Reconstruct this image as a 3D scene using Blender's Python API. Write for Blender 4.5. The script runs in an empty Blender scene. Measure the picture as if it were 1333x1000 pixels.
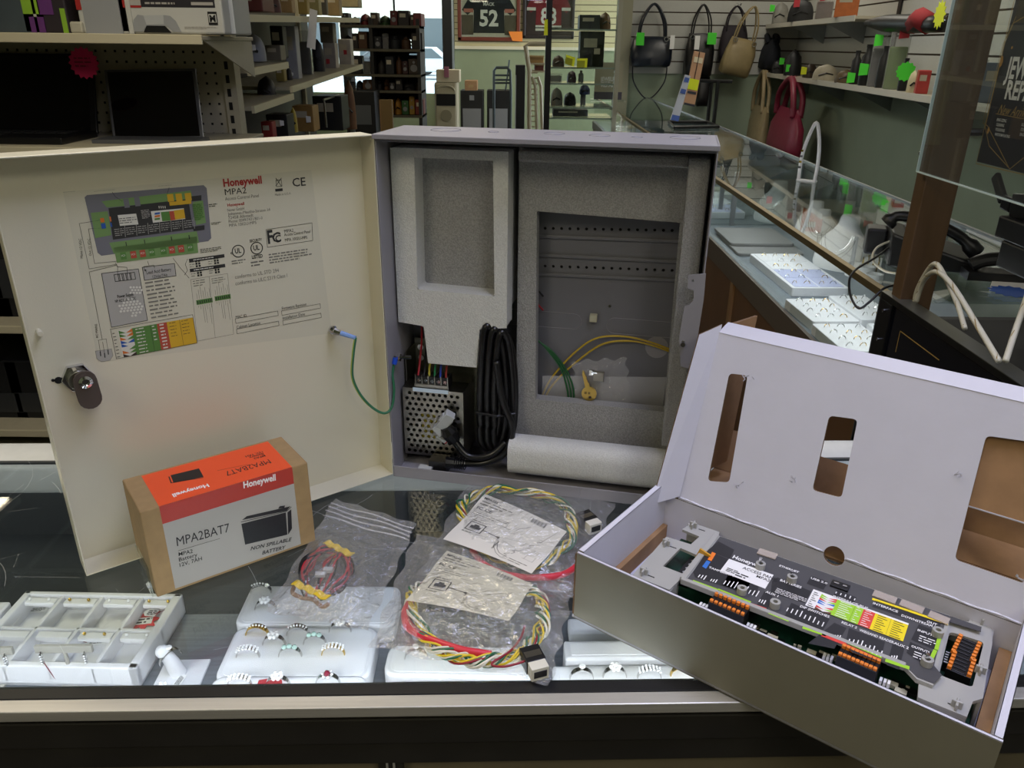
import bpy, bmesh, math, random
from mathutils import Vector, Matrix
random.seed(7)
SC = bpy.context.scene
COL = SC.collection
PI = math.pi
# ---------------------------------------------------------------- camera
F, PIT, ROL, H = 1019.0, .4096, .0118, .509      # focal length in pixels, pitch, roll, eye height over the counter glass (z = 0)
cp, sp, cr, sr = math.cos(PIT), math.sin(PIT), math.cos(ROL), math.sin(ROL)
cd = bpy.data.cameras.new('camera'); cam = bpy.data.objects.new('camera', cd); COL.objects.link(cam)
R0, U0, F0 = Vector((1, 0, 0)), Vector((0, sp, cp)), Vector((0, cp, -sp))
Rt = R0 * cr + U0 * sr; Up = U0 * cr - R0 * sr
cam.matrix_world = Matrix((( Rt.x, Up.x, -F0.x, 0), (Rt.y, Up.y, -F0.y, 0), (Rt.z, Up.z, -F0.z, H), (0, 0, 0, 1)))
cd.sensor_width = 36; cd.sensor_fit = 'HORIZONTAL'; cd.lens = F * 36 / 1333; cd.clip_start = .02; cd.clip_end = 200
SC.camera = cam
# ---------------------------------------------------------------- colour management
SC.view_settings.view_transform = 'Standard'; SC.view_settings.look = 'None'
SC.view_settings.gamma = 1; SC.view_settings.use_curve_mapping = False
SC.view_settings.exposure = 0.0
# ---------------------------------------------------------------- world
W = bpy.data.worlds.new('daylight'); SC.world = W; W.use_nodes = True
W.node_tree.nodes['Background'].inputs[0].default_value = (.82, .9, 1, 1)
W.node_tree.nodes['Background'].inputs[1].default_value = 5.0
# ---------------------------------------------------------------- maths helpers
def ray(px, py):
    a = px - 666.5; b = py - 500
    X = a * cr + b * sr; Y = -a * sr + b * cr
    u = -Y / F
    return Vector((X / F, cp + u * sp, -sp + u * cp))
def at(px, py, z=None, y=None, x=None):
    d = ray(px, py)
    t = (z - H) / d.z if z is not None else (y / d.y if y is not None else x / d.x)
    return Vector((0, 0, H)) + d * t
class Fr:
    """a thing's own frame: origin, heading"""
    def __init__(s, x, y, a, z=0): s.o = Vector((x, y, z)); s.a = a
    def m(s): return Matrix.Translation(s.o) @ Matrix.Rotation(s.a, 4, 'Z')
    def loc(s, px, py, **k):
        mi = s.m().inverted(); O = mi @ Vector((0, 0, H)); d = mi.to_3x3() @ ray(px, py)
        (n, v), = k.items(); i = 'xyz'.index(n)
        return O + d * ((v - O[i]) / d[i])
def lin(c):
    c /= 255.0
    return c / 12.92 if c <= .04045 else ((c + .055) / 1.055) ** 2.4
def hexc(h):
    return (lin(int(h[0:2], 16)), lin(int(h[2:4], 16)), lin(int(h[4:6], 16)), 1)
# ---------------------------------------------------------------- materials
MATS = {}
def mat(name, h='808080', rough=.5, metal=0, emit=0, nz=0, ns=60, bump=0, bs=200, spec=.5, coat=0, h2=None):
    if name in MATS: return MATS[name]
    m = bpy.data.materials.new(name); m.use_nodes = True; MATS[name] = m
    nt = m.node_tree; b = nt.nodes['Principled BSDF']
    b.inputs['Base Color'].default_value = hexc(h); b.inputs['Roughness'].default_value = rough
    b.inputs['Metallic'].default_value = metal; b.inputs['Specular IOR Level'].default_value = spec
    b.inputs['Coat Weight'].default_value = coat
    if emit:
        b.inputs['Emission Color'].default_value = hexc(h); b.inputs['Emission Strength'].default_value = emit
    if nz or bump or h2:
        tc = nt.nodes.new('ShaderNodeTexCoord')
    if nz or h2:
        n = nt.nodes.new('ShaderNodeTexNoise'); n.inputs['Scale'].default_value = ns; n.inputs['Detail'].default_value = 4
        nt.links.new(tc.outputs['Object'], n.inputs['Vector'])
        r = nt.nodes.new('ShaderNodeMix'); r.data_type = 'RGBA'
        c = hexc(h); c2 = hexc(h2) if h2 else tuple(x * (1 - nz) for x in c[:3]) + (1,)
        r.inputs[6].default_value = c2; r.inputs[7].default_value = c
        mr = nt.nodes.new('ShaderNodeMapRange'); mr.inputs[1].default_value = .35; mr.inputs[2].default_value = .65
        nt.links.new(n.outputs['Fac'], mr.inputs[0]); nt.links.new(mr.outputs[0], r.inputs[0])
        nt.links.new(r.outputs[2], b.inputs['Base Color'])
    if bump:
        n2 = nt.nodes.new('ShaderNodeTexNoise'); n2.inputs['Scale'].default_value = bs; n2.inputs['Detail'].default_value = 3
        nt.links.new(tc.outputs['Object'], n2.inputs['Vector'])
        bp = nt.nodes.new('ShaderNodeBump'); bp.inputs['Strength'].default_value = bump; bp.inputs['Distance'].default_value = .002
        nt.links.new(n2.outputs['Fac'], bp.inputs['Height']); nt.links.new(bp.outputs['Normal'], b.inputs['Normal'])
    return m
def brushed(name, h, rough=.35, metal=1, sc=(4, 300, 300), nz=.3, bump=.2):
    if name in MATS: return MATS[name]
    m = mat(name, h, rough, metal); nt = m.node_tree; b = nt.nodes['Principled BSDF']
    tc = nt.nodes.new('ShaderNodeTexCoord'); mp = nt.nodes.new('ShaderNodeMapping'); mp.inputs['Scale'].default_value = sc
    n = nt.nodes.new('ShaderNodeTexNoise'); n.inputs['Scale'].default_value = 1; n.inputs['Detail'].default_value = 5
    nt.links.new(tc.outputs['Object'], mp.inputs[0]); nt.links.new(mp.outputs[0], n.inputs['Vector'])
    r = nt.nodes.new('ShaderNodeMix'); r.data_type = 'RGBA'; c = hexc(h)
    r.inputs[6].default_value = tuple(x * (1 - nz) for x in c[:3]) + (1,); r.inputs[7].default_value = tuple(min(1, x * (1 + nz)) for x in c[:3]) + (1,)
    nt.links.new(n.outputs['Fac'], r.inputs[0]); nt.links.new(r.outputs[2], b.inputs['Base Color'])
    bp = nt.nodes.new('ShaderNodeBump'); bp.inputs['Strength'].default_value = bump; bp.inputs['Distance'].default_value = .001
    nt.links.new(n.outputs['Fac'], bp.inputs['Height']); nt.links.new(bp.outputs['Normal'], b.inputs['Normal'])
    return m
def glass(name, h='ffffff', ior=1.5, rough=0, bump=0, bs=30, haze=0, hz='ffffff', gloss=1.0, dark=None):
    """thin clear sheet: light passes, Fresnel reflection on top, a little milkiness where asked"""
    if name in MATS: return MATS[name]
    m = bpy.data.materials.new(name); m.use_nodes = True; MATS[name] = m; nt = m.node_tree; nt.nodes.clear()
    o = nt.nodes.new('ShaderNodeOutputMaterial'); t = nt.nodes.new('ShaderNodeBsdfTransparent'); g = nt.nodes.new('ShaderNodeBsdfGlossy')
    mx = nt.nodes.new('ShaderNodeMixShader'); fr = nt.nodes.new('ShaderNodeFresnel'); fr.inputs[0].default_value = ior
    t.inputs[0].default_value = hexc(h); g.inputs['Roughness'].default_value = rough; g.inputs['Color'].default_value = (gloss, gloss, gloss, 1)
    last = t.outputs[0]
    if haze:
        d = nt.nodes.new('ShaderNodeBsdfDiffuse'); d.inputs[0].default_value = hexc(hz); m2 = nt.nodes.new('ShaderNodeMixShader')
        m2.inputs[0].default_value = haze; nt.links.new(last, m2.inputs[1]); nt.links.new(d.outputs[0], m2.inputs[2]); last = m2.outputs[0]
    ge = nt.nodes.new('ShaderNodeNewGeometry'); ma = nt.nodes.new('ShaderNodeMath'); ma.operation = 'MULTIPLY_ADD'; ma.inputs[1].default_value = 1 / ior - ior; ma.inputs[2].default_value = ior
    nt.links.new(ge.outputs['Backfacing'], ma.inputs[0]); nt.links.new(ma.outputs[0], fr.inputs[0])
    nt.links.new(fr.outputs[0], mx.inputs[0]); nt.links.new(last, mx.inputs[1]); nt.links.new(g.outputs[0], mx.inputs[2]); nt.links.new(mx.outputs[0], o.inputs[0])
    if bump:
        tc = nt.nodes.new('ShaderNodeTexCoord'); n = nt.nodes.new('ShaderNodeTexNoise'); n.inputs['Scale'].default_value = bs; n.inputs['Detail'].default_value = 5
        n.inputs['Distortion'].default_value = 1.2
        nt.links.new(tc.outputs['Object'], n.inputs['Vector'])
        bp = nt.nodes.new('ShaderNodeBump'); bp.inputs['Strength'].default_value = bump; bp.inputs['Distance'].default_value = .006
        nt.links.new(n.outputs['Fac'], bp.inputs['Height']); nt.links.new(bp.outputs[0], fr.inputs['Normal']); nt.links.new(bp.outputs[0], g.inputs['Normal'])
    return m
# ---------------------------------------------------------------- mesh builder
class MB:
    def __init__(s): s.v = []; s.f = []; s.mi = []; s.mats = []; s.M = Matrix.Identity(4)
    def mid(s, m):
        if m not in s.mats: s.mats.append(m)
        return s.mats.index(m)
    def add(s, vs, fs, m, M=None):
        o = len(s.v); T = s.M @ M if M is not None else s.M
        s.v += [T @ Vector(v) for v in vs]; k = s.mid(m)
        for f in fs: s.f.append([i + o for i in f]); s.mi.append(k)
        return s
    def box(s, x0, x1, y0, y1, z0, z1, m, M=None):
        return s.add([(x0, y0, z0), (x1, y0, z0), (x1, y1, z0), (x0, y1, z0), (x0, y0, z1), (x1, y0, z1), (x1, y1, z1), (x0, y1, z1)],
                     [(0, 3, 2, 1), (4, 5, 6, 7), (0, 1, 5, 4), (1, 2, 6, 5), (2, 3, 7, 6), (3, 0, 4, 7)], m, M)
    def bar(s, a, b, w, t, m, up=(0, 0, 1)):
        a = Vector(a); b = Vector(b); d = (b - a).normalized(); u = Vector(up)
        if abs(d.dot(u)) > .99: u = Vector((1, 0, 0))
        r = d.cross(u).normalized(); u = r.cross(d)
        vs = []
        for p in (a, b):
            for i, j in ((-1, -1), (1, -1), (1, 1), (-1, 1)): vs.append(p + r * i * w / 2 + u * j * t / 2)
        return s.add(vs, [(0, 3, 2, 1), (4, 5, 6, 7), (0, 1, 5, 4), (1, 2, 6, 5), (2, 3, 7, 6), (3, 0, 4, 7)], m)
    def prism(s, pts, z0, z1, m, M=None):
        n = len(pts); vs = [(p[0], p[1], z0) for p in pts] + [(p[0], p[1], z1) for p in pts]
        fs = [tuple(range(n))[::-1], tuple(range(n, 2 * n))] + [(i, (i + 1) % n, n + (i + 1) % n, n + i) for i in range(n)]
        return s.add(vs, fs, m, M)
    def cyl(s, c, r, h, m, n=16, axis='z', r2=None):
        c = Vector(c); r2 = r if r2 is None else r2
        A = {'z': Matrix.Identity(4), 'y': Matrix.Rotation(-PI / 2, 4, 'X'), 'x': Matrix.Rotation(PI / 2, 4, 'Y')}[axis]
        vs = [(r * math.cos(2 * PI * i / n), r * math.sin(2 * PI * i / n), 0) for i in range(n)] + [(r2 * math.cos(2 * PI * i / n), r2 * math.sin(2 * PI * i / n), h) for i in range(n)]
        fs = [tuple(range(n))[::-1], tuple(range(n, 2 * n))] + [(i, (i + 1) % n, n + (i + 1) % n, n + i) for i in range(n)]
        return s.add(vs, fs, m, Matrix.Translation(c) @ A)
    def lathe(s, prof, m, n=16, M=None):
        vs = []; fs = []; k = len(prof)
        for i in range(n):
            a = 2 * PI * i / n
            for r, z in prof: vs.append((r * math.cos(a), r * math.sin(a), z))
        for i in range(n):
            for j in range(k - 1):
                a, b = i * k + j, ((i + 1) % n) * k + j; fs.append((a, b, b + 1, a + 1))
        return s.add(vs, fs, m, M)
    def tube(s, pts, r, m, n=6, closed=False, caps=True):
        P = [Vector(p) for p in pts]; k = len(P)
        if k < 2: return s
        rr = r if isinstance(r, (list, tuple)) else [r] * k
        vs = []; fs = []; u = None
        for i in range(k):
            if closed: d = P[(i + 1) % k] - P[i - 1]
            else: d = P[min(i + 1, k - 1)] - P[max(i - 1, 0)]
            if d.length < 1e-9: d = Vector((0, 0, 1))
            d.normalize()
            if u is None:
                u = Vector((0, 0, 1)) if abs(d.z) < .9 else Vector((1, 0, 0))
            u = u - d * u.dot(d)
            if u.length < 1e-6: u = d.orthogonal()
            u.normalize(); w = d.cross(u)
            for j in range(n):
                a = 2 * PI * j / n; vs.append(P[i] + (u * math.cos(a) + w * math.sin(a)) * rr[i])
        for i in range(k if closed else k - 1):
            for j in range(n):
                a = i * n + j; b = i * n + (j + 1) % n; c = ((i + 1) % k) * n + (j + 1) % n; d_ = ((i + 1) % k) * n + j
                fs.append((a, b, c, d_))
        if not closed and caps: fs += [tuple(range(n))[::-1], tuple(range((k - 1) * n, k * n))]
        return s.add(vs, fs, m)
    def ball(s, c, r, m, n=10, sx=1, sy=1, sz=1):
        k = max(4, n // 2 + 1)
        prof = [(max(r * math.sin(PI * j / k), 1e-5), -r * math.cos(PI * j / k)) for j in range(k + 1)]
        return s.lathe(prof, m, n, Matrix.Translation(Vector(c)) @ Matrix.Diagonal((sx, sy, sz, 1)))
    def mesh(s, me, m, M=None):
        return s.add([v.co.copy() for v in me.vertices], [tuple(p.vertices) for p in me.polygons], m, M)
    def build(s, name, parent=None, smooth=False, bev=0, sub=0, seg=2, solid=0):
        me = bpy.data.meshes.new(name); me.from_pydata([tuple(v) for v in s.v], [], s.f)
        for m in s.mats: me.materials.append(m)
        me.polygons.foreach_set('material_index', s.mi); me.update()
        bm = bmesh.new(); bm.from_mesh(me); bmesh.ops.recalc_face_normals(bm, faces=bm.faces) if not solid else None; bm.to_mesh(me); bm.free()
        o = bpy.data.objects.new(name, me); COL.objects.link(o)
        if smooth is True: me.polygons.foreach_set('use_smooth', [True] * len(me.polygons))
        elif smooth:
            me.polygons.foreach_set('use_smooth', [True] * len(me.polygons)); me.set_sharp_from_angle(angle=math.radians(smooth))
        if parent is not None: o.parent = parent
        if solid:
            q = o.modifiers.new('s', 'SOLIDIFY'); q.thickness = solid; q.offset = 0
        if bev:
            q = o.modifiers.new('b', 'BEVEL'); q.width = bev; q.segments = seg; q.limit_method = 'ANGLE'; q.angle_limit = math.radians(40)
        if sub:
            q = o.modifiers.new('d', 'SUBSURF'); q.levels = sub; q.render_levels = sub
        return o
def tag(o, label=None, cat=None, group=None, kind=None):
    if label: o['label'] = label
    if cat: o['category'] = cat
    if group: o['group'] = group
    if kind: o['kind'] = kind
    return o
def thing(name, label, cat, loc=(0, 0, 0), rz=0, group=None):
    o = bpy.data.objects.new(name, None); COL.objects.link(o); o.location = loc; o.rotation_euler = (0, 0, rz); o.empty_display_size = .05
    return tag(o, label, cat, group)
def fthing(name, label, cat, fr, group=None): return thing(name, label, cat, fr.o, fr.a, group)
def struct(mb, name, **k): o = mb.build(name, **k); o['kind'] = 'structure'; return o
def dup(src, loc, rz=None, label=None, group=None):
    r = src.copy(); COL.objects.link(r); r.location = loc
    if rz is not None: r.rotation_euler = (r.rotation_euler[0], r.rotation_euler[1], rz)
    if label: r['label'] = label
    if group: r['group'] = group
    def kids(a, b):
        for c in list(a.children):
            d = c.copy(); COL.objects.link(d); d.parent = b; kids(c, d)
    kids(src, r)
    return r
def smoothpath(pts, n=8, closed=False):
    P = [Vector(p) for p in pts]; out = []; k = len(P)
    for i in range(k if closed else k - 1):
        if closed: a, b, c, d = P[i - 1], P[i], P[(i + 1) % k], P[(i + 2) % k]
        else: a, b, c, d = P[max(i - 1, 0)], P[i], P[i + 1], P[min(i + 2, k - 1)]
        for j in range(n):
            t = j / n
            out.append(.5 * ((2 * b) + (c - a) * t + (2 * a - 5 * b + 4 * c - d) * t * t + (3 * b - a - 3 * c + d) * t ** 3))
    if not closed: out.append(P[-1])
    return out
def rrect(x0, x1, y0, y1, r, n=4):
    out = []
    for cx, cy, a in ((x1 - r, y1 - r, 0), (x0 + r, y1 - r, 90), (x0 + r, y0 + r, 180), (x1 - r, y0 + r, 270)):
        for i in range(n + 1):
            t = math.radians(a + 90 * i / n); out.append((cx + r * math.cos(t), cy + r * math.sin(t)))
    return out
def circ(cx, cy, r, n=12, ry=None):
    return [(cx + r * math.cos(2 * PI * i / n), cy + (ry or r) * math.sin(2 * PI * i / n)) for i in range(n)]
def plate(outline, holes, th):
    """flat sheet with holes, returned as a mesh in its own xy plane, thickness th centred on z = 0"""
    cu = bpy.data.curves.new('t', 'CURVE'); cu.dimensions = '2D'; cu.fill_mode = 'BOTH'; cu.extrude = th / 2
    for L in [outline] + holes:
        s = cu.splines.new('POLY'); s.points.add(len(L) - 1)
        for p, q in zip(s.points, L): p.co = (q[0], q[1], 0, 1)
        s.use_cyclic_u = True
    o = bpy.data.objects.new('t', cu); COL.objects.link(o)
    me = bpy.data.meshes.new_from_object(o.evaluated_get(bpy.context.evaluated_depsgraph_get()))
    bpy.data.objects.remove(o); bpy.data.curves.remove(cu)
    return me
XZ = Matrix(((1, 0, 0, 0), (0, 0, 1, 0), (0, 1, 0, 0), (0, 0, 0, 1)))      # (u, v, w) -> x = u, y = w, z = v
TXT = {}
def textmesh(s, bold=0):
    if (s, bold) not in TXT:
        cu = bpy.data.curves.new('t', 'FONT'); cu.body = s; cu.size = 1; cu.offset = bold; cu.resolution_u = 2
        o = bpy.data.objects.new('t', cu); COL.objects.link(o)
        me = bpy.data.meshes.new_from_object(o.evaluated_get(bpy.context.evaluated_depsgraph_get()))
        bpy.data.objects.remove(o); bpy.data.curves.remove(cu)
        xs = [v.co.x for v in me.vertices] or [0, 1]
        TXT[(s, bold)] = (me, min(xs), max(xs))
    return TXT[(s, bold)]
class Art(MB):
    """print on a flat face: origin O, right U, up V, outward normal N (thing-local), optional pixel lookup"""
    def __init__(s, O, U, V, fr=None, lift=.0002):
        super().__init__(); s.O = Vector(O); s.U = Vector(U).normalized(); s.V = Vector(V).normalized(); s.N = s.U.cross(s.V); s.fr = fr; s.k = lift; s.lay = 1
    def P(s, u, v, l=None): return s.O + s.U * u + s.V * v + s.N * s.k * (s.lay if l is None else l)
    def px(s, x, y):
        mi = s.fr.m().inverted(); O = mi @ Vector((0, 0, H)); d = mi.to_3x3() @ ray(x, y)
        p = O + d * ((s.O - O).dot(s.N) / d.dot(s.N)) - s.O
        return (p.dot(s.U), p.dot(s.V))
    def poly(s, pts, m, l=None): return s.add([s.P(u, v, l) for u, v in pts], [tuple(range(len(pts)))], m)
    def rect(s, u0, v0, u1, v1, m, l=None): return s.poly([(u0, v0), (u1, v0), (u1, v1), (u0, v1)], m, l)
    def line(s, pts, w, m, l=None, closed=False):
        if closed: pts = list(pts) + [pts[0]]
        for a, b in zip(pts, pts[1:]):
            d = Vector((b[0] - a[0], b[1] - a[1]))
            if d.length < 1e-9: continue
            d.normalize(); n = Vector((-d.y, d.x)) * w / 2; e = d * w / 2
            s.poly([(a[0] - n.x - e.x, a[1] - n.y - e.y), (b[0] - n.x + e.x, b[1] - n.y + e.y), (b[0] + n.x + e.x, b[1] + n.y + e.y), (a[0] + n.x - e.x, a[1] + n.y - e.y)], m, l)
        return s
    def frame(s, u0, v0, u1, v1, w, m, l=None): return s.line([(u0, v0), (u1, v0), (u1, v1), (u0, v1)], w, m, l, True)
    def text(s, t, u, v, h, m, w=None, bold=0, l=None, rot=0, ital=0, cen=False):
        me, x0, x1 = textmesh(t, bold); h = h / .7
        sx = (w / max(x1 - x0, 1e-6)) if w else h
        c, q = math.cos(rot), math.sin(rot); vs = []
        off = (x1 - x0) * sx / 2 if cen else 0
        for p in me.vertices:
            a = (p.co.x - x0) * sx + p.co.y * h * ital - off; b = p.co.y * h
            vs.append(s.P(u + a * c - b * q, v + a * q + b * c, l))
        return s.add(vs, [tuple(p.vertices) for p in me.polygons], m)
    def greek(s, u0, v0, u1, v1, n, m, seed=1, fill=.45, l=None):
        """lines of print too small to read in the photograph, as rows of short word strokes"""
        rnd = random.Random(seed); dv = (v1 - v0) / n
        for i in range(n):
            v = v1 - dv * (i + .5); u = u0; e = u0 + (u1 - u0) * (1 if i < n - 1 else .75) * rnd.uniform(.88, 1)
            while u < e:
                w = abs(dv) * rnd.uniform(.6, 2.6); w = min(w, e - u)
                s.rect(u, v - abs(dv) * fill / 2, u + w, v + abs(dv) * fill / 2, m, l); u += w + abs(dv) * .35
        return s
# ---------------------------------------------------------------- lights of the place
def area(name, loc, sx, sy, power, col, rot=(0, 0, 0), spread=180):
    l = bpy.data.lights.new(name, 'AREA'); l.shape = 'RECTANGLE'; l.size = sx; l.size_y = sy; l.energy = power; l.color = col; l.spread = math.radians(spread)
    o = bpy.data.objects.new(name, l); COL.objects.link(o); o.location = loc; o.rotation_euler = rot; return o
WARM = (1, .91, .68); COOL = (.64, .67, 1.0); NEUT = (1, .96, .82)
CEIL = 1.85; FLOOR = -1.0
TROFF = [(-1.25, -1.2, 16, WARM), (.9, -1.2, 12, NEUT), (-.85, 1.35, 16, WARM), (-3.35, 3.57, 9, WARM), (.5, .45, 19, COOL), (1.9, 4.95, 15, NEUT), (-1.2, 5.2, 9, WARM), (2.2, 7.6, 7, NEUT), (-.4, 8.6, 11, WARM), (-1.2, 12.0, 13, WARM), (1.2, 12.0, 16, WARM)]
def troffer(x, y, p, c, i):
    t = thing('ceiling_light', 'recessed rectangular ceiling light with a milky lens', 'ceiling light', (x, y, CEIL), 0, 'ceiling lights of the shop')
    if x < -3: t.rotation_euler.z = PI / 2; t.scale = (.45, 1, 1)
    fr = mat('white enamel', 'E8E8E4', .4); lens = mat('lamp lens %d' % i, {WARM: 'FFE8C8', COOL: 'DDE2FF', NEUT: 'FFF4E4'}[c], .5, emit=2.2)
    a = MB(); a.box(-.33, .33, -.63, -.6, -.03, 0, fr); a.box(-.33, .33, .6, .63, -.03, 0, fr); a.box(-.33, -.3, -.6, .6, -.03, 0, fr); a.box(.3, .33, -.6, .6, -.03, 0, fr); a.build('frame', t)
    b = MB(); b.box(-.3, .3, -.6, .6, -.012, -.004, lens); b.build('lens', t)
    area('ceiling_lamp', (x, y, CEIL - .04), .25 if x < -3 else .58, 1.18, p, c, (0, 0, PI / 2 if x < -3 else 0))
for i, a in enumerate(TROFF): troffer(*a, i)
# ---------------------------------------------------------------- room shell
m_green = mat('sage green wall paint', '97A590', .75, nz=.08, ns=3)
m_green2 = mat('pale sage wall paint', '8E9876', .75, nz=.06, ns=3)
m_floor = mat('dark shop carpet', '3A3632', .9, nz=.3, ns=40)
m_ceil = mat('ceiling tile', 'C9C7BE', .9, nz=.08, ns=30)
m_slat = mat('cream slatwall', 'C2C2BC', .5, nz=.04)
m_slatw = mat('warm slatwall', 'C6BB8E', .5, nz=.04)
m_groove = mat('slatwall groove', '4A3B2C', .8)
m_white = mat('white enamel', 'E8E8E4', .4)
a = MB(); a.box(-6, 4, -3, 14.2, FLOOR - .1, FLOOR, m_floor); struct(a, 'floor')
a = MB(); a.box(-6, 4, -3, 14.2, CEIL, CEIL + .1, m_ceil)
struct(a, 'ceiling')
a = MB()
for i in range(17): a.box(-6, 4, -3 + i * 1.22 - .012, -3 + i * 1.22 + .012, CEIL - .006, CEIL - .0005, m_white)
for i in range(17): a.box(-6 + i * .61 - .012, -6 + i * .61 + .012, -3, 14.2, CEIL - .006, CEIL - .0005, m_white)
struct(a, 'trim_1')
a = MB(); a.box(-6.1, -6, -3, 14.2, FLOOR, CEIL, m_green2); struct(a, 'wall_left')
a = MB(); a.box(-6, 4, -3.1, -3, FLOOR, CEIL, m_green2); struct(a, 'wall_back')
# right wall: painted below, slatwall above; it runs a little toward the counter as it comes nearer
RW0 = Vector((2.97, 9.0)); RW1 = Vector((2.45, 1.2))
RWd = (RW1 - RW0); RWL = RWd.length; RWa = math.atan2(RWd.y, RWd.x)
RW = Fr(RW0.x, RW0.y, RWa)                        # local x runs toward the camera, -y... room side found below
SLZ = .24                                          # bottom of the slatwall
a = MB(); a.box(0, RWL + 4.4, 0, .1, FLOOR, CEIL, m_green); o = struct(a, 'wall_right'); o.matrix_world = RW.m()
def slats(name, x0, x1, y, z0, z1, step, thick, mp, mg, side=-1, grow=.006):
    a = MB(); a.box(x0, x1, y, y + side * thick * .4, z0, z1, mg)
    z = z0
    while z < z1 - .01:
        a.box(x0, x1, y, y + side * thick, z + (grow if z > z0 else 0), min(z + step - grow, z1), mp); z += step
    return struct(a, name)
o = slats('trim_2', 0, RWL + 4.4, 0, SLZ, CEIL, .118, .018, m_slat, m_groove, -1); o.matrix_world = RW.m()
# end wall with the handbags
a = MB(); a.box(1.2, 3.1, 9.0, 9.12, FLOOR, CEIL, m_green); struct(a, 'wall_end')
slats('trim_3', 1.2, 2.97, 9.0, SLZ, CEIL, .118, .018, m_slat, m_groove, -1)
a = MB(); a.box(1.06, 1.2, 8.94, 9.16, FLOOR, CEIL, mat('beige end trim', '9E9C86', .6)); struct(a, 'trim_4')
# far shop front
FY = 14.0
fx = lambda px, py=60: at(px, py, y=FY).x
fz = lambda py, px=620: at(px, py, y=FY).z
wl, wr, wt = fx(380), fx(577), 1.6
wz0 = fz(122, 560)
a = MB(); a.box(fx(590), 4, FY, FY + .15, FLOOR, CEIL, m_green2); a.box(-6, wl, FY, FY + .15, FLOOR, CEIL, m_green2); a.box(wl, wr, FY, FY + .15, wt, CEIL, m_green2)
a.box(wl, wr, FY, FY + .15, FLOOR, wz0, m_green2); struct(a, 'wall_front')
slats('trim_5', fx(592), 3.2, FY, fz(62), CEIL, .093, .015, m_slatw, m_groove, -1, .005)
a = MB(); a.box(fx(592), fx(800), FY - .05, FY - .015, fz(64), fz(60), mat('cream rail', 'D8D0B4', .5)); struct(a, 'trim_6')
bl = mat('black door frame', '0A0A0B', .5)
a = MB(); a.box(wr, fx(589), FY - .12, FY + .16, FLOOR, CEIL, bl); a.box(wl - .05, wl, FY - .02, FY + .16, wz0, wt, bl); a.box(wl, wr, FY + .02, FY + .1, wt - .05, wt, bl); a.box(fx(588), fx(591.5), FY - .1, FY - .02, -.2, CEIL, mat('brushed channel', 'B8C4CE', .35, .8)); struct(a, 'trim_7')
a = MB(); a.box(wl, wr, FY + .05, FY + .058, wz0, wt, glass('window glass', 'F0F6F4')); struct(a, 'window_1')
a = MB(); a.bar((fx(515), FY + .02, wz0), (fx(515), FY + .02, wt), .02, .03, bl); struct(a, 'window_2')
# street outside
OUT = thing
a = MB(); a.box(-60, 60, 14.2, 90, -1.2, -1.1, mat('pale asphalt', 'A8AEB4', .9, nz=.15, ns=1)); struct(a, 'floor_street')
a = MB(); a.box(-12, 8, 22.5, 25, -1.1, -1.02, mat('verge grass', '7FA05A', .9, nz=.3, ns=3)); tag(a.build('grass_verge'), 'green grass verge beyond the shop window', 'grass', kind='stuff')
# building across the street
t = thing('shop_building', 'cream building with a curved awning seen through the window', 'building', (-5, 60, -1.1))
a = MB(); a.box(-16, 14, 0, 8, 0, 8, mat('cream stucco', 'D8D2C0', .8)); a.build('wall', t)
a = MB(); pts = [(-9 + i, -2 + 0, 5.2 + 1.6 * math.sin(PI * i / 18)) for i in range(19)]
a.add([p for p in pts] + [(p[0], 0, p[2]) for p in pts], [(i, i + 1, 20 + i, 19 + i) for i in range(18)], mat('grey awning', '8E8C86', .7)); a.build('awning', t)
for i in range(7): a = MB(); a.box(-14 + i * 4, -11.4 + i * 4, -.06, 0, .6, 3.2, mat('dark shop glass', '4A5458', .2)); a.build('window', t)
a = MB(); a.box(2.2, 3.4, -.5, -.3, 3.6, 9, mat('red sign board', 'C23A3A', .6)); a.build('sign_board', t)
def car(x, y, h, label):
    t = thing('parked_car', label, 'car', (x, y, -1.1)); b = mat('car paint ' + h, h, .3, coat=.5); g = mat('dark shop glass'); k = mat('tyre rubber', '151515', .8)
    a = MB(); a.prism([(-2.2, .35), (2.2, .35), (2.25, .8), (1.3, .95), (.7, 1.45), (-1.2, 1.45), (-1.9, .95), (-2.25, .85)], -.85, .85, b, XZ); a.build('body', t, bev=.05)
    a = MB(); a.prism([(1.15, .95), (.62, 1.38), (-1.1, 1.38), (-1.7, .95)], -.87, .87, g, XZ); a.build('glazing', t)
    for sx in (-1.4, 1.4):
        for sy in (-.88, .68):
            a = MB(); a.cyl((sx, sy, .33), .33, .2, k, axis='y'); a.build('wheel', t)
car(-6.3, 46, '2E3338', 'dark parked car seen through the shop window'); car(-4.6, 41, 'B9BDC0', 'silver parked car nearer the shop window')
# ---------------------------------------------------------------- front display counter
CT = Fr(0, .517, .0328)
m_alu = brushed('scratched aluminium', 'C9C6BC', .42, .6, (3, 120, 200), .35, .3)
m_brz = mat('dark bronze frame', '34322E', .42, .3, nz=.2, ns=20)
m_blk = mat('black rubber seal', '0B0B0C', .45)
m_tan = mat('tan panel', '6E6550', .6, nz=.12, ns=8)
m_lam = brushed('grey brushed laminate', '5C6066', .35, .25, (5, 220, 220), .45, .1)
m_rail = mat('off white rail', 'C9CBC6', .35, nz=.05)
SZ = -.112                                        # display deck under the glass
cx0, cx1 = -.95, .80
counter = fthing('display_counter', 'glass-topped jewellery counter with an aluminium front rail under the open panel', 'display counter', CT)
g_top = glass('counter glass', 'F4F8F8', 1.45)
a = MB(); a.box(cx0, cx1, .004, .395, -.006, 0, g_top); top = a.build('glass_top', counter)
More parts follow.
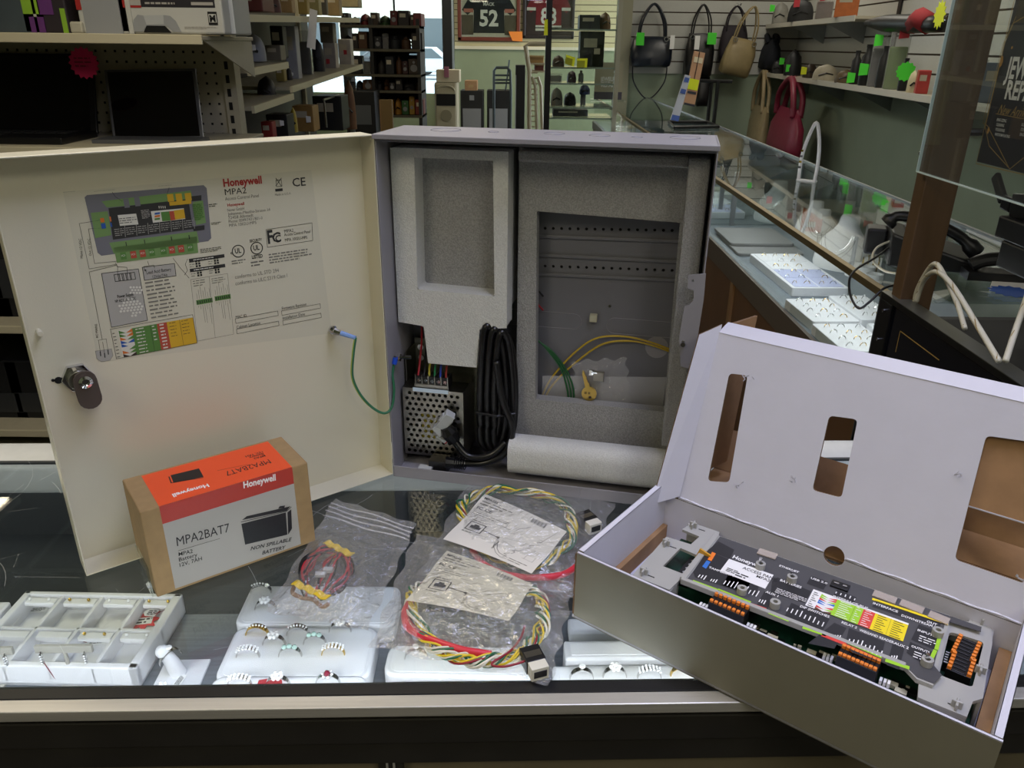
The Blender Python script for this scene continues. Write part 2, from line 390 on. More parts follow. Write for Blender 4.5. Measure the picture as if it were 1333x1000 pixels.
# scratches on the top of the glass
a = MB(); rnd = random.Random(5); m_scr = mat('scratched glass', 'C8CCCC', .6)
for i in range(130):
    x = rnd.uniform(-.62, .62); y = rnd.uniform(.02, .38); an = rnd.uniform(0, PI); L = rnd.uniform(.01, .07) * (1 if rnd.random() < .8 else 1.8); cv = rnd.uniform(-6, 6); w = rnd.uniform(.00005, .00014)
    P = []
    for k in range(6):
        s_ = L * k / 5; P.append((x + s_ * math.cos(an + cv * s_), y + s_ * math.sin(an + cv * s_)))
    for p, q in zip(P, P[1:]):
        d = Vector((q[0] - p[0], q[1] - p[1])).normalized(); n = Vector((-d.y, d.x)) * w
        a.add([(p[0] - n.x, p[1] - n.y, .00005), (q[0] - n.x, q[1] - n.y, .00005), (q[0] + n.x, q[1] + n.y, .00005), (p[0] + n.x, p[1] + n.y, .00005)], [(0, 1, 2, 3)], m_scr)
tag(a.build('scratch_marks', top), 'fine white scratches', kind='stuff')
a = MB(); a.box(cx0, cx1, -.007, .004, -.012, -.0005, m_blk); a.box(cx0, cx1, .004, .0125, -.012, -.0065, m_blk); a.build('rubber_seal', counter)
a = MB(); a.box(cx0, cx1, -.021, -.007, -.0125, -.0015, m_alu); a.build('front_rail', counter, bev=.001)
a = MB(); a.box(cx0, cx1, -.0135, .008, -.075, -.0125, m_brz); a.box(cx0, cx1, -.0165, -.0135, -.048, -.020, m_brz); a.build('front_frame', counter, bev=.001)
a = MB(); a.box(cx0, cx1, -.004, .004, -.93, -.075, m_tan); a.build('front_panel', counter)
for x in (-.95, -.115, .78): a = MB(); a.box(x, x + .022, -.012, -.004, -.93, -.075, m_brz); a.box(x + .007, x + .009, -.0135, -.012, -.93, -.075, m_alu); a.box(x + .013, x + .015, -.0135, -.012, -.93, -.075, m_alu); a.build('panel_joint', counter)
a = MB(); a.box(cx0, cx1, .012, .46, -.99, -.93, m_brz); a.build('plinth', counter)
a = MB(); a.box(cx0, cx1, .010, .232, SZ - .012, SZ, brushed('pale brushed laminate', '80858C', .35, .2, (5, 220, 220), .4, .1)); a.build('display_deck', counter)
a = MB(); a.box(cx0, cx1, .232, .40, SZ - .012, SZ - .0005, brushed('dark brushed laminate', '3C4044', .35, .25, (5, 220, 220), .4, .1)); a.build('rear_deck', counter)  # rear part of the one deck, coloured darker than the front
a = MB(); a.box(cx0, cx1, .40, .405, -.93, -.0005, mat('grey back liner', '2C3033', .5)); a.build('back_panel', counter)
a = MB(); a.prism(rrect(.396, .462, -.05, 0, .012, 3), cx0, cx1, m_rail, Matrix(((0, 0, 1, 0), (1, 0, 0, 0), (0, 1, 0, 0), (0, 0, 0, 1)))); a.build('rear_rail', counter, smooth=40)
a = MB(); a.box(cx0, cx1, .405, .46, -.93, -.05, m_brz); a.build('rear_doors', counter)
for x in (cx0, cx1 - .005): a = MB(); a.box(x, x + .005, .01, .4, -.93, -.001, m_brz); a.build('side_panel', counter)
led = mat('white led strip', 'F4F6FF', .5, emit=12)
a = MB(); a.box(-.93, .78, .013, .019, -.024, -.020, led); a.build('led_strip', counter)
o = area('led_lamp', (0, 0, 0), 1.7, .008, 1.6, (.93, .94, 1)); o.matrix_world = CT.m() @ Matrix.Translation((-.07, .021, -.02)) @ Matrix.Rotation(math.radians(32), 4, 'X')

# ---------------------------------------------------------------- rings, trays
m_tray = mat('white leatherette', 'E9E9EC', .55, bump=.15, bs=600)
m_velv = mat('white velvet pad', 'F2F2F4', .8, bump=.2, bs=900)
m_sil = mat('white gold', 'C9C9C6', .18, 1); m_gold = mat('yellow gold', 'D9B65A', .2, 1)
m_dia = mat('diamond', 'FFFFFF', .03, 0, spec=1, coat=1); m_ruby = mat('ruby', '7A1030', .05, coat=1)
m_mint = mat('pale aquamarine', 'BFE0D8', .05, coat=1)
def ring(name, label, group, loc, rz, metal, style, up=False):
    """finger ring set into a slot so that only its upper half shows"""
    t = thing(name, label, 'ring', loc, rz, group)
    R = .0115; a = MB(); pts = [(R * math.cos(math.radians(x)), 0, R * math.sin(math.radians(x))) for x in range(0, 181, 15)]
    w = .0036 if style != 'band' else .0046
    P = [Vector(p) for p in pts]; vs = []; fs = []
    for i, p in enumerate(P):
        n = p.normalized(); ww = w * (1 + .5 * (n.z > .6)); th = .0009
        for dy, dr in ((-ww / 2, 0), (ww / 2, 0), (ww / 2, th), (-ww / 2, th)): vs.append(p + n * dr + Vector((0, dy, 0)))
    for i in range(len(P) - 1):
        for j in range(4): fs.append((i * 4 + j, i * 4 + (j + 1) % 4, i * 4 + 4 + (j + 1) % 4, i * 4 + 4 + j))
    a.add(vs, fs, metal); a.build('band', t)
    g = MB(); g.M = Matrix.Translation((0, 0, R * -.35)) @ Matrix.Diagonal((1.35, 1.35, 1.35, 1)); top = R + .001
    if style == 'solitaire': g.lathe([(.0001, -.002), (.0028, .0012), (.0019, .0022), (.0001, .0022)], m_dia, 8, Matrix.Translation((0, 0, top + .001))); 
    elif style == 'cluster':
        for i in range(7):
            q = (0, 0) if i == 6 else (.0032 * math.cos(i * PI / 3), .0032 * math.sin(i * PI / 3))
            g.ball((q[0], q[1], top + (.0012 if i == 6 else .0002)), .0018, m_dia, 6)
    elif style == 'wide':
        for i in range(-3, 4):
            for j in (-1, 0, 1): an = PI / 2 + i * .22; g.ball((R * 1.08 * math.cos(an), j * .0022, R * 1.1 * math.sin(an)), .0011, m_dia, 5)
    elif style == 'ruby': g.ball((0, 0, top), .0026, m_ruby, 8); [g.ball((.0035 * math.cos(i), .0035 * math.sin(i), top - .0006), .0011, m_dia, 5) for i in range(6)]
    elif style == 'mint':
        for i in (-1, 0, 1): g.ball((i * .004, 0, top - abs(i) * .001), .0022, m_mint, 7)
    else:
        for i in range(-3, 4): an = PI / 2 + i * .2; g.ball((R * 1.1 * math.cos(an), 0, R * 1.08 * math.sin(an)), .0009, m_dia, 6)
    g.build('setting', t)
    return t
def atd(px, py, z):                                # a point at a known height
    return at(px, py, z=z)
def pad(label, corners, zt, name='ring_tray', h=None, r=.012, group=None, mt=None):
    """rounded slab tray; corners are (px, py) of its top edge: back-left, back-right, front-right, front-left"""
    P = [atd(x, y, zt) for x, y in corners]
    c = sum(P, Vector()) / 4; ax = ((P[1] - P[0]) + (P[2] - P[3])) / 2; w = ax.length; d = (((P[0] - P[3]) + (P[1] - P[2])) / 2).length
    an = math.atan2(ax.y, ax.x); h = h or zt - SZ
    t = thing(name, label, 'jewellery tray', (c.x, c.y, zt - h), an, group)
    a = MB(); a.prism(rrect(-w / 2, w / 2, -d / 2, d / 2, r), 0, h * .98, mt or m_tray); a.build('tray', t, bev=.003, smooth=40)
    b = MB(); b.prism(rrect(-w / 2 + .006, w / 2 - .006, -d / 2 + .005, d / 2 - .005, r * .7), h * .98, h, m_velv)
    b.build('velvet_pad', t, bev=.0008, smooth=40)
    return t, w, d, an
PT = -.085
p1 = pad('white ring pad under the small zip bag, furthest of its column', [(322, 762), (520, 762), (516, 815), (309, 813)], PT)
p2 = pad('white ring pad with two staggered rows of rings', [(306, 816), (488, 815), (485, 885), (279, 884)], PT + .003)
p3 = pad('white ring pad with a red heart card, cut by the front rail, left one', [(280, 879), (476, 878), (476, 925), (258, 925)], PT + .006)
p4 = pad('white ring pad under the lower cable bag', [(505, 838), (700, 842), (712, 882), (500, 878)], PT + .003)
p5 = pad('white ring pad with a grey card, cut by the front rail, right one', [(500, 886), (700, 884), (704, 930), (494, 930)], PT + .006)
p6 = pad('long white ring tray behind the front rail beside the cardboard box', [(722, 867), (940, 862), (946, 925), (722, 925)], PT + .006, r=.003)
p7 = pad('plain white jewellery tray just behind the long ring tray', [(735, 832), (905, 832), (912, 855), (735, 858)], PT + .01, r=.003)
p8 = pad('white jewellery tray almost hidden under the cardboard box corner', [(740, 805), (800, 805), (830, 822), (740, 822)], PT - .01, r=.003)
RINGS = [  # px, py, pad height, metal, style, label
    (335, 826, 0, 'g', 'band', 'gold ring with a swept top, back left of the staggered pad'), (388, 826, 0, 's', 'band', 'slim silver eternity ring in the back row of the staggered pad'), (443, 822, 0, 's', 'cluster', 'silver ring at the back row end beside the small zip bag'),
    (357, 839, 0, 's', 'cluster', 'silver cluster ring, second row of the staggered pad'), (410, 838, 0, 's', 'mint', 'silver ring with pale green stones, second row of the staggered pad'),
    (323, 855, 0, 's', 'wide', 'wide silver ring, front left of the staggered pad'), (378, 854, 0, 's', 'mint', 'three stone ring, front middle of the staggered pad'), (434, 852, 0, 'g', 'wide', 'wide gilt ring studded with stones, front right of the staggered pad'),
    (346, 793, -.003, 's', 'cluster', 'silver ring at the left edge of the pad under the zip bag'), (340, 771, -.003, 's', 'band', 'slim ring at the back corner of the pad under the zip bag'),
    (312, 893, .003, 's', 'wide', 'silver ring left of the red heart card'), (362, 893, .003, 's', 'cluster', 'silver ring right of the red heart card'), (427, 890, .003, 's', 'ruby', 'silver ring with a dark red stone on the front pad'),
    (542, 857, 0, 's', 'solitaire', 'silver ring on the pad under the lower cable bag'),
    (757, 883, .003, 's', 'solitaire', 'silver ring leftmost in the long front tray'), (800, 881, .003, 's', 'cluster', 'silver cluster ring second in the long front tray'), (845, 882, .003, 's', 'wide', 'silver banded ring third in the long front tray'), (888, 879, .003, 'g', 'cluster', 'gilt cluster ring rightmost in the long front tray')]
for px, py, dz, me, st, lab in RINGS:
    z = PT + .003 + dz; p = atd(px, py, z); ring('ring', lab, 'rings on the white pads', (p.x, p.y, z), CT.a, m_gold if me == 'g' else m_sil, st)
m_red = mat('red card', 'B5303A', .6)
# heart and grey cards
def card(pts, z, m, name, lab, cat, th=.0006):
    a = MB(); P = [atd(x, y, z) for x, y in pts]; c = sum(P, Vector()) / len(P)
    n = len(P); a.add([(p.x - c.x, p.y - c.y, 0) for p in P] + [(p.x - c.x, p.y - c.y, th) for p in P], [tuple(range(n))[::-1], tuple(range(n, 2 * n))] + [(i, (i + 1) % n, n + (i + 1) % n, n + i) for i in range(n)], m)
    o = a.build(name); o.location = (c.x, c.y, z); return tag(o, lab, cat)
card([(333, 897), (337, 886), (350, 884), (367, 882), (368, 904), (345, 906), (331, 903)], PT + .0062, m_red, 'heart_card', 'red heart shaped card on the front left ring pad', 'card')
card([(552, 889), (584, 888), (585, 901), (550, 902)], PT + .0062, mat('grey card', '8A9484', .6), 'price_card', 'grey green card on the front right ring pad', 'card')
card([(630, 892), (662, 891), (666, 902), (640, 903)], PT + .0062, m_red, 'heart_card', 'red card on the front right ring pad, beside the grey card', 'card')
# ---- compartment tray on the left
zt = PT; C = [atd(x, y, zt) for x, y in ((28, 769), (236, 773), (181, 868), (-50, 868))]
ax = C[1] - C[0]; an = math.atan2(ax.y, ax.x); c = (C[0] + C[1] + C[2] + C[3]) / 4; w = (ax.length + (C[2] - C[3]).length) / 2; d = (((C[0] + C[1]) - (C[2] + C[3])) / 2).length
et = thing('earring_tray', 'white compartment tray of earrings under the counter glass', 'jewellery tray', (c.x, c.y, SZ), an)
hh = zt - SZ; a = MB(); a.box(-w / 2, w / 2, -d / 2, d / 2, 0, .006, m_tray)
for x0, x1, y0, y1 in ((-w / 2, w / 2, d / 2 - .006, d / 2), (-w / 2, w / 2, -d / 2, -d / 2 + .008), (-w / 2, -w / 2 + .008, -d / 2, d / 2), (w / 2 - .01, w / 2, -d / 2, d / 2)): a.box(x0, x1, y0, y1, 0, hh, m_tray)
a.build('tray', et, bev=.0015)
a = MB()
for i in (1, 2, 3): x = -w / 2 + w * i / 4; a.box(x - .002, x + .002, -d / 2, d / 2, .006, hh - .002, m_tray)
a.box(-w / 2, w / 2, -.002, .002, .006, hh - .002, m_tray); a.build('dividers', et, bev=.0008)
for i in range(4):
    for j in (0, 1):
        x = -w / 2 + w * (i + .5) / 4; y = d / 2 - .013 if j else -.009; a = MB(); a.box(x - w / 8 + .006, x + w / 8 - .004, y - .005, y + .005, hh - .008, hh - .003, m_velv); a.build('earring_ledge', et, bev=.001)
studs = [(i, j, k) for i in range(4) for j in (0, 1) for k in (-1, 1) if not (i < 2 and j == 0)]
for i, j, k in studs:
    x = -w / 2 + w * (i + .5) / 4 + k * .011; y = d / 2 - .013 if j else -.009
    q = Matrix.Translation((c.x, c.y, SZ)) @ Matrix.Rotation(an, 4, 'Z') @ Vector((x, y, hh - .003))
    s_ = MB(); s_.cyl((0, 0, 0), .0012, .001, m_sil, 8); s_.ball((0, 0, .002), .0019, m_dia if (i + j) % 2 else m_gold, 8); o = s_.build('stud_earring'); o.location = q
    tag(o, 'tiny stud earring on a ledge of the white compartment tray', 'earring', 'stud earrings in the compartment tray')
m_tag = mat('white price tag', 'F4F4F2', .6); m_ink = mat('black ink', '101012', .6); m_thr = mat('dark red thread', '7E2030', .7)
def pricetag(px, py, z, rot, w, h, lab, loop=None):
    p = atd(px, py, z); t = thing('price_tag', lab, 'price tag', (p.x, p.y, z), rot)
    a = MB(); a.prism([(-w / 2, -h / 2), (w / 2, -h / 2), (w / 2, h / 2), (-w / 2, h / 2), (-w / 2 - h * .4, 0)], 0, .0004, m_tag); a.build('card', t)
    r = Art((-w / 2, -h / 2, .0004), (1, 0, 0), (0, 1, 0)); r.greek(w * .1, h * .15, w * .95, h * .85, 3, m_ink, 3, .55); r.build('print', t)
    if loop: b = MB(); b.tube(smoothpath(loop, 6), .0004, m_thr if 'red' in lab else m_tag, 5); b.build('thread', t)
pricetag(50, 794, SZ + .007, .1, .02, .009, 'small white price tag in the back left compartment')
pricetag(105, 789, SZ + .007, .05, .02, .008, 'small white price tag in the second back compartment')
pricetag(128, 836, SZ + .007, .15, .022, .008, 'white price tag on red thread in the front compartment', [(-.012, 0, .001), (-.03, .008, .002), (-.02, .014, .002), (.005, .012, .001)])
pricetag(198, 798, SZ + .010, -.1, .012, .012, 'white price tag on red thread over the red starburst', [(-.006, .006, .001), (-.012, .02, .002), (.008, .022, .002), (.014, .006, .002), (.004, -.004, .002)])
def burst(n, r0, r1): return [((r0 if i % 2 else r1) * math.cos(PI * i / n), (r0 if i % 2 else r1) * math.sin(PI * i / n)) for i in range(2 * n)]
p = atd(187, 808, SZ + .007); t = thing('starburst_tag', 'red starburst sale tag in the back right compartment', 'price tag', (p.x, p.y, SZ + .0075), .2)
a = MB(); a.prism(burst(9, .012, .02), 0, .0004, mat('sale red', 'E0343C', .6)); a.build('card', t); a = Art((-.012, -.008, .0004), (1, 0, 0), (0, 1, 0)); a.rect(0, 0, .022, .012, m_tag); a.lay = 2; a.greek(.001, .001, .021, .011, 2, m_ink, 2, .5); a.build('print', t)
# ---- earring T stands
def tstand(px, py, zt, wid, lab, an=0, thr=True):
    p = atd(px, py, zt); m = mat('grey suede stand', 'A9A69C', .7); t = thing('earring_stand', lab, 'earring stand', (p.x, p.y, SZ), an)
    h = zt - SZ; a = MB(); a.box(-wid / 2, wid / 2, -.002, .002, h - .009, h, m); a.build('bar', t, bev=.0006)
    a = MB(); a.tube([(0, 0, 0), (0, 0, h - .008)], [.0026, .0018], m, 10); a.cyl((0, 0, 0), .011, .002, m, 16); a.build('post', t, smooth=40)
    e0 = None
    for s_ in (-1, 1):
        x = s_ * (wid / 2 - .007); e = thing('drop_earring', '', 'earring', p + Matrix.Rotation(an, 3, 'Z') @ Vector((x, -.0035, -.005)), an, 'drop earrings on the small stands')
        e['label'] = ('left' if s_ < 0 else 'right') + ' drop earring on ' + lab
        b = MB(); b.tube([(0, 0, 0), (0, -.001, -.003)], .0006, m_sil, 6)
        for k in range(4): b.ball((0, -.001, -.004 - k * .003), .0022, m_sil, 7); b.ball((0, -.0028, -.004 - k * .003), .0011, m_dia, 5)
        b.build('drop', e)
    if thr:
        b = MB(); b.tube(smoothpath([(-wid / 2 + .006, -.003, h - .006), (-wid / 2 + .009, -.005, h * .6), (-wid / 2 + .016, -.004, h * .1)], 5), .0005, m_thr, 5); b.build('thread', t)
tstand(82, 840, PT + .024, .058, 'the grey T stand in front of the compartment tray', CT.a); tstand(-22, 843, PT + .024, .058, 'the grey T stand cut by the left edge', CT.a, False)
# ---- ring finger with white base
p = atd(238, 878, SZ); t = thing('ring_finger_stand', 'white ring finger on a square base beside the compartment tray', 'ring stand', (p.x, p.y, SZ), .05)
a = MB(); a.box(-.024, .024, -.019, .019, 0, .003, m_tray); a.build('base', t, bev=.0006)
a = MB(); a.tube(smoothpath([(-.004, .0, .002), (-.006, -.002, .014), (-.009, -.004, .026), (-.013, -.006, .036)], 5), [.009 - .0002 * i for i in range(16)], m_tray, 12); a.ball((-.013, -.006, .037), .0072, m_tray, 12); a.build('finger', t, smooth=True)
o = ring('ring', 'silver solitaire ring worn on the white ring finger', 'rings on the white pads', (p.x - .006, p.y - .006, SZ + .026), .9, m_sil, 'solitaire')
pricetag(234, 886, SZ + .004, 1.4, .016, .008, 'white price tag hanging from the ring finger')
p = atd(212, 903, SZ + .02); t = thing('ring_finger_stand', 'short white ring holder with a gold ring, cut by the front rail', 'ring stand', (p.x, p.y, SZ), 0)
a = MB(); a.prism(rrect(-.016, .016, -.012, .012, .005), 0, .016, m_tray); a.build('base', t, bev=.002)
ring('ring', 'gold ring in the short holder beside the front rail', 'rings on the white pads', (p.x, p.y, SZ + .016), .1, m_gold, 'cluster')
p = atd(8, 792, SZ + .02); t, *_ = pad('white tray corner behind the compartment tray at the left edge', [(-70, 783), (10, 783), (2, 800), (-80, 800)], PT, r=.002)
# ---------------------------------------------------------------- steel access cabinet
CB = Fr(-.1502, .8713, -.2014); DR_A = PI - 2.4931 + .2014     # door heading relative to the cabinet
W_, D_, H_ = .3583, .0992, .42
m_steel = mat('grey powder coat', '908E92', .38, .0, bump=.12, bs=900)
m_steeld = mat('dark grey powder coat', '6A6A70', .45, bump=.08, bs=900)
m_ivory = mat('ivory powder coat', 'D1CCB2', .30, bump=.05, bs=700)
m_foam = mat('grey foam', 'A8A8A6', .95, nz=.3, ns=700, bump=.8, bs=700)
m_foamw = mat('white foam', 'DADBD6', .95, nz=.15, ns=700, bump=.7, bs=700)
m_nick = mat('nickel', '9A968C', .3, 1); m_chr = mat('chrome', 'D8D8DA', .08, 1)
m_black = mat('black plastic', '0E0E10', .4); m_cord = mat('black rubber cord', '0C0C0E', .28, bump=.05, bs=200)
cab = fthing('control_cabinet', 'open grey steel wall cabinet with its ivory door swung wide, on the counter', 'control cabinet', CB)
a = MB()
a.box(0, W_, D_ - .0015, D_, 0, H_, m_steeld)
for x in (0, W_ - .0015): a.box(x, x + .0015, 0, D_, 0, H_, m_steel)
a.box(0, W_, .001, D_, 0, .0015, m_steel); a.box(-.001, W_ + .001, -.004, D_, H_ - .0015, H_, m_steel)
a.box(0, .24, 0, .0015, 0, .0155, m_steel); a.box(.24, W_, 0, .0015, 0, .0155, m_steel)
a.box(0, W_, 0, .0015, H_ - .008, H_ - .0015, m_steeld)
a.box(-.001, W_ + .001, -.0055, -.004, H_ - .005, H_, m_steel)
a.build('housing', cab, bev=.0005)
for i, (x, y, r) in enumerate(((.062, .06, .017), (.118, .055, .006), (.185, .06, .0115), (.235, .055, .0115), (.275, .05, .006), (.325, .06, .016))):
    a = MB(); a.tube([(x + r * math.cos(t * PI / 12), y + r * math.sin(t * PI / 12), H_) for t in range(24)], .0005, m_steeld, 4, closed=True)
    a.box(x - .0015, x + .0015, y - r - .001, y - r + .001, H_, H_ + .0004, m_steel); a.build('knockout', cab)
# mounting plate seen through the foam window
a = MB(); yb = D_ - .006; L = lambda px, py, y=yb: CB.loc(px, py, y=y)
holes = []
for row, (ya, ybb) in enumerate(((297, 300), (346, 352))):
    pa = L(699, ya); pb = L(875, ybb); n = 17
    for i in range(n): t = i / (n - 1); holes.append(circ(pa.x + (pb.x - pa.x) * t, pa.z + (pb.z - pa.z) * t, .0019, 8))
me = plate([(.11, .012), (W_ - .004, .012), (W_ - .004, H_ - .01), (.11, H_ - .01)], holes, .0012); a.mesh(me, m_steeld, Matrix.Translation((0, yb, 0)) @ XZ)
a.build('mounting_plate', cab)
a = MB(); a.box(.10, W_ - .004, yb + .002, yb + .0028, .02, H_ - .02, mat('dark gap', '121214', .8)); a.build('gap_shade', cab)  # near-black sheet added for the shade seen through the plate holes
for ya, ybb in ((308, 313), (332, 340), (357, 364)):
    pa = L(699, ya); pb = L(881, ybb); a = MB(); a.bar((.12, yb - .002, pa.z), (W_ - .004, yb - .002, pb.z), .004, .0025, m_steeld, (0, 1, 0)); a.build('ridge', cab, bev=.0008)
for x0, x1, zc in ((.12, L(757, 418).x, L(757, 418).z), (L(790, 420).x, W_ - .012, L(790, 422).z)):
    a = MB(); a.tube([(p[0], yb - .0008, p[1]) for p in rrect(x0, x1, zc - .011, zc + .009, .0095)], .0004, m_steel, 4, closed=True); a.build('knockout', cab)
p = L(855, 452); a = MB(); a.cyl((p.x, yb - .001, p.z), .014, .0008, m_steel, 20, 'y'); a.build('knockout', cab)
p = L(773, 413); a = MB(); a.box(p.x - .0045, p.x + .0045, yb - .008, yb, p.z - .004, p.z + .005, mat('beige cable base', 'B5B29A', .6)); a.build('cable_mount', cab, bev=.0006)
p = L(794, 398); a = MB(); a.cyl((p.x, yb - .002, p.z), .0018, .002, m_chr, 10, 'y'); a.build('rivet', cab)
# latch bracket on the right edge
q = lambda x, y: (lambda p: (p.x, p.z))(CB.loc(x, y, y=-.001))
me = plate([q(896, 358), q(919, 356), q(916, 390), q(908, 440), q(897, 480), q(886, 476), q(884, 440), q(891, 398), q(897, 397), q(903, 390), q(903, 378), q(895, 375)], [circ(*q(902, 365), .0016, 10), circ(*q(889, 445), .0022, 10)], .0014)
a = MB(); a.mesh(me, m_steel, Matrix.Translation((0, -.0012, 0)) @ XZ); a.build('latch_bracket', cab)
x, z = q(889, 447); a = MB(); a.cyl((x, -.006, z), .0026, .005, m_chr, 12, 'y'); a.build('latch_screw', cab)
# foam blocks
f1 = fthing('foam_block', 'white grey foam block with a rectangular recess in the upper left of the cabinet', 'foam packing', CB)
me = plate([(.004, .197), (.036, .194), (.040, .146), (.102, .146), (.106, .196), (.139, .20), (.139, .402), (.004, .402)], [[(.030, .240), (.124, .238), (.122, .392), (.032, .392)]], .030)
a = MB(); a.mesh(me, m_foamw, Matrix.Translation((0, .05, 0)) @ XZ); a.build('foam_frame', f1, bev=.003)
a = MB(); a.box(.004, .139, .065, .09, .22, .402, m_foam); a.build('recess_panel', f1)
f2 = fthing('foam_block', 'large grey foam surround with a window onto the cabinet back, right side', 'foam packing', CB)
_h = [CB.loc(x, y, y=.062) for x, y in ((697, 520), (864, 536), (885, 290), (699, 275))]
me = plate([(.146, .03), (.350, .03), (.352, .404), (.146, .404)], [[(p_.x, p_.z) for p_ in _h]], .016)
a = MB(); a.mesh(me, m_foam, Matrix.Translation((0, .070, 0)) @ XZ); a.build('foam_panel', f2, bev=.0015)
a = MB(); a.box(.331, .353, .024, .062, .07, .404, m_foam); a.build('side_rim', f2, bev=.003)
a = MB(); a.box(.150, .331, .034, .062, .392, .404, m_foam); a.build('top_rim', f2, bev=.003)
a = MB(); a.prism(rrect(.012, .050, .012, .060, .015, 4), .146, .350, m_foamw, Matrix(((0, 0, 1, 0), (1, 0, 0, 0), (0, 1, 0, 0), (0, 0, 0, 1)))); a.build('bottom_roll', f2, smooth=40)
# power supply
ps0, ps1, pz0, pz1, py_ = .006, .085, .018, .112, .032
hl = []
s_ = .0078
for r in range(12):
    for c in range(10):
        x = ps0 + .0055 + c * s_ + (s_ / 2 if r % 2 else 0); z = pz0 + .0055 + r * s_ * .95
        if x < ps1 - .004: hl.append(circ(x, z, .0026, 6))
me = plate([(ps0, pz0), (ps1, pz0), (ps1, pz1), (ps0, pz1)], hl, .001)
a = MB(); a.mesh(me, m_nick, Matrix.Translation((0, py_, 0)) @ XZ)
for x in (ps0, ps1 - .001): a.box(x, x + .001, py_, .09, pz0, pz1, m_nick)
a.box(ps0, ps1, py_, .06, pz1 - .001, pz1, m_nick); a.box(ps0, ps1, py_, .09, pz0, pz0 + .001, m_nick)
psu = a.build('power_supply', cab)
a = MB(); a.box(ps0 - .001, ps1 + .006, .088, .0905, pz0, .158, mat('dull zinc', '7C7B6C', .4, .7)); a.box(ps0 - .001, ps0, .05, .09, pz1, .152, m_nick); a.build('backplate', psu)
a = MB(); a.box(ps0 + .004, ps1 - .004, .045, .085, pz0 + .005, pz1 - .01, mat('dark circuit interior', '16170F', .6)); a.box(ps0 + .02, ps0 + .042, .043, .046, pz0 + .02, pz0 + .055, mat('yellow transformer tape', 'C8B63A', .5)); a.build('core', psu)
tb = MB(); tb.box(.022, .066, .034, .05, pz1 + .002, pz1 + .016, m_black)
for i in range(6): x = .023 + i * .0083; tb.box(x, x + .001, .0325, .05, pz1 + .002, pz1 + .018, m_nick)
tb.box(.022, .066, .0325, .034, pz1 + .002, pz1 + .006, m_nick); tb.build('terminal_block', psu)
for i in range(5): x = .0285 + i * .0083; a = MB(); a.cyl((x, .0325, pz1 + .011), .0024, .003, m_chr, 8, 'y'); a.build('terminal_screw', psu)
a = MB(); a.box(.020, .066, .0312, .0318, pz1 - .004, pz1 + .001, mat('pale blue sticker', 'C9DCEA', .5)); a.build('sticker', psu)
for x, z in ((.0788, .134), (.014, .147), (.014, .132)): a = MB(); a.cyl((x, .084, z), .0042, .004, m_chr, 12, 'y'); a.build('screw', psu)
wc = {'red wire': 'A01E28', 'black wire': '0C0C0C', 'yellow wire': 'B8B040', 'green wire': '1F7A4A', 'blue wire': '2A3FA0', 'brown wire': '8A2A22'}
for i, (nm, h) in enumerate((('red wire', 'A01E28'), ('black wire', '0C0C0C'), ('yellow wire', 'B8B040'), ('green wire', '1F7A4A'), ('blue wire', '2A3FA0'), ('brown wire', '8A2A22'))):
    x = .026 + i * .0072; top = (.022 + i * .004, .07, .20) if i < 2 else (.05 + i * .004, .075, .14)
    a = MB(); a.tube(smoothpath([(x, .036, pz1 + .014), (x - .001, .048, pz1 + .03), ((x + top[0]) / 2, .062, (pz1 + top[2]) / 2 + .012), top], 5), .0013, mat(nm, h, .4), 6); o = a.build(nm.replace(' ', '_'), psu)
m_clr = mat('clear white nylon', 'B4B8B8', .25, coat=.3)
a = MB(); a.box(-.0065, .0065, -.006, .006, -.012, .012, m_clr); a.box(-.008, .008, -.004, .004, -.004, .006, m_clr); o = a.build('connector', psu, bev=.001); o.location = (.066, .018, .079); o.rotation_euler = (.2, .6, .3)
a = MB(); a.box(-.0075, .0075, -.006, .006, -.009, .009, m_clr); o = a.build('connector', psu, bev=.001); o.location = (.060, .02, .067); o.rotation_euler = (.1, .9, .2)
a = MB(); a.cyl((0, 0, -.008), .0035, .014, m_clr, 10); a.cyl((0, 0, -.0095), .0036, .0016, mat('red wire'), 10); o = a.build('crimp_cap', psu); o.location = (.058, .02, .052); o.rotation_euler = (.1, -.9, .2)
# mains cord looped beside it
pc = fthing('power_cord', 'black mains power cord coiled in tall loops beside the power supply', 'power cord', CB)
a = MB()
for k in range(6):
    x0 = .106 + (k % 3) * .009; yk = .034 + (k // 3) * .014; zt = .196 - (k % 3) * .003 - (k // 3) * .008; dx = .022
    P = smoothpath([(x0, yk, .07), (x0 + .001, yk - .002, .13), (x0 + .006, yk, zt), (x0 + dx * .7, yk + .006, zt - .008), (x0 + dx, yk + .008, .12), (x0 + dx * .95, yk + .006, .06), (x0 + .010, yk + .002, .034), (x0 + .001, yk, .045)], 6, closed=True)
    a.tube(P, .0041, m_cord, 8, closed=True)
a.tube(smoothpath([(.128, .028, .16), (.136, .026, .11), (.148, .027, .075), (.142, .026, .04), (.115, .022, .022), (.085, .018, .02)], 8), .0046, m_cord, 8)
a.tube(smoothpath([(.140, .030, .05), (.122, .022, .034), (.095, .017, .032), (.076, .02, .05)], 8), .0046, m_cord, 8)
a.build('coil', pc, smooth=True)
a = MB(); a.tube([(.09, .018, .02), (.080, .016, .0205), (.066, .014, .021)], [.0045, .0065, .008], m_cord, 10); a.box(.045, .068, .008, .028, .006, .024, m_black); a.build('plug', pc, smooth=30)
for i in range(5): a = MB(); a.tube([(.078 + i * .003, .017 + .011 * math.cos(t) * .7, .0205 + .008 * math.sin(t)) for t in [j * PI / 6 for j in range(12)]], .0008, m_cord, 4, closed=True); a.build('strain_relief', pc)
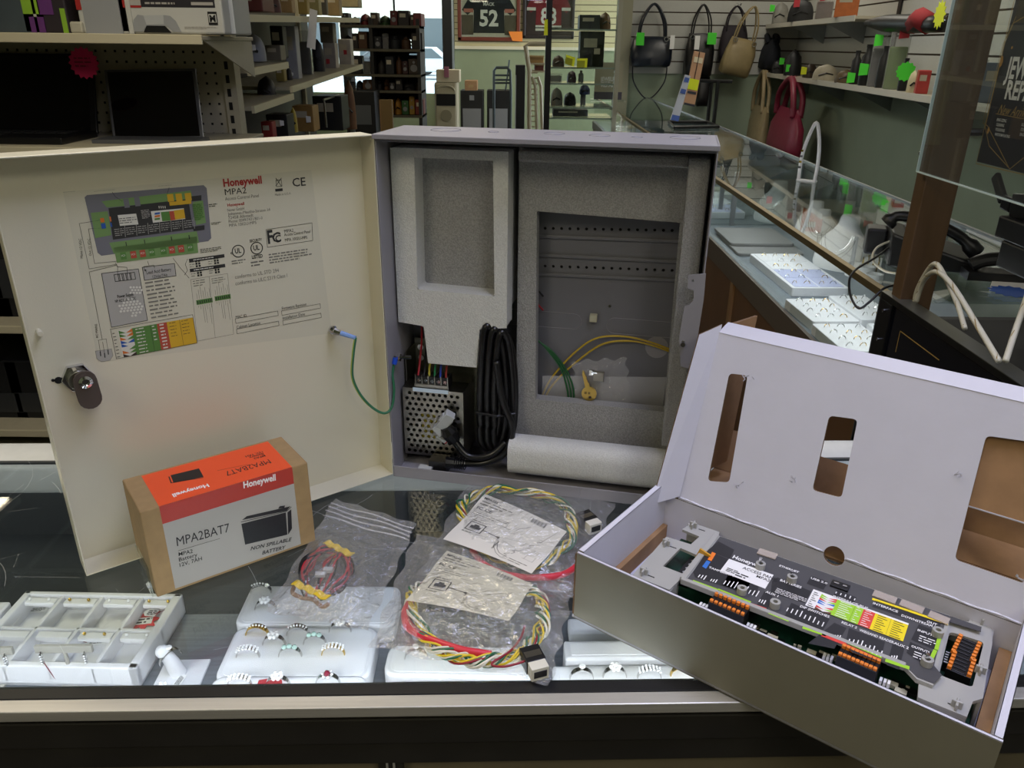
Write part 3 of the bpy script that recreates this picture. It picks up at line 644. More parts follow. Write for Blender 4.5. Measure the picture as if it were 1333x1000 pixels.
a = MB(); a.tube([(.076, .02, .05), (.07, .018, .062), (.066, .016, .07)], [.008, .011, .007], m_cord, 10); a.build('socket_end', pc, smooth=30)
a = MB(); a.tube([(x, y, .088) for x, y in ((.103, .028), (.13, .024), (.15, .036), (.14, .062), (.106, .058))], .0016, m_black, 5, closed=True); a.build('tie', pc)
a = MB(); a.box(.032, .05, .002, .012, .002, .016, m_clr); tag(a.build('connector', fthing('wire_connector', 'clear nylon wire connector lying beside the black plug in the cabinet', 'connector', CB), bev=.001))
# loose wires on the back plate
def loose(name, lab, pts, r, m, y):
    t = fthing(name, lab, 'wire', CB); a = MB(); P = [CB.loc(px, py, y=y - .002 * (i % 2)) for i, (px, py) in enumerate(pts)]
    a.tube(smoothpath(P, 7), r, m, 6); a.build('insulation', t, smooth=True)
yw = D_ - .012
m_yw = mat('yellow wire'); m_gw = mat('dark green wire', '1E5A30', .4)
m_yw2 = mat('mustard wire', 'B79A28', .4)
loose('yellow_wire', 'upper yellow wire arching across the cabinet back plate', [(704, 520), (716, 495), (745, 462), (775, 441), (810, 438), (845, 445), (875, 456)], .0013, m_yw2, yw)
loose('yellow_wire', 'lower yellow wire arching across the cabinet back plate', [(708, 520), (722, 498), (752, 470), (785, 448), (820, 444), (850, 450), (875, 459)], .0013, m_yw2, yw)
for k in range(3): loose('green_wire', ('leftmost', 'middle', 'rightmost')[k] + ' of three dark green wires at the window\'s left edge', [(694, 437 + k * 2), (712 + k * 2, 455), (730 + k * 3, 480), (738 + k * 4, 505), (741 + k * 3, 528)], .0012, m_gw, yw - .003)
loose('black_wire', 'short black stripped wire end on the cabinet back plate', [(694, 372), (700, 378), (707, 386)], .0013, mat('black wire'), yw)
loose('red_wire', 'short red stripped wire end on the cabinet back plate', [(692, 384), (700, 396), (707, 404)], .0013, mat('red wire'), yw)
# key bag
g_bag = glass('clear polybag', 'FFFFFF', 1.45, .08, 1.0, 55, haze=.07)
def sheetbag(name, lab, cat, corners, zf, amp, seed, parent=None, n=26, m=g_bag, thick=True):
    """crumpled clear bag: two welded skins over corners (BL, BR, TR, TL) with height zf(u, v)"""
    rnd = random.Random(seed); ph = [(rnd.uniform(4, 16), rnd.uniform(4, 16), rnd.uniform(0, 6), rnd.uniform(.4, 1)) for _ in range(7)]
    C = [Vector(c) for c in corners]; vs = []; fs = []
    N = (C[1] - C[0]).cross(C[3] - C[0]).normalized()
    for s_ in (0, 1):
        for j in range(n + 1):
            for i in range(n + 1):
                u, v = i / n, j / n; p = C[0] * (1 - u) * (1 - v) + C[1] * u * (1 - v) + C[2] * u * v + C[3] * (1 - u) * v
                e = min(1, 6 * min(u, 1 - u, v, 1 - v)); w = sum(abs(math.sin(a_ * u + b_ * v * (1 if k_ % 2 else -1) + c_)) ** 3 * d_ for k_, (a_, b_, c_, d_) in enumerate(ph)) / len(ph)
                w2 = .5 * abs(math.sin(31 * u + 17 * v + seed)) ** 4 * abs(math.sin(9 * v - 13 * u)) if s_ else 0
                h_ = (zf(u, v) * e + amp * (w + w2) * (.3 + .7 * e)) if s_ else .0004
                q_ = p + N * max(h_, .0004 if not s_ else .0009)
                if e < 1: q_ += (C[1] - C[0]).normalized() * amp * .6 * math.sin(23 * v + seed) * (1 - e) + (C[3] - C[0]).normalized() * amp * .6 * math.sin(19 * u + seed) * (1 - e)
                vs.append(q_)
    k = (n + 1) ** 2
    for s_ in (0, 1):
        for j in range(n):
            for i in range(n): a0 = s_ * k + j * (n + 1) + i; fs.append((a0, a0 + 1, a0 + n + 2, a0 + n + 1))
    b = MB(); b.add(vs, fs, m); o = b.build('film', parent); return o
kb = fthing('key_bag', 'small clear plastic bag taped inside the cabinet holding the lock hardware', 'plastic bag', CB)
Lk = lambda px, py: CB.loc(px, py, y=yw - .006)
kc = [Lk(704, 535), Lk(862, 535), Lk(868, 492), Lk(706, 490)]
def kz(u, v): return .004 * math.sin(PI * u)
sheetbag('film', '', '', [Lk(752, 532), Lk(822, 534), Lk(815, 466), Lk(745, 470)], kz, .004, 3, kb, 16)
b = MB(); me = plate([(p.x, p.z) for p in kc], [], .0003); b.mesh(me, glass('clear tape', 'FFFFFF', 1.4, .2, 0, haze=.12), Matrix.Translation((0, yw - .004, 0)) @ XZ); b.build('tape', kb)
key = fthing('key', 'small brass key in the clear bag inside the cabinet', 'key', CB); pk = CB.loc(767, 512, y=yw - .013)
m_brass = mat('brass key', 'C6A95C', .28, 1)
out = circ(0, 0, .0095, 20); me = plate(out, [circ(0, -.005, .002, 10)], .002); b = MB(); T = Matrix.Translation((pk.x, yw - .014, pk.z)) @ XZ @ Matrix.Rotation(.28, 4, 'Z'); b.mesh(me, m_brass, T)
b.build('bow', key, bev=.0003)
b = MB(); b.prism([(-.003, .008), (.003, .008), (.0032, .014), (.0018, .015), (.0022, .018), (.001, .019), (.0022, .022), (.001, .025), (.001, .029), (-.0005, .032), (-.0022, .028), (-.0026, .015)], -.001, .001, m_brass, T); b.build('blade', key)
r = Art((pk.x - .006, yw - .0151, pk.z - .001), (1, 0, 0), (0, 0, 1)); r.greek(0, 0, .011, .004, 1, mat('engraving', '7A6530', .5), 4, .8); r.build('engraving', key)
lk = fthing('lock_hardware', 'small bright metal lock clip beside the brass key', 'lock part', CB); pk = CB.loc(775, 487, y=yw - .012)
b = MB(); b.box(pk.x - .002, pk.x + .011, yw - .016, yw - .011, pk.z - .008, pk.z + .004, m_nick); b.box(pk.x - .008, pk.x - .002, yw - .014, yw - .012, pk.z - .002, pk.z + .006, m_chr); b.box(pk.x - .004, pk.x + .003, yw - .017, yw - .015, pk.z + .002, pk.z + .005, m_chr); b.build('clip', lk, bev=.0006)

# ---------------------------------------------------------------- door
dw = .3563
DR = Fr(CB.o.x, CB.o.y, PI - 2.4931)
FD = .032                                          # depth of the folded edge
a = MB(); a.box(-dw, 0, FD - .0014, FD, .004, H_ - .001, m_ivory)
a.box(-dw, 0, 0, FD, .003, .0045, m_ivory); a.box(-dw, 0, 0, FD, H_ - .0025, H_ - .001, m_ivory)
a.box(-dw, -dw + .0014, 0, FD, .004, H_ - .001, m_ivory); a.box(-.0014, 0, 0, FD, .004, H_ - .001, m_ivory)
door = a.build('door', cab, bev=.0008); door.rotation_euler = (0, 0, DR_A); door['label'] = 'ivory door panel seen from inside'
A = Art((0, FD - .0014, 0), (1, 0, 0), (0, 0, 1), DR, .00012)
K = mat('print black', '2A2A26', .6); KG = mat('print grey', '77756A', .6); KR = mat('print red', 'A02A22', .6); GR = mat('print green', '4E7A34', .6); GL = mat('print leaf green', '6C8C50', .6)
OR = mat('print orange', 'C86A22', .6); BL = mat('print blue', '22509A', .6); YE = mat('print yellow', 'C8A020', .6); BR = mat('print brick', 'A8452E', .6); GY = mat('print slate', '6C6C70', .6); LG = mat('print light grey', 'A4A298', .6); WH = mat('print white', 'CFCDBE', .5)
sheet = mat('ivory sheet', 'C8C4AC', .4)
px = A.px
s_ = MB(); 
A0 = Art((0, FD - .0014, 0), (1, 0, 0), (0, 0, 1), DR, .00008); A0.poly([px(82, 250), px(128, 472), px(432, 434), px(405, 221)], sheet); lab_ = A0.build('label_sheet', door)
def Q(x0, y0, x1, y1, m, l=None):                  # upright rectangle given by two photograph corners
    a_, b_ = px(x0, y0), px(x1, y1); A.rect(a_[0], b_[1], b_[0], a_[1], m, l)
def T(s, x0, y0, x1, y1, hp, m=K, bold=0, l=None):
    a_, b_ = px(x0, y0), px(x1, y1); h = px(x0, y0 - hp)[1] - a_[1]; A.text(s, a_[0], a_[1], h, m, b_[0] - a_[0], bold, l)
A.lay = 3
T('Honeywell', 291, 243, 341, 239, 10, KR, .035); T('MPA2', 293, 254, 321, 252, 8, K); T('Access Control Panel', 293, 261, 337, 257, 4.5, KG)
T('Honeywell', 296, 269, 318, 267, 4, KR, .02)
for i, s in enumerate(('Novar GmbH', 'Johannes-Mauthe-Strasse 14', '72458 Albstadt', 'Phone: 0049/7431/801-0', 'MPA 1002U-MPS')):
    T(s, 296 + i * .6, 275.5 + i * 5, 296 + (22, 56, 34, 46, 38)[i], 273 + i * 5 - (.5 if i == 1 else 0), 4, KG)
T('CE', 381, 243, 398, 241, 11, K, .01); T('Made in U.S.A.', 358, 255, 379, 253, 3, KG)
Q(358, 246, 368, 248.5, K); A.line([px(359, 232), px(366, 242)], .0006, K); A.line([px(366, 232), px(359, 242)], .0006, K); A.frame(*px(360, 243), *px(366, 234), .0005, K)
a_, b_ = px(346, 322), px(407, 292)
A.line([px(346, 299), px(406, 290), px(407, 313), px(348, 322)], .0004, K, closed=True)
T('F', 349, 317, 356, 316, 17, K, .03); T('C', 355, 316, 366, 315, 13, K, .02); T('C', 358.5, 314.5, 366, 313.5, 8, K, .02)
T('MPA2', 370, 303, 382, 301, 4, K); T('Access Control Panel', 370, 307.5, 404, 303, 4, K); T('MPA 1002U-MPS', 371, 314.5, 400, 310, 4, K)
for cx, cy in ((310, 327), (334, 323)):
    u, v = px(cx, cy); A.line(circ(u, v, .0062, 24), .0009, K, closed=True); T('UL', cx - 4, cy + 3, cx + 4, cy + 2, 6.5, K, .02)
T('c', 300, 331, 303, 331, 4, K, .02); T('SECURITY', 325, 315.5, 341, 313.5, 3.5, K, .02); T('LISTED', 328, 337, 342, 335, 4.5, K, .03)
A.greek(*px(302, 345), *px(320, 336), 2, KG, 5); A.greek(*px(327, 348), *px(343, 337.5), 2, KG, 6); A.greek(*px(351, 344), *px(405, 322), 4, KG, 7)
T('conforms to UL STD 294', 306, 363, 363, 354, 5, KG); T('conforms to ULC S319 Class I', 306.5, 371.5, 374, 361, 5, KG)
T('MAC ID', 307, 415, 321, 413, 4, K); T('Cabinet Location', 308, 428, 339, 423, 4, K); T('Firmware Revision', 367, 403.5, 399, 398.5, 4, K); T('Installation Date', 368, 416, 397, 411.5, 4, K)
for x0, y0, x1, y1 in ((307, 421, 362, 410), (308.5, 434.5, 363, 423), (367, 410.5, 417, 399.5), (368.5, 423, 418, 412)):
    (u0, v0), (u1, _) = px(x0, y0), px(x1, y1); A.frame(u0, v0, u1, v0 + .0052, .0004, K)
# board drawing
A.lay = 2; A.poly([px(113, 254), px(265, 241), px(269, 245), px(275, 310), px(271, 314), px(132, 333), px(127, 329), px(110, 257)], GY)
A.lay = 3
A.poly([px(132, 262), px(248, 248), px(252, 260), px(139, 270)], GL); A.poly([px(118, 277), px(140, 275), px(145, 306), px(124, 310)], GL)
A.poly([px(251, 263), px(264, 261), px(268, 290), px(255, 293)], GL); A.poly([px(142, 316), px(256, 301), px(259, 316), px(148, 330)], GL)
A.poly([px(148, 322), px(256, 308), px(258, 329), px(152, 342)], GL)
A.lay = 4; A.poly([px(141, 271), px(245, 259), px(251, 298), px(147, 312)], K); A.poly([px(244, 256), px(262, 254), px(262, 261), px(250, 262)], K); A.poly([px(250, 295), px(266, 293), px(266, 299), px(252, 301)], K)
A.lay = 5
for x in (217, 228, 240): Q(x, 253 - (x - 217) * .06, x + 9.5, 262 - (x - 217) * .06, YE)
Q(220, 263, 249, 265, YE); Q(160, 259, 169, 270, GY); Q(174, 257, 183, 268, GY)
A.poly([px(153, 280), px(177, 278), px(180, 292), px(156, 294)], WH); A.poly([px(196, 275), px(239, 271), px(241, 285), px(199, 290)], WH)
A.lay = 6; A.poly([px(209, 276), px(220, 275), px(222, 287), px(211, 288)], GR); A.poly([px(220, 275), px(226, 274.5), px(228, 286), px(222, 287)], BR); A.poly([px(226, 274), px(239, 272), px(241, 284), px(228, 286)], YE)
for i, m_ in enumerate((BL, OR, GR)): A.poly([px(201, 277 + i * 3.6), px(208, 276 + i * 3.6), px(208, 278.5 + i * 3.6), px(201, 279.5 + i * 3.6)], m_)
Q(130, 284, 136, 289, OR); Q(131, 291, 138, 297, BL); Q(142, 282, 145, 288, OR); Q(143, 290, 146, 295, BL)
for x, m_ in ((156, GR), (169, BR), (181, BR), (193, GR), (208, GR), (219, BR), (231, BR), (243, GR)):
    y = 337 - (x - 156) * .125; Q(x, y - 8, x + 9, y, m_); T('IO', x + 2, y - 3, x + 7, y - 3.5, 2.5, WH, l=7)
for x in range(150, 246, 15): y = 308 - (x - 150) * .12; A.greek(*px(x, y), *px(x + 11, y - 12), 4, LG, x, .3); A.line([px(x + 13, y), px(x + 12, y - 14)], .0004, LG)
for x, y in ((163, 318), (187, 315), (222, 311), (245, 309)): Q(x, y - 3, x + 2, y + 2, K)
A.lay = 7; A.greek(*px(156, 292), *px(177, 281), 3, K, 9, .3); A.greek(*px(185, 285), *px(194, 272), 6, LG, 10, .4)
for i in range(4): Q(206 + i * 2.6, 268, 207.6 + i * 2.6, 271, WH)
A.greek(*px(253, 287), *px(263, 264), 9, GR, 12, .6)
A.lay = 3; A.greek(*px(122, 249), *px(161, 246), 1, K, 11, .7); A.greek(*px(206, 242.5), *px(231, 240), 1, K, 12, .7); A.greek(*px(82, 250.5), *px(105, 248), 1, KG, 13, .7)
A.greek(*px(272, 270), *px(284, 264), 2, K, 14); A.greek(*px(275, 293), *px(288, 288), 2, K, 15); A.greek(*px(261, 330), *px(290, 320), 3, K, 16, .4)
for P_ in ([(134, 286), (103, 291), (116, 350), (152, 344)], [(130, 297), (115, 298), (123, 343), (152, 340)], [(150, 342), (153, 347), (153, 358)], [(152, 347), (165, 348), (166, 357)], [(152, 345), (116, 354), (133, 442)], [(192, 340), (194, 346), (187, 347), (188, 352)], [(194, 346), (200, 345), (201, 349)], [(225, 336), (234, 348), (240, 355), (246, 362)], [(244, 337), (241, 344), (244, 352), (240, 358)], [(146, 250), (150, 256), (159, 262)], [(220, 244), (217, 254)]):
    A.line([px(*p) for p in P_], .00035, K)
for x in (158, 164, 170, 176): pass
A.lay = 2; A.poly([px(132, 356), px(180, 350), px(192, 417), px(145, 426)], LG); A.line([px(132, 356), px(180, 350), px(192, 417), px(145, 426)], .0005, K, 3, True)
A.lay = 4; rr = random.Random(3)
for j in range(7):
    for i in range(7):
        if (i - 3) ** 2 + (j - 3) ** 2 < 13 and not (i < 3 and j > 4): u, v = px(154 + i * 4.4 + (j % 2) * 2 + j * .8, 391 + j * 3.6 - i * .5); A.poly(circ(u, v, .0013, 6), WH)
for j in range(3):
    for i in range(4): u, v = px(170 + i * 4 + (j % 2) * 2, 374 + j * 3.6); A.poly(circ(u, v, .0012, 6), WH)
for i in range(5): u, v = px(150 + i * 5, 366.5 - i * .6); A.frame(u, v, u + .0045, v + .0068, .0005, K)
T('Power Supply', 153, 388, 174, 385, 4, K, .02); T('NP AC 5.8A, 12VDC', 150, 394, 177, 390, 3.5, K, .02)
A.lay = 2; A.poly([px(185, 348), px(227, 343), px(229, 359), px(188, 365)], LG); A.line([px(185, 348), px(227, 343), px(229, 359), px(188, 365)], .0005, K, 3, True); A.lay = 4
T('+', 188, 354, 191, 354, 4, K, .03); T('Lead Acid Battery', 191, 357, 223, 353, 4.5, K); T('12Vdc/7Ah', 199, 362.5, 218, 360, 4.2, K)
for i in range(10): (u0, v0), (u1, _) = px(189 + i * .9, 371 + i * 5.0), px(238 + i, 366 + i * 5); A.greek(u0, v0, u0 + (u1 - u0) * (1 if i % 4 else .85), v0 + .0038, 1, KG, 20 + i, .38)
# pinout table
def tab(x0, y0, x1, y1, m_, l=3): a_, b_ = px(x0, y0), px(x1, y1); A.rect(a_[0], a_[1], b_[0], b_[1], m_, l); return a_, b_
cols = [(146, 158), (158, 170), (175, 197), (197, 206), (206, 220), (220, 237), (237, 255)]
u0, v0 = px(152, 467); u1, v1 = px(258, 445); 
zb = px(152, 467)[1]; zt_ = px(146, 432)[1]; ux = lambda x: px(x, 450)[0]
A.frame(ux(148), zb, ux(257), zt_ + .003, .0004, K); A.rect(ux(157), zb, ux(257), zt_, WH, 2)
A.rect(ux(176), zb, ux(210), zt_, GR, 3); A.rect(ux(209), zb, ux(222), zt_, BR, 4); A.rect(ux(222), zb, ux(257), zt_, YE, 3); A.line([(ux(239), zb), (ux(239), zt_)], .0003, K, 4); A.line([(ux(200), zb), (ux(200), zt_)], .0003, K, 4)
nr = 8; dv = (zt_ - zb) / nr
for i in range(nr):
    v = zb + i * dv
    m1, m2 = ((mat('print brown', '3A2A20', .6), mat('print brown')), (OR, GR), (WH, GR), (BL, WH), (BL, BL), (OR, GR), (GR, OR), (GR, OR))[i]
    A.poly([(ux(158), v), (ux(167), v), (ux(158), v + dv)], m1, 3); A.poly([(ux(167), v), (ux(176), v), (ux(176), v + dv)], m2, 3)
    A.greek(ux(180), v + dv * .15, ux(196), v + dv * .85, 1, WH, i, .4, 4); A.greek(ux(212), v + dv * .1, ux(221), v + dv * .9, 1, WH, i + 3, .5, 5)
    if i > 2: A.greek(ux(202), v + dv * .15, ux(208), v + dv * .85, 1, WH, i, .4, 5); A.greek(ux(225), v + dv * .2, ux(237), v + dv * .8, 1, K, i, .25, 4); A.greek(ux(241), v + dv * .2, ux(254), v + dv * .8, 1, K, i, .25, 4)
    A.greek(ux(149.5), v + dv * .2, ux(155), v + dv * .8, 1, K, i, .3, 4)
# wiring tables, right of it
for x0, x1, y in ((246, 292, 339), (247, 293, 352)): (a_, b_), (c_, _) = px(x0, y), px(x1, y - 6); A.rect(a_, b_ - .002, c_, b_ + .0015, K, 3); A.greek(a_ + .004, b_ - .001, c_ - .004, b_ + .0006, 1, WH, x0, .5, 4)
for x, y in ((255, 348), (279, 344), (257, 360), (280, 356)):
    for i in (0, 1):
        for j in (0, 1, 2): u, v = px(x, y); A.rect(u + i * .0028, v + j * .0026, u + i * .0028 + .002, v + j * .0026 + .002, K, 3)
    A.greek(u - .006, v, u - .001, v + .007, 3, KG, x, .3, 3)
A.line([px(248, 364), px(296, 356), px(304, 435), px(257, 444)], .0003, KG, 3, True); A.line([px(272, 360), px(280, 440)], .0003, KG)
A.greek(*px(252, 374), *px(268, 362), 3, KG, 31, .3); A.greek(*px(276, 370), *px(293, 359), 3, KG, 32, .3)
for x, y in ((256, 397), (280, 392)):
    u, v = px(x, y); A.rect(u, v, u + .0165, v + .005, GR, 3)
    for i in range(7):
        A.rect(u + .001 + i * .0022, v + .001, u + .002 + i * .0022, v + .004, K, 4); h_ = .006 + (i * 37 % 5) * .0018; A.line([(u + .0015 + i * .0022, v + .006), (u + .0015 + i * .0022, v + .006 + h_)], .0003, KG, 3); A.line([(u + .0015 + i * .0022, v - .001), (u + .0015 + i * .0022, v - .003 - (h_ - .006) * .6)], .0003, KG, 3)
    for i in (2, 3, 5): A.line([(u + .0015 + i * .0022, v - .004), (u + .0015 + i * .0022, v - .018 - i * .001)], .0003, KG, 3)
# mains plug drawing
A.lay = 2; A.poly([px(124, 457), px(145, 454), px(147, 463), px(143, 469), px(132, 471), px(126, 467)], LG); A.lay = 3; A.line([px(124, 457), px(145, 454), px(147, 463), px(143, 469), px(132, 471), px(126, 467)], .0003, KG, closed=True)
for x, y in ((131, 461), (136.5, 463), (141, 459)): A.line([px(x, y), px(x - 3, y - 18)], .0003, K); A.line([px(x, y + 2), px(x - .6, y - 3)], .0009, K)
A.line([px(127.5, 443), px(138.5, 441)], .0003, K)
for (x, y), s in (((128, 440), 'AC MAINS'), ((108, 336), 'Mains 12 VDC'), ((119, 333), 'Out 12 VDC')):
    u, v = px(x, y); A.text(s, u, v, .0022, K, rot=PI / 2 - .1)
A.build('printed_diagram', lab_)
# lock, hole, studs
q = lambda x, y: DR.loc(x, y, y=FD - .0014)
p = q(100, 490); a = MB(); n6 = circ(0, 0, .0145, 6); a.prism(n6, 0, .006, m_chr, Matrix.Translation((p.x, FD - .0074, p.z)) @ XZ); a.cyl((p.x, FD - .016, p.z), .0098, .014, m_nick, 20, 'y'); lock = a.build('cam_lock', door, bev=.0006)
a = MB(); a.prism([(x_ + 0, z_) for x_, z_ in [(.0105 * math.cos(t), .0105 * math.sin(t)) for t in [i * PI / 8 for i in range(9)]] + [(.0105 * math.cos(t), -.019 + .0105 * math.sin(t)) for t in [PI + i * PI / 8 for i in range(9)]]], 0, .003, mat('dark bronze cam', '5E534C', .4, .6), Matrix.Translation((p.x + .004, FD - .020, p.z)) @ XZ @ Matrix.Rotation(.06, 4, 'Z')); a.build('cam', lock, bev=.0005)
a = MB(); a.lathe([(.0001, 0), (.0062, 0), (.0062, .003), (.0035, .004), (.0032, .0015), (.0001, .0015)], m_chr, 18, Matrix.Translation((p.x + .004, FD - .020, p.z)) @ Matrix.Rotation(PI / 2, 4, 'X')); a.build('nut', lock, smooth=30)
p = q(76, 495); a = MB(); a.prism(circ(p.x, p.z, .0035, 12), -.0004, .0002, m_black, Matrix.Translation((0, FD - .0017, 0)) @ XZ); a.prism(circ(p.x - .0045, p.z + .001, .0016, 8), -.0004, .0002, m_black, Matrix.Translation((0, FD - .0017, 0)) @ XZ); a.build('keyhole', door)
p = q(50, 431); a = MB(); a.cyl((p.x, FD - .012, p.z), .0026, .011, m_ivory, 12, 'y'); a.build('stud', door, bev=.0005)
p = q(431, 428); a = MB(); a.cyl((p.x, FD - .014, p.z), .003, .0125, m_chr, 12, 'y'); a.prism(circ(p.x, p.z, .0055, 6), -.001, .002, m_chr, Matrix.Translation((0, FD - .007, 0)) @ XZ); a.build('ground_stud', door)
T2 = Matrix.Rotation(DR_A, 4, 'Z'); g0 = T2 @ Vector((p.x, FD - .012, p.z)); 
g1 = T2 @ Vector((p.x + .018, FD - .020, p.z - .003))
m_gy = mat('green ground wire', '2C6E4C', .35)
def cl(px_, py_, y): return CB.loc(px_, py_, y=y)
e1 = cl(463, 440, -.03)
gw = MB(); P = smoothpath([e1, cl(460, 462, -.03), cl(459, 490, -.028), cl(468, 512, -.024), cl(484, 530, -.016), cl(500, 538, -.008), cl(510, 530, .0), cl(513, 508, .006), cl(511, 488, .01), cl(513, 474, .014)], 8); gw.tube(P, .0016, m_gy, 8)
gw.build('ground_wire', cab, smooth=True)
# yellow stripe along the ground wire
gs = MB(); gs.tube([p_ + Vector((-.0009, -.0009, 0)) for p_ in P[:int(len(P) * .45)]], .0009, mat('lime stripe', 'A9B84A', .4), 5); gs.build('wire_stripe', cab, smooth=True)
a = MB(); a.tube([g0, g0 + (e1 - g0) * .3], [.0045, .003], m_chr, 8); a.tube([g0 + (e1 - g0) * .3, e1], [.0032, .0024], mat('clear blue sleeve', '7EA0D8', .2), 8); a.build('ring_terminal', cab)
b0 = cl(513, 474, .014); b1 = cl(515, 466, .016); a = MB(); a.tube([b0, b1], .0032, mat('blue crimp', '2050C8', .3), 8); a.build('crimp_sleeve', cab)
a = MB(); c0 = cl(513, 465, .02); a.tube([Vector((.0, c0.y, c0.z)), Vector((.022, c0.y + .004, c0.z))], .0022, m_chr, 8); a.tube([Vector((.006, c0.y, c0.z)), Vector((.010, c0.y, c0.z))], .005, m_chr, 6); a.build('ground_screw', cab)
# ---------------------------------------------------------------- battery box
BX = Fr(-.3503, .6281, .6372); bl_, bw_, bh_ = .1672, .0743, .0996
m_kraft = mat('kraft cardboard', 'A4885C', .8, nz=.12, ns=80); m_kraftd = mat('brown cardboard', 'A07C56', .85, nz=.15, ns=60)
bx = fthing('battery_box', 'brown cardboard battery box with an orange and white wrap label', 'box', BX)
a = MB(); a.box(0, bl_, 0, bw_, 0, bh_, m_kraft); a.build('carton', bx, bev=.0012)
OR2 = mat('label orange', 'F05423', .35); RD2 = mat('label red', 'B5301E', .35); WT2 = mat('label grey white', 'ACAA9F', .4); K2 = mat('label black', '141416', .4); W2 = mat('label white', 'F2EEE6', .4)
A = Art((0, 0, 0), (1, 0, 0), (0, 0, 1), BX, .0001); px = A.px
lu0, lu1 = px(219, 720)[0], px(387, 668)[0]
A.lay = 1; A.rect(lu0, .003, lu1, bh_, WT2); rb = px(300, 655)[1]; A.lay = 2; A.rect(lu0, rb, lu1, bh_, RD2)
A.lay = 3
def T(s, x0, y0, x1, y1, hp, m=K, bold=0, l=None, ital=0):
    a_, b_ = px(x0, y0), px(x1, y1); h = px(x0, y0 - hp)[1] - a_[1]; A.text(s, a_[0], a_[1], h, m, b_[0] - a_[0], bold, l, math.atan2(b_[1] - a_[1], b_[0] - a_[0]), ital)
T('Honeywell', 317, 635.5, 359, 625, 8.5, W2, .03); T('MPA2BAT7', 230.5, 711, 299, 692, 12, K2); A.line([px(232, 717), px(286, 701)], .0004, K2)
T('MPA2', 232.5, 724, 251, 719.5, 5, K2, .008); T('Battery', 233, 731, 257, 724, 5, K2, .008); T('12V, 7AH', 234, 738, 263, 729, 5, K2, .008)
T('NON SPILLABLE', 326, 716.5, 379, 704, 4.6, K2, .02, ital=.25); T('BATTERY', 341, 722, 371, 714.5, 4.6, K2, .02, ital=.25)
A.poly([px(314, 682), px(372, 667), px(374, 696), px(319, 709)], K2); A.poly([px(374, 667), px(379, 663), px(380, 688), px(375, 696)], K2); A.poly([px(315, 677), px(321, 672), px(378, 659), px(373, 665)], K2)
A.line([px(314, 679.5), px(373, 665.5), px(379, 660)], .0007, K2); A.poly([px(362, 662), px(364, 659), px(371, 658), px(370, 661)], K2)
a = Art((0, 0, bh_), (1, 0, 0), (0, 1, 0), BX, .0001); a.lay = 1; a.rect(lu0, 0, lu1, bw_ - .004, OR2); a.lay = 2; px = a.px; A_, A = A, a
def Tt(s, x0, y0, x1, y1, h, m, bold=0):           # print upside down on the lid
    a_, b_ = px(x0, y0), px(x1, y1); a.text(s, a_[0], (a_[1] + b_[1]) / 2, h, m, a_[0] - b_[0], bold, None, PI)
Tt('MPA2BAT7', 349, 598, 292, 615, .010, K2); a.line([px(322, 605), px(283, 613)], .0004, K2); Tt('MPA2', 344, 592, 330, 597, .004, K2, .015); Tt('Battery', 342, 590, 324, 595.5, .004, K2, .015); Tt('12V, 7AH', 341, 587.5, 319, 594, .004, K2, .015); Tt('Honeywell', 271, 631, 223, 642.5, .007, W2, .03)
a.poly([px(222, 619), px(259, 610), px(265, 621), px(226, 629)], K2); a.line([px(220, 621), px(223, 629), px(264, 622)], .0012, K2)
lab = A_.build('front_print', bx); tag(lab, 'grey white label face'); o = a.build('top_print', bx)
# clear acrylic riser leaning behind the box
ac = fthing('acrylic_sheet', 'small clear acrylic sheet standing behind the left end of the battery box', 'acrylic sheet', BX)
a = MB(); a.box(-.004, -.002, .004, .05, 0, .035, glass('clear acrylic', 'F4F8F8', 1.49)); a.build('sheet', ac)

# ---------------------------------------------------------------- white mailer carton
TR = Fr(.0609, .607, -.6563); tl, tw, th = .3493, .174, .0756
m_cin = mat('white cardboard', 'CFCFDA', .6, nz=.03, ns=30, bump=.15, bs=60); m_cout = mat('shaded white cardboard', '827F70', .6, nz=.05, ns=20); m_core = mat('cardboard edge', '7A6045', .9, nz=.3, ns=300)  # outer skin is white board too, its colour darkened to carry the shade
mail = fthing('mailer_carton', 'open white mailer carton with slotted lid, overhanging the counter edge on the right', 'carton', TR)
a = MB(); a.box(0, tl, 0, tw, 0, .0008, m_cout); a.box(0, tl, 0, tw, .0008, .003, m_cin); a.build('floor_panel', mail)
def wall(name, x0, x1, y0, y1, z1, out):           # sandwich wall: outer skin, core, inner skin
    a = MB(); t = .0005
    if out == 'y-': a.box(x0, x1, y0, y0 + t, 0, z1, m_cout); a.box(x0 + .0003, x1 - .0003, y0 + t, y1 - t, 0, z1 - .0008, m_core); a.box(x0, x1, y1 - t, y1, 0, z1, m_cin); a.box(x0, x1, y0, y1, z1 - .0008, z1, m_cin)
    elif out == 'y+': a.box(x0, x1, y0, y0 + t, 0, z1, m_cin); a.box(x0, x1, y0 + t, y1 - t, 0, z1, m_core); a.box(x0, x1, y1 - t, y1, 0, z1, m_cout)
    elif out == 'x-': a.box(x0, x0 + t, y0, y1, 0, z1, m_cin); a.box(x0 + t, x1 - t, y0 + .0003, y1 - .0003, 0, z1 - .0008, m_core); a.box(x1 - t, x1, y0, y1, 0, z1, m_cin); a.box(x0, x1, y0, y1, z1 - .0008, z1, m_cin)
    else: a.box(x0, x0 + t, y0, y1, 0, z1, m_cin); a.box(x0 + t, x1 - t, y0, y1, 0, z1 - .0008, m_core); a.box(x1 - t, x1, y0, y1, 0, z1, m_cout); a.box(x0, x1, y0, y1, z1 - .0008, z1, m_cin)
    return a.build(name, mail)
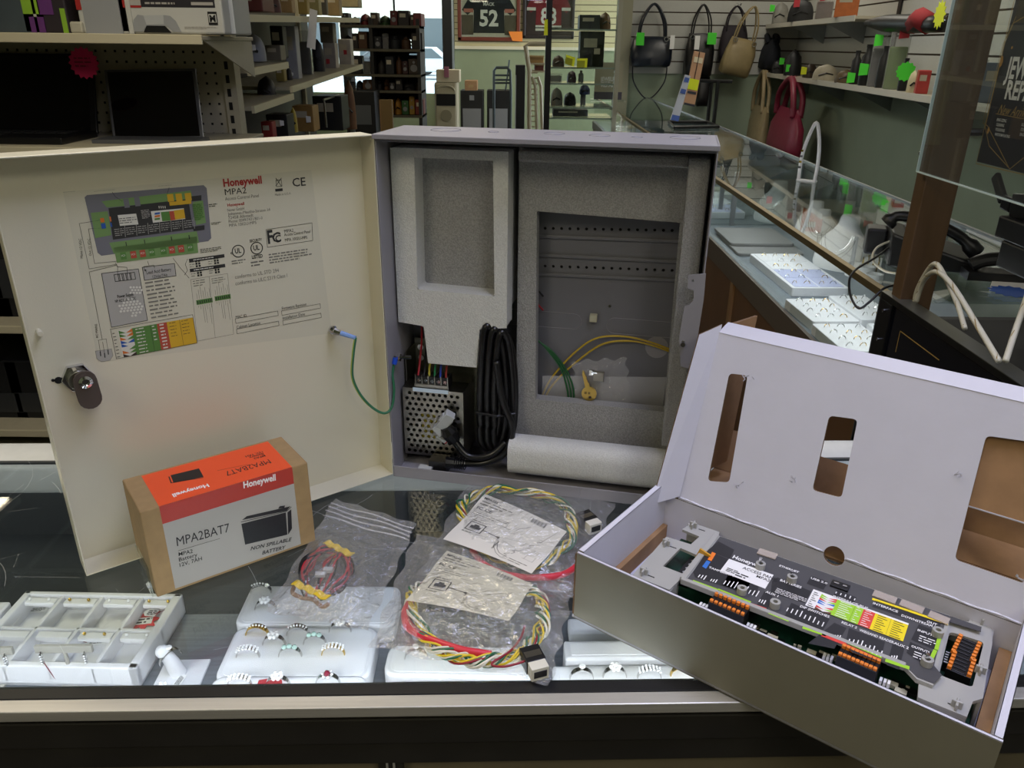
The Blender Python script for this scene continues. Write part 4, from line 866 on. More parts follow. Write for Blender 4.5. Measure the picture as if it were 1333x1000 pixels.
wall('front_wall', .0018, tl, 0, .0032, th, 'y-'); wall('left_wall', 0, .0065, .0052, tw, th, 'x-'); wall('right_wall', tl - .006, tl, .004, tw, th, 'x+'); CCX = .1859
a = MB(); a.box(-.0003, .0018, .0004, .0048, .004, th - .002, m_core); a.build('fold_edge', mail)
a = MB(); a.box(.0066, .012, .006, tw - .004, .0031, .022, m_kraftd); a.build('inner_flap', mail); a = MB(); a.box(tl - .016, tl - .0062, .004, tw - .004, .0031, .030, m_kraftd); a.build('inner_flap', mail)
LO = Vector((0, .172, .058)); LU = Vector((1, 0, 0)); LV = Vector((0, .058, .1845)).normalized(); LL = .185
A = Art(LO, LU, LV, TR); px = A.px; LN = A.N
LM = Matrix(((LU.x, LV.x, LN.x, LO.x), (LU.y, LV.y, LN.y, LO.y), (LU.z, LV.z, LN.z, LO.z), (0, 0, 0, 1)))
def rp(pts, r=.0045, n=4):                         # round the corners of a polygon
    out = []; k = len(pts)
    for i in range(k):
        p0, p1, p2 = Vector(pts[i - 1]), Vector(pts[i]), Vector(pts[(i + 1) % k]); a_ = (p0 - p1).normalized() * r; b_ = (p2 - p1).normalized() * r
        for j in range(n + 1): t = j / n; out.append(tuple((p1 + a_) * (1 - t) ** 2 + p1 * 2 * t * (1 - t) + (p1 + b_) * t ** 2))
    return out
slot = lambda pts: rp([px(*p) for p in pts])
sl1 = slot([(950, 486), (974, 489), (950, 628), (922, 626)]); sl2 = slot([(1080, 541), (1117, 546), (1096, 648), (1058, 638)])
sl3 = slot([(1284, 567), (1375, 580), (1335, 760), (1243, 728)])
cc = px(1086, 724); ch = [(cc[0] - .0098 * math.cos(i * PI / 12), .0005 + .0098 * math.sin(i * PI / 12)) for i in range(13)]
a = MB(); bo = [(.006, 0), (tl - .006, 0), (tl - .006, .058)] + [(cc[0] + .0098 * math.cos(i * PI / 12), .058 - .0098 * math.sin(i * PI / 12)) for i in range(13)] + [(.006, .058)]
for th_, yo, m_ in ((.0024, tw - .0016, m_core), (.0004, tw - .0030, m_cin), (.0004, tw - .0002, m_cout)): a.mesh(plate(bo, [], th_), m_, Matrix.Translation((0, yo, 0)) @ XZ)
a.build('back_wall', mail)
ur = px(1333, 640)[0] + .012
me = plate([(.021, .0005)] + ch + [(.347, .0005), (.347, LL), (.021, LL)], [sl1, sl2, [(min(u, .335), v) for u, v in sl3]], .0028)
a = MB(); a.mesh(me, m_core, LM); me2 = plate([(.021, .0005)] + ch + [(.347, .0005), (.347, LL), (.021, LL)], [sl1, sl2, [(min(u, .335), v) for u, v in sl3]], .0003); a.mesh(me2, m_cin, LM @ Matrix.Translation((0, 0, .0016))); a.mesh(me2, m_kraftd, LM @ Matrix.Translation((0, 0, -.0016)))
lid = a.build('lid', mail)
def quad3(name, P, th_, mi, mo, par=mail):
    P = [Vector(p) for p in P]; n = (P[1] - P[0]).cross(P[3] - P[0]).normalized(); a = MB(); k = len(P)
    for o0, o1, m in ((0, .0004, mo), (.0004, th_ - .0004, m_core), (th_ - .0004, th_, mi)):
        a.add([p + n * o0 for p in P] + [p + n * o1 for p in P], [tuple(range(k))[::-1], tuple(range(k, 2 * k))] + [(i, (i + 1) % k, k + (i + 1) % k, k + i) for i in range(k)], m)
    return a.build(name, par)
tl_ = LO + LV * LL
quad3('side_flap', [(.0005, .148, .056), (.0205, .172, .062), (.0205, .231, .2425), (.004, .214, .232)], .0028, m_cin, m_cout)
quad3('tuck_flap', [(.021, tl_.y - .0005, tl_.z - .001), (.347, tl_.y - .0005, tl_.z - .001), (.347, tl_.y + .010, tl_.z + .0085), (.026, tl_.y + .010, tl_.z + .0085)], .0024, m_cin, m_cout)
for u0_, u1_ in ((.021, cc[0] - .0105), (cc[0] + .0105, .347)): a = MB(); a.tube([LO + LU * (u0_ + (u1_ - u0_) * i / 24) + LN * (.0016 + .0006 * math.sin(i * 2.3)) + LV * (.002 + .0006 * math.sin(i)) for i in range(25)], .0011, m_cin, 6); a.build('crease', mail, smooth=True)
# torn paper round the slots
for i, (x, y) in enumerate(((958, 632), (1034, 624), (1244, 618), (1330, 752), (975, 492))):
    u, v = px(x, y); rnd = random.Random(i); a = MB()
    for k in range(5): p = LO + LU * (u + rnd.uniform(-.005, .005)) + LV * (v + rnd.uniform(-.003, .003)) + LN * .002; q_ = p + LU * rnd.uniform(-.006, .006) + LV * rnd.uniform(-.004, .004) + LN * .0015; a.add([p, q_, q_ + LV * .0016 + LN * .001, p + LV * .0012], [(0, 1, 2, 3)], m_cin)
    a.build('paper_tear', lid)
# brown inner flaps behind the lid
quad3('rear_flap', [(.022, .176, .050), (.335, .176, .050), (.335, .262, .056), (.022, .262, .056)], .003, m_kraftd, m_kraftd)
quad3('rear_flap', [(.020, .262, .058), (.24, .262, .058), (.24, .285, .100), (.020, .285, .100)], .003, m_kraftd, m_kraftd)
quad3('rear_flap', [(.022, .20, .075), (.035, .255, .075), (.034, .29, .24), (.022, .236, .24)], .003, m_kraftd, m_kraftd)
quad3('rear_flap', [(.245, .262, .058), (.345, .262, .058), (.345, .30, .205), (.245, .30, .205)], .003, m_kraftd, m_kraftd)
_p = lambda u, v, o=-.007: tuple(LO + LU * u + LV * v + LN * o)
quad3('rear_flap', [_p(.262, .085), _p(.347, .085), _p(.347, .183), _p(.270, .183)], .003, m_kraftd, m_kraftd)
a = MB(); a.tube([Vector(_p(.262, .085, -.005)), Vector(_p(.347, .085, -.005))], .0012, m_cin, 6); a.build('flap_edge', mail)
quad3('rear_flap', [(.245, .215, .072), (.345, .215, .072), (.345, .262, .078), (.245, .262, .078)], .003, m_kraftd, m_kraftd)
quad3('rear_flap', [(.10, .27, .20), (.34, .27, .20), (.34, .255, .235), (.10, .255, .235)], .003, m_kraftd, m_kraftd)

# ---------------------------------------------------------------- controller board
co = TR.m() @ Vector((.0876, .0598, 0)); CF = Fr(co.x, co.y, -.6563 + .061); ZT = .050
m_lg = mat('light grey plastic', 'A6A6A2', .45, nz=.04, ns=30); m_dg = mat('dark grey label plate', '4A4A4D', .4); m_dk = mat('charcoal label print', '262629', .45); m_pcb = mat('green circuit board', '123C2C', .4, nz=.3, ns=200); m_ory = mat('orange lever', 'E8842A', .4); m_lime = mat('lime print', '9ED22E', .5); m_rdp = mat('red print', 'D8433A', .5); m_yp = mat('yellow print', 'F0D818', .5); m_wp = mat('white print', 'EDEDED', .5); m_op = mat('orange print', 'F08028', .5); m_bp = mat('blue print', '3272C8', .5)
ctl = fthing('access_controller', 'grey access controller with a dark printed top and orange terminals, lying in the carton', 'circuit controller', CF)
cl_ = lambda x, y, z=ZT: CF.loc(x, y, z=z)
a = MB(); Z0 = .006
lu, lv = .207, .0765
me = plate([(-.008, .002), (lu - .02, -.001), (lu - .008, -.012), (lu + .004, -.012), (lu + .004, .088), (-.004, .088)], [], .004); a.mesh(me, m_lg, Matrix.Translation((0, 0, ZT - .003))); a.box(-.006, lu - .018, -.0025, .0020, ZT - .006, ZT + .0002, m_lg); a.box(-.008, -.002, 0, .088, ZT - .004, ZT + .0002, m_lg)
el = [(-.048, -.018), (-.010, -.018), (-.008, .002), (-.004, .088), (-.006, .1), (-.036, .1), (-.040, .082), (-.020, .080), (-.022, .062), (-.048, .060)]
cav = [(-.030, .012), (-.010, .012), (-.008, .048), (-.028, .050)]
me = plate(el, [cav], .003); a.mesh(me, m_lg, Matrix.Translation((0, 0, ZT - .006)))
er = [(lu - .004, -.028), (lu + .030, -.028), (lu + .032, -.008), (lu + .038, .0), (lu + .038, .075), (lu + .034, .108), (lu + .020, .108), (lu + .018, .094), (lu + .002, .088), (lu - .002, .03), (lu - .006, -.01)]
cav2 = rp([(lu + .006, .008), (lu + .030, .008), (lu + .032, .072), (lu + .006, .070)], .004)
me = plate(er, [cav2], .003); a.mesh(me, m_lg, Matrix.Translation((0, 0, ZT - .006)))
for x0, x1, y0, y1, z0, z1 in ((-.048, -.045, -.018, .06, Z0, ZT - .006), (-.048, -.010, -.018, -.015, Z0, ZT - .006), (-.012, -.009, -.018, .004, Z0, ZT - .006), (-.04, -.006, .097, .1, Z0, ZT - .006), (-.006, lu + .02, .086, .089, Z0, ZT - .004), (lu + .035, lu + .038, 0, .1, Z0, ZT - .006), (lu - .004, lu + .03, -.028, -.025, Z0, ZT - .006), (lu - .004, lu - .001, -.028, .0, Z0, ZT - .006), (-.046, lu + .036, -.016, .098, .004, Z0)): a.box(x0, x1, y0, y1, z0, z1, m_lg)
for x, y in ((-.042, .046), (-.040, -.010), (-.032, .092), (lu + .028, .1), (lu + .022, -.022), (lu + .033, .03)):
    a.box(x - .004, x + .004, y - .001, y + .001, ZT - .006, ZT + .002, m_lg); a.box(x - .001, x + .001, y - .005, y + .005, ZT - .006, ZT + .0015, m_lg)
a.build('housing', ctl, bev=.0008)
a = MB()
for x, y in ((-.038, .046), (-.036, -.010), (-.026, .092), (lu + .022, .1), (lu + .016, -.022)): a.box(x, x + .007, y, y + .0012, ZT - .0046, ZT - .0043, m_black)
a.build('latch_slots', ctl)
a = MB(); a.box(-.044, lu + .034, -.014, .094, .024, .0256, m_pcb); pcb = a.build('circuit_board', ctl)
rnd = random.Random(12)
mchip = mat('black chip', '121214', .35); mcer = mat('cream component', 'C8C4B0', .5)
for i in range(78):
    u = rnd.uniform(-.008, lu - .01); v = rnd.uniform(-.013, .0); w = rnd.choice((.002, .003, .006, .009)); a = MB(); a.box(u, u + w, v, v + w * .6, .0256, .0256 + rnd.uniform(.001, .004), rnd.choice((mchip, mchip, mcer, m_nick))); a.build('component', pcb)
for x, y in ((915, 791), (977, 818), (1077, 858), (1151, 890)):
    p = cl_(x, y, .036)
    for k in range(3): a = MB(); a.box(p.x - .004 + k * .003, p.x - .002 + k * .003, p.y - .001, p.y + .004, .0256, .038, m_wp); a.build('dip_switch', pcb)
A = Art((0, 0, ZT - .001), (1, 0, 0), (0, 1, 0), CF, .0002); px = A.px; A.lay = 0
lbl = MB(); me = plate([(-.001, .002), (lu - .02, .0), (lu - .008, -.010), (lu + .004, -.010), (lu + .008, .004), (lu + .001, .012), (lu + .001, .078), (lu + .028, .080), (lu + .028, .087), (-.001, .087)], [], .0006); lbl.mesh(me, m_dg, Matrix.Translation((0, 0, ZT - .0009))); lp = lbl.build('label_plate', ctl)
A.O = Vector((0, 0, ZT - .0006)); A.lay = 1
def PB(pts, m, l=None): A.poly([px(*p) for p in pts], m, l)
for pts in ([(902, 745), (921, 717), (950, 729), (985, 742), (970, 773), (930, 760), (905, 752)], [(921, 717), (935, 705), (956, 716), (950, 728)], [(940, 762), (952, 742), (990, 757), (984, 776)], [(1005, 757), (1012, 752), (1056, 770), (1048, 785), (1003, 772)], [(1020, 805), (1030, 785), (1080, 806), (1068, 826)], [(984, 790), (995, 770), (1006, 775), (998, 797)], [(1052, 838), (1086, 811), (1102, 818), (1086, 845)], [(1100, 840), (1105, 818), (1152, 836), (1146, 862), (1110, 850)], [(1050, 760), (1056, 750), (1078, 758), (1072, 768)], [(1154, 866), (1162, 838), (1178, 842), (1170, 872)], [(1186, 833), (1196, 813), (1224, 824), (1216, 846)], [(1180, 850), (1185, 836), (1214, 849), (1206, 868)], [(1085, 775), (1090, 768), (1115, 778), (1112, 786)], [(1135, 790), (1140, 784), (1225, 812), (1222, 820)]): PB(pts, m_dk)
A.lay = 2
def band(p0, p1, m, w=.0042, l=None): a_, b_ = Vector(px(*p0)), Vector(px(*p1)); A.line([a_, b_], w, m, l)
band((904, 758), (931, 768), m_lime); band((936, 768), (976, 784), m_lime, .002); band((940, 772), (975, 786), m_rdp, .0025); band((973, 786), (994, 793), m_rdp); band((1004, 799), (1024, 807), m_lime); band((1048, 818), (1072, 826), m_lime); band((1073, 828), (1098, 838), m_rdp); band((1100, 836), (1146, 856), m_lime, .002); band((1103, 841), (1144, 859), m_rdp, .0025); band((1156, 861), (1180, 869), m_lime)
band((1138, 781), (1231, 812), m_yp, .0035); A.line([px(1139, 782.5), px(1230, 813.5)], .0004, m_dk, 3)
band((1224, 827), (1219, 845), m_lime, .003); band((1217, 848), (1211, 861), m_lime, .003)
PB([(921, 729), (927, 719), (932, 721), (926, 731)], m_op); PB([(914, 738), (920, 730), (925, 732), (919, 741)], m_bp)
PB([(937, 744), (949, 728), (1007, 749), (996, 767)], m_wp)
def TC(s, x, y, h, m=m_wp, w=None, bold=.01, l=3):
    u, v = px(x, y); A.text(s, u, v, h * 1.35, m, (w or 0) * 1.15 or None, bold, l)
TC('ACCESS PANEL', 966, 741, .0032, m_dk, .030); TC('MPA2', 984, 752, .003, m_dk, .011); TC('Honeywell', 953, 727, .0042, m_wp, .026, .03)
A.greek(*px(948, 752), *px(992, 752), 1, m_dk, 3, .0)
for (x, y), (x2, y2), n in (((956, 750), (976, 754), 2), ((944, 744), (952, 738), 3)):
    (u0, v0), (u1, v1) = px(x, y), px(x2, y2); A.greek(u0, min(v0, v1), max(u1, u0 + .012), min(v0, v1) + .007, n, m_dk, x, .5, 3)
TC('BATTERIES', 1015, 757, .0026, m_wp, .017, .02); TC('DIP SWITCHES', 1041, 791, .0024, m_wp, .022, .02); TC('INTERFACE BUS', 1084, 778, .0024, m_wp, .026, .02); TC('DOWNSTREAM BUS', 1173, 803, .0024, m_wp, .028, .02); TC('OUT', 1206, 811, .0024, m_wp, .007, .02); TC('INTERFACE', 1136, 787, .0024, m_wp, .018, .02)
TC('RELAY 2', 1095, 812, .0024, m_wp, .011, .02); TC('AUX 1', 996, 772, .0024, m_wp, .010, .02); TC('AUX 2', 1163, 839, .0024, m_wp, .010, .02); TC('WIEGAND READER', 1118, 822, .0024, m_wp, .024, .02); TC('TAMPER', 922, 740, .0022, m_wp, .014, .02); TC('RELAY 1', 939, 746, .0022, m_wp, .010, .02); TC('ETHERNET', 1014, 738, .0022, m_wp, .016, .02); TC('USB 2.0', 1055, 754, .0022, m_wp, .013, .02); TC('INPUTS', 1194, 822, .0022, m_wp, .012, .02); TC('OUTPUTS', 1186, 843, .0022, m_wp, .012, .02)
(u0, v0) = px(1008, 772); A.greek(u0, v0 + .0, u0 + .030, v0 + .0085, 4, m_wp, 8, .35, 3)
def tick(x0, y0, x1, y1, n, Lm=.011):
    (a0, b0), (a1, b1) = px(x0, y0), px(x1, y1)
    for i in range(n): t = i / (n - 1); u = a0 + (a1 - a0) * t; v = b0 + (b1 - b0) * t; q_ = v + Lm * (.5 + .5 * ((i * 37) % 7) / 7); A.line([(u, v), (u, q_)], .0009, m_wp, 3)
tick(942, 761, 984, 777, 10); tick(909, 752, 916, 755, 3, .008); tick(925, 757, 931, 759, 3, .006); tick(1024, 796, 1070, 816, 9, .009); tick(1104, 838, 1146, 855, 9, .011); tick(988, 784, 994, 787, 3, .007); tick(1086, 831, 1092, 833, 3, .007); tick(1160, 858, 1166, 860, 3, .007); tick(1088, 773, 1112, 782, 5, .004)
for x, y in ((1196, 832), (1189, 853)): u0, v0 = px(x, y); A.greek(u0, v0 - .004, u0 + .014, v0 + .006, 3, m_wp, x, .35, 3)
# colour table
A.lay = 3; tq = [px(1047, 788), px(1060, 768), px(1184, 813), px(1174, 836)]
u0 = (tq[0][0] + tq[1][0]) / 2; u1 = (tq[2][0] + tq[3][0]) / 2; v0 = (tq[0][1] + tq[3][1]) / 2; v1 = (tq[1][1] + tq[2][1]) / 2; A.rect(u0, v0, u1, v1, m_wp)
W_t = u1 - u0; f = lambda t: u0 + W_t * t; A.lay = 4; vt = v1 - (v1 - v0) * .1
A.rect(f(.27), v0, f(.55), vt, m_lime); A.rect(f(.46), v0, f(.462), vt, m_dk, 5); A.rect(f(.55), v0, f(.67), vt, m_rdp); A.rect(f(.67), v0, f(1), vt, m_yp); A.rect(f(.83), v0, f(.832), vt, m_dk, 5)
dv = (vt - v0) / 8
for i in range(8):
    m1, m2 = ((mat('brown print', '6A3A22', .5), mat('brown print')), (m_rdp, m_lime), (m_wp, m_rdp), (m_bp, m_wp), (m_bp, m_bp), (m_rdp, m_lime), (m_lime, m_rdp), (m_lime, m_rdp))[i]; v = v0 + i * dv
    A.poly([(f(.10), v), (f(.185), v), (f(.10), v + dv)], m1); A.poly([(f(.185), v), (f(.27), v), (f(.27), v + dv)], m2)
    for t0, t1, m in ((.31, .44, m_wp), (.48, .53, m_wp), (.57, .65, m_wp), (.70, .80, m_dk), (.86, .97, m_dk), (.02, .08, m_dk)): A.rect(f(t0), v + dv * .35, f(t1 - .02 * (i % 3)), v + dv * .6, m, 5)
A.build('printed_legend', lp)
# standoffs
for x, y in ((990, 736), (1031, 753), (966, 768), (1009, 786)) + ((1221, 823), (1207, 861)):
    p = cl_(x, y, ZT + .003); a = MB(); a.lathe([(.0022, 0), (.0046, 0), (.0046, .006), (.0022, .006), (.0022, .001)], m_lg, 16, Matrix.Translation((p.x, p.y, ZT - .0005))); a.build('standoff', ctl, smooth=35)
for x, y in ((990, 730), (1031, 747), (1207, 855)): p = cl_(x, y, ZT + .007); a = MB(); a.cyl((p.x, p.y, ZT + .004), .0016, .006, m_chr, 8); a.build('screw', ctl)
# terminals
def term(x0, y0, x1, y1, n, lab='terminal_block', two=None, z=ZT - .001, dep=.013):
    p, q_ = cl_(x0, y0, z), cl_(x1, y1, z); d = (q_ - p); Ln = d.length; an = math.atan2(d.y, d.x); t = MB(); t.M = Matrix.Translation((p.x, p.y, 0)) @ Matrix.Rotation(an, 4, 'Z')
    t.box(-.002, Ln + .002, -dep, .002, .0256, z - .002, m_black)
    for k in range(n): x = Ln * k / (n - 1); t.box(x - .0012, x + .0012, -dep + .0035, -.003, z - .002, z - .0012, m_black)
    o = t.build(lab, ctl, bev=.0003); return p, an, Ln, z, dep
def levers(p, an, Ln, z, n, yo, par):
    a = MB(); a.M = Matrix.Translation((p.x, p.y, 0)) @ Matrix.Rotation(an, 4, 'Z')
    for k in range(n): x = Ln * k / (n - 1); a.box(x - .0015, x + .0015, yo - .0016, yo + .0016, z - .003, z + .0012, m_ory)
    a.build('orange_levers', par, bev=.0004)
for x0, y0, x1, y1, n in ((933, 773, 973, 790, 8), (1099, 841, 1144, 860, 9)):
    p, an, Ln, z, dep = term(x0, y0, x1, y1, n); par = ctl.children[-1]
    levers(p, an, Ln, z, n, 0, par); levers(p, an, Ln, z - .001, n, -.0105, par)
for x0, y0, x1, y1, n in ((1275, 838, 1266, 858, 6), (1268, 860, 1262, 878, 5)):
    p, an, Ln, z, dep = term(x0, y0, x1, y1, n, dep=.0165, z=ZT - .004); par = ctl.children[-1]; levers(p, an, Ln, z, n, 0, par); levers(p, an, Ln, z, n, -.0145, par)
a = MB(); p = cl_(1233, 862, .03); a.box(p.x - .003, p.x + .003, p.y - .008, p.y + .010, .0256, .034, mchip)
a.build('resistor_bank', pcb); 
for k in range(5): a = MB(); a.box(p.x - .0028, p.x + .0028, p.y - .007 + k * .0035, p.y - .006 + k * .0035, .034, .0345, m_wp); a.build('component', pcb)
p = cl_(898, 737, .045); a = MB()
a.M = Matrix.Translation((p.x, p.y, 0)); a.box(-.008, .003, -.010, .022, .0256, .040, m_black); t = a.build('power_terminal', ctl, bev=.0004)
a = MB(); a.M = Matrix.Translation((p.x, p.y, 0))
for k in range(4): a.cyl((-.003, -.006 + k * .0072, .040), .0016, .0006, m_chr, 8)
a.build('terminal_screws', t)
p = cl_(912, 720, ZT); a = MB(); a.M = Matrix.Translation((p.x, p.y, ZT - .012)) @ Matrix.Rotation(.3, 4, 'Y'); a.box(-.006, .006, -.001, .001, 0, .016, mat('amber tab', 'D09A28', .35)); a.build('pull_tab', ctl)
p = cl_(1093, 764, ZT); a = MB(); a.box(p.x - .008, p.x + .008, p.y - .004, p.y + .006, ZT - .012, ZT + .0015, m_black); a.box(p.x - .006, p.x - .001, p.y + .001, p.y + .003, ZT + .0015, ZT + .0022, m_nick); a.box(p.x + .002, p.x + .006, p.y + .001, p.y + .003, ZT + .0015, ZT + .0022, m_nick); a.build('usb_port', ctl, bev=.0004)
m_tab = glass('pale clear tab', 'F6F0EC', 1.45, .2, 0, haze=.45, hz='D8CEC4')
for x0, y0, x1, y1 in ((985, 717, 1009, 727), (1135, 772, 1165, 785), (1170, 784, 1200, 798), (1207, 799, 1233, 812)):
    p, q_ = cl_(x0, y0 + 4, ZT), cl_(x1, y1 + 2, ZT); a = MB(); d = q_ - p; n = Vector((-d.y, d.x, 0)).normalized() * .010; a.add([p, q_, q_ + n, p + n, p + Vector((0, 0, .001)), q_ + Vector((0, 0, .001)), q_ + n + Vector((0, 0, .001)), p + n + Vector((0, 0, .001))], [(0, 3, 2, 1), (4, 5, 6, 7), (0, 1, 5, 4), (1, 2, 6, 5), (2, 3, 7, 6), (3, 0, 4, 7)], m_tab); a.build('clear_tab', ctl)
# ---------------------------------------------------------------- bagged cables on the glass
G = Fr(0, 0, 0)
def gt(name, lab, cat, px_, py_, z=0, group=None):
    p = at(px_, py_, z=0); f = Fr(p.x, p.y, 0); return thing(name, lab, cat, (p.x, p.y, z), 0, group), f
CC = {'white': mat('white wire', 'DEDCCB', .4), 'yellow': mat('yellow cable wire', 'E0C52A', .4), 'green': mat('green cable wire', '2C6B4A', .4), 'dark_red': mat('dark red wire', '8E1F2C', .4), 'black': mat('black wire')}
m_redj = mat('red cable jacket', 'CE3140', .35)
def coil(name, lab, cx, cy, pts, seed, jacket, conn, zc=.008, cols=('yellow', 'white', 'green', 'yellow', 'white', 'green', 'dark_red', 'yellow', 'white', 'green', 'white', 'yellow')):
    t, f = gt(name, lab, 'cable', cx, cy); rnd = random.Random(seed)
    L = [f.loc(x, y, z=zc) for x, y in pts]; c = sum(L, Vector()) / len(L)
    for k, cn in enumerate(cols):
        a = MB(); ph = rnd.uniform(0, 6); fr_ = rnd.choice((2, 3)); am = rnd.uniform(.0035, .0065); rr_ = rnd.uniform(-.003, .003)
        P = []
        base = smoothpath(L, 9, closed=True)
        for i, p in enumerate(base):
            th_ = 2 * PI * i / len(base); d = (p - c); d.z = 0; d.normalize()
            P.append(p + d * (am * math.sin(fr_ * 3 * th_ + ph) + rr_) + Vector((0, 0, .004 * math.cos(fr_ * 3 * th_ + ph) + rnd.uniform(-.0002, .0002))))
        a.tube(P, .0011, CC[cn], 6, closed=True); a.build('wire', t, smooth=True)
    a = MB(); a.tube(smoothpath([f.loc(x, y, z=z) for x, y, z in jacket], 8), .0034, m_redj, 10); a.build('red_jacket', t, smooth=True)
    a = MB(); x, y, an, z = conn; p = f.loc(x, y, z=z); a.M = Matrix.Translation(p) @ Matrix.Rotation(an, 4, 'Z')
    a.box(-.008, .008, -.012, .012, -.006, .007, mat('white connector shell', 'D6D4C6', .4)); a.box(-.009, .009, -.002, .017, -.0065, .0075, m_black); a.box(-.006, .006, -.0125, -.0118, -.003, .004, m_black); a.build('connector', t, bev=.001)
    a = MB(); a.M = Matrix.Translation(p) @ Matrix.Rotation(an, 4, 'Z'); a.box(-.0075, .0075, .003, .010, .0076, .0079, m_nick); a.build('connector_shield', t)
    return t, f
coil('cable_coil', 'upper coil of white, yellow and green wires in a clear bag behind the lower one', 665, 690,
     [(600, 660), (618, 645), (655, 637), (700, 643), (735, 660), (745, 685), (738, 708), (715, 728), (680, 735), (640, 722), (610, 690)], 3,
     [(615, 716, .008), (628, 733, .010), (652, 746, .010), (690, 752, .010), (735, 747, .008), (762, 725, .006), (772, 705, .006)], (768, 682, .5, .008))
coil('cable_coil', 'lower coil of white, yellow and green wires beside the counter front', 620, 810,
     [(535, 775), (560, 762), (610, 760), (660, 762), (695, 772), (707, 795), (702, 825), (675, 850), (630, 861), (585, 852), (550, 825)], 8,
     [(535, 782, .010), (527, 797, .008), (530, 815, .008), (545, 826, .009), (575, 838, .010), (605, 847, .010), (640, 852, .008)], (697, 866, .35, .009))
t, f = gt('wire', 'thin dark red wire looped round the lower coil beside the connector', 'wire', 670, 850)
a = MB(); a.tube(smoothpath([f.loc(x, y, z=.013) for x, y in ((683, 815), (678, 830), (664, 848), (640, 864), (655, 868), (680, 862), (688, 856))], 6), .0011, CC['dark_red'], 6); a.build('insulation', t, smooth=True)
# instruction slips
m_slip = mat('paper slip', 'D9D6CB', .7, nz=.03, ns=40); m_slip2 = mat('cream paper slip', 'CDC9B4', .7, nz=.04, ns=40)
def slip(lab, Cx, z, m, seed):
    C = [at(x, y, z=z) for x, y in Cx]; o = C[3]; f = Fr(o.x, o.y, 0, z); f.o.z = z
    t = thing('instruction_slip', lab, 'paper slip', (o.x, o.y, z), 0)
    L = [c - o for c in C]; U = (L[2] - L[3]).normalized(); a = MB(); n = 12; vs = []
    bend = lambda u, v: .0022 * math.sin(PI * u) + .0012 * math.sin(2.4 * PI * v + seed)
    for j in range(n + 1):
        for i in range(n + 1): u, v = i / n, j / n; p = L[3] * (1 - u) * (1 - v) + L[2] * u * (1 - v) + L[1] * u * v + L[0] * (1 - u) * v; vs.append(p + Vector((0, 0, bend(u, v))))
    a.add(vs, [(j * (n + 1) + i, j * (n + 1) + i + 1, (j + 1) * (n + 1) + i + 1, (j + 1) * (n + 1) + i) for j in range(n) for i in range(n)], m); a.build('paper', t, smooth=True)
    b = Art((0, 0, 0), (1, 0, 0), (0, 1, 0), None, .0001)
    def P(u, v, l=None):
        p = L[3] * (1 - u) * (1 - v) + L[2] * u * (1 - v) + L[1] * u * v + L[0] * (1 - u) * v; return p + Vector((0, 0, bend(u, v) + .0003))
    b.P = P
    asp = (L[2] - L[3]).length / (L[0] - L[3]).length
    # layout in the slip's own 0..1 square (u along the short print direction)
    b.text('MPA2S5', .04, .90, .045, m_ink, .17, .02); b.greek(.04, .78, .46, .88, 2, KG, seed, .35); b.text('FC', .04, .70, .05, m_ink, .07, .02); b.text('CE', .14, .70, .05, m_ink, .09, .01); b.frame(.04, .58, .46, .67, .005, KG); b.greek(.05, .59, .45, .66, 2, KG, seed + 1, .3)
    for i in range(14): b.rect(.64 + i * .012, .84, .64 + i * .012 + (.004 if i * 7 % 3 else .008), .93, m_ink)
    b.line([(.5, .55), (.62, .95)], .004, KG); b.line([(.0, .53), (.86, .60)], .003, KG); b.line([(.86, .60), (.94, .9)], .004, KG)
    u0, v0 = .10, .30; b.frame(u0, v0, u0 + .18, v0 + .17, .012, m_ink); b.poly([(u0 + .03, v0 + .05), (u0 + .15, v0 + .05), (u0 + .15, v0 + .11), (u0 + .12, v0 + .11), (u0 + .12, v0 + .14), (u0 + .06, v0 + .14), (u0 + .06, v0 + .11), (u0 + .03, v0 + .11)], m_ink)
    for i in range(6): b.rect(u0 + .035 + i * .02, v0 + .025, u0 + .042 + i * .02, v0 + .045, m_ink)
    b.greek(u0, .49, u0 + .18, .52, 1, KG, 3, .6); b.greek(u0 - .01, .24, u0 + .17, .27, 1, KG, 4, .6)
    b.line([(u0 + .18, v0 + .08), (.46, .36)], .012, m_ink); b.poly(circ(.47, .36, .018, 10), m_ink)
    b.line([(.47, .36), (.52, .24), (.55, .16), (.60, .10), (.70, .08)], .005, m_ink); b.line([(.47, .36), (.50, .18), (.57, .08), (.64, .04), (.70, .05)], .004, m_ink); b.line([(.47, .38), (.66, .44), (.84, .50)], .003, KG); b.line([(.49, .35), (.70, .30), (.72, .2)], .003, KG)
    for k in range(5):
        u1, v1 = .66 + k * .045, .06 + k * .11; b.line([(u1, v1), (u1 + .02, v1 + .05), (u1 - .015, v1 + .06), (u1 + .03, v1 + .11)], .004, m_ink)
    b.greek(.72, .03, .92, .10, 2, KG, seed + 5, .3); b.line([(.82, .18), (.93, .18), (.93, .28), (.84, .28), (.84, .18)], .003, KG); b.greek(.86, .36, .96, .42, 2, KG, 9, .3); b.greek(.50, .12, .52, .3, 8, m_ink, 5, .5)
    b.build('printed_text', t)
slip('white instruction slip with a plug drawing on the upper cable bag', [(631, 644), (738, 693), (692, 748), (577, 703)], .018, m_slip, 1)
slip('cream instruction slip with a plug drawing on the lower cable bag', [(582, 717), (694, 761), (662, 810), (528, 783)], .017, m_slip2, 2)
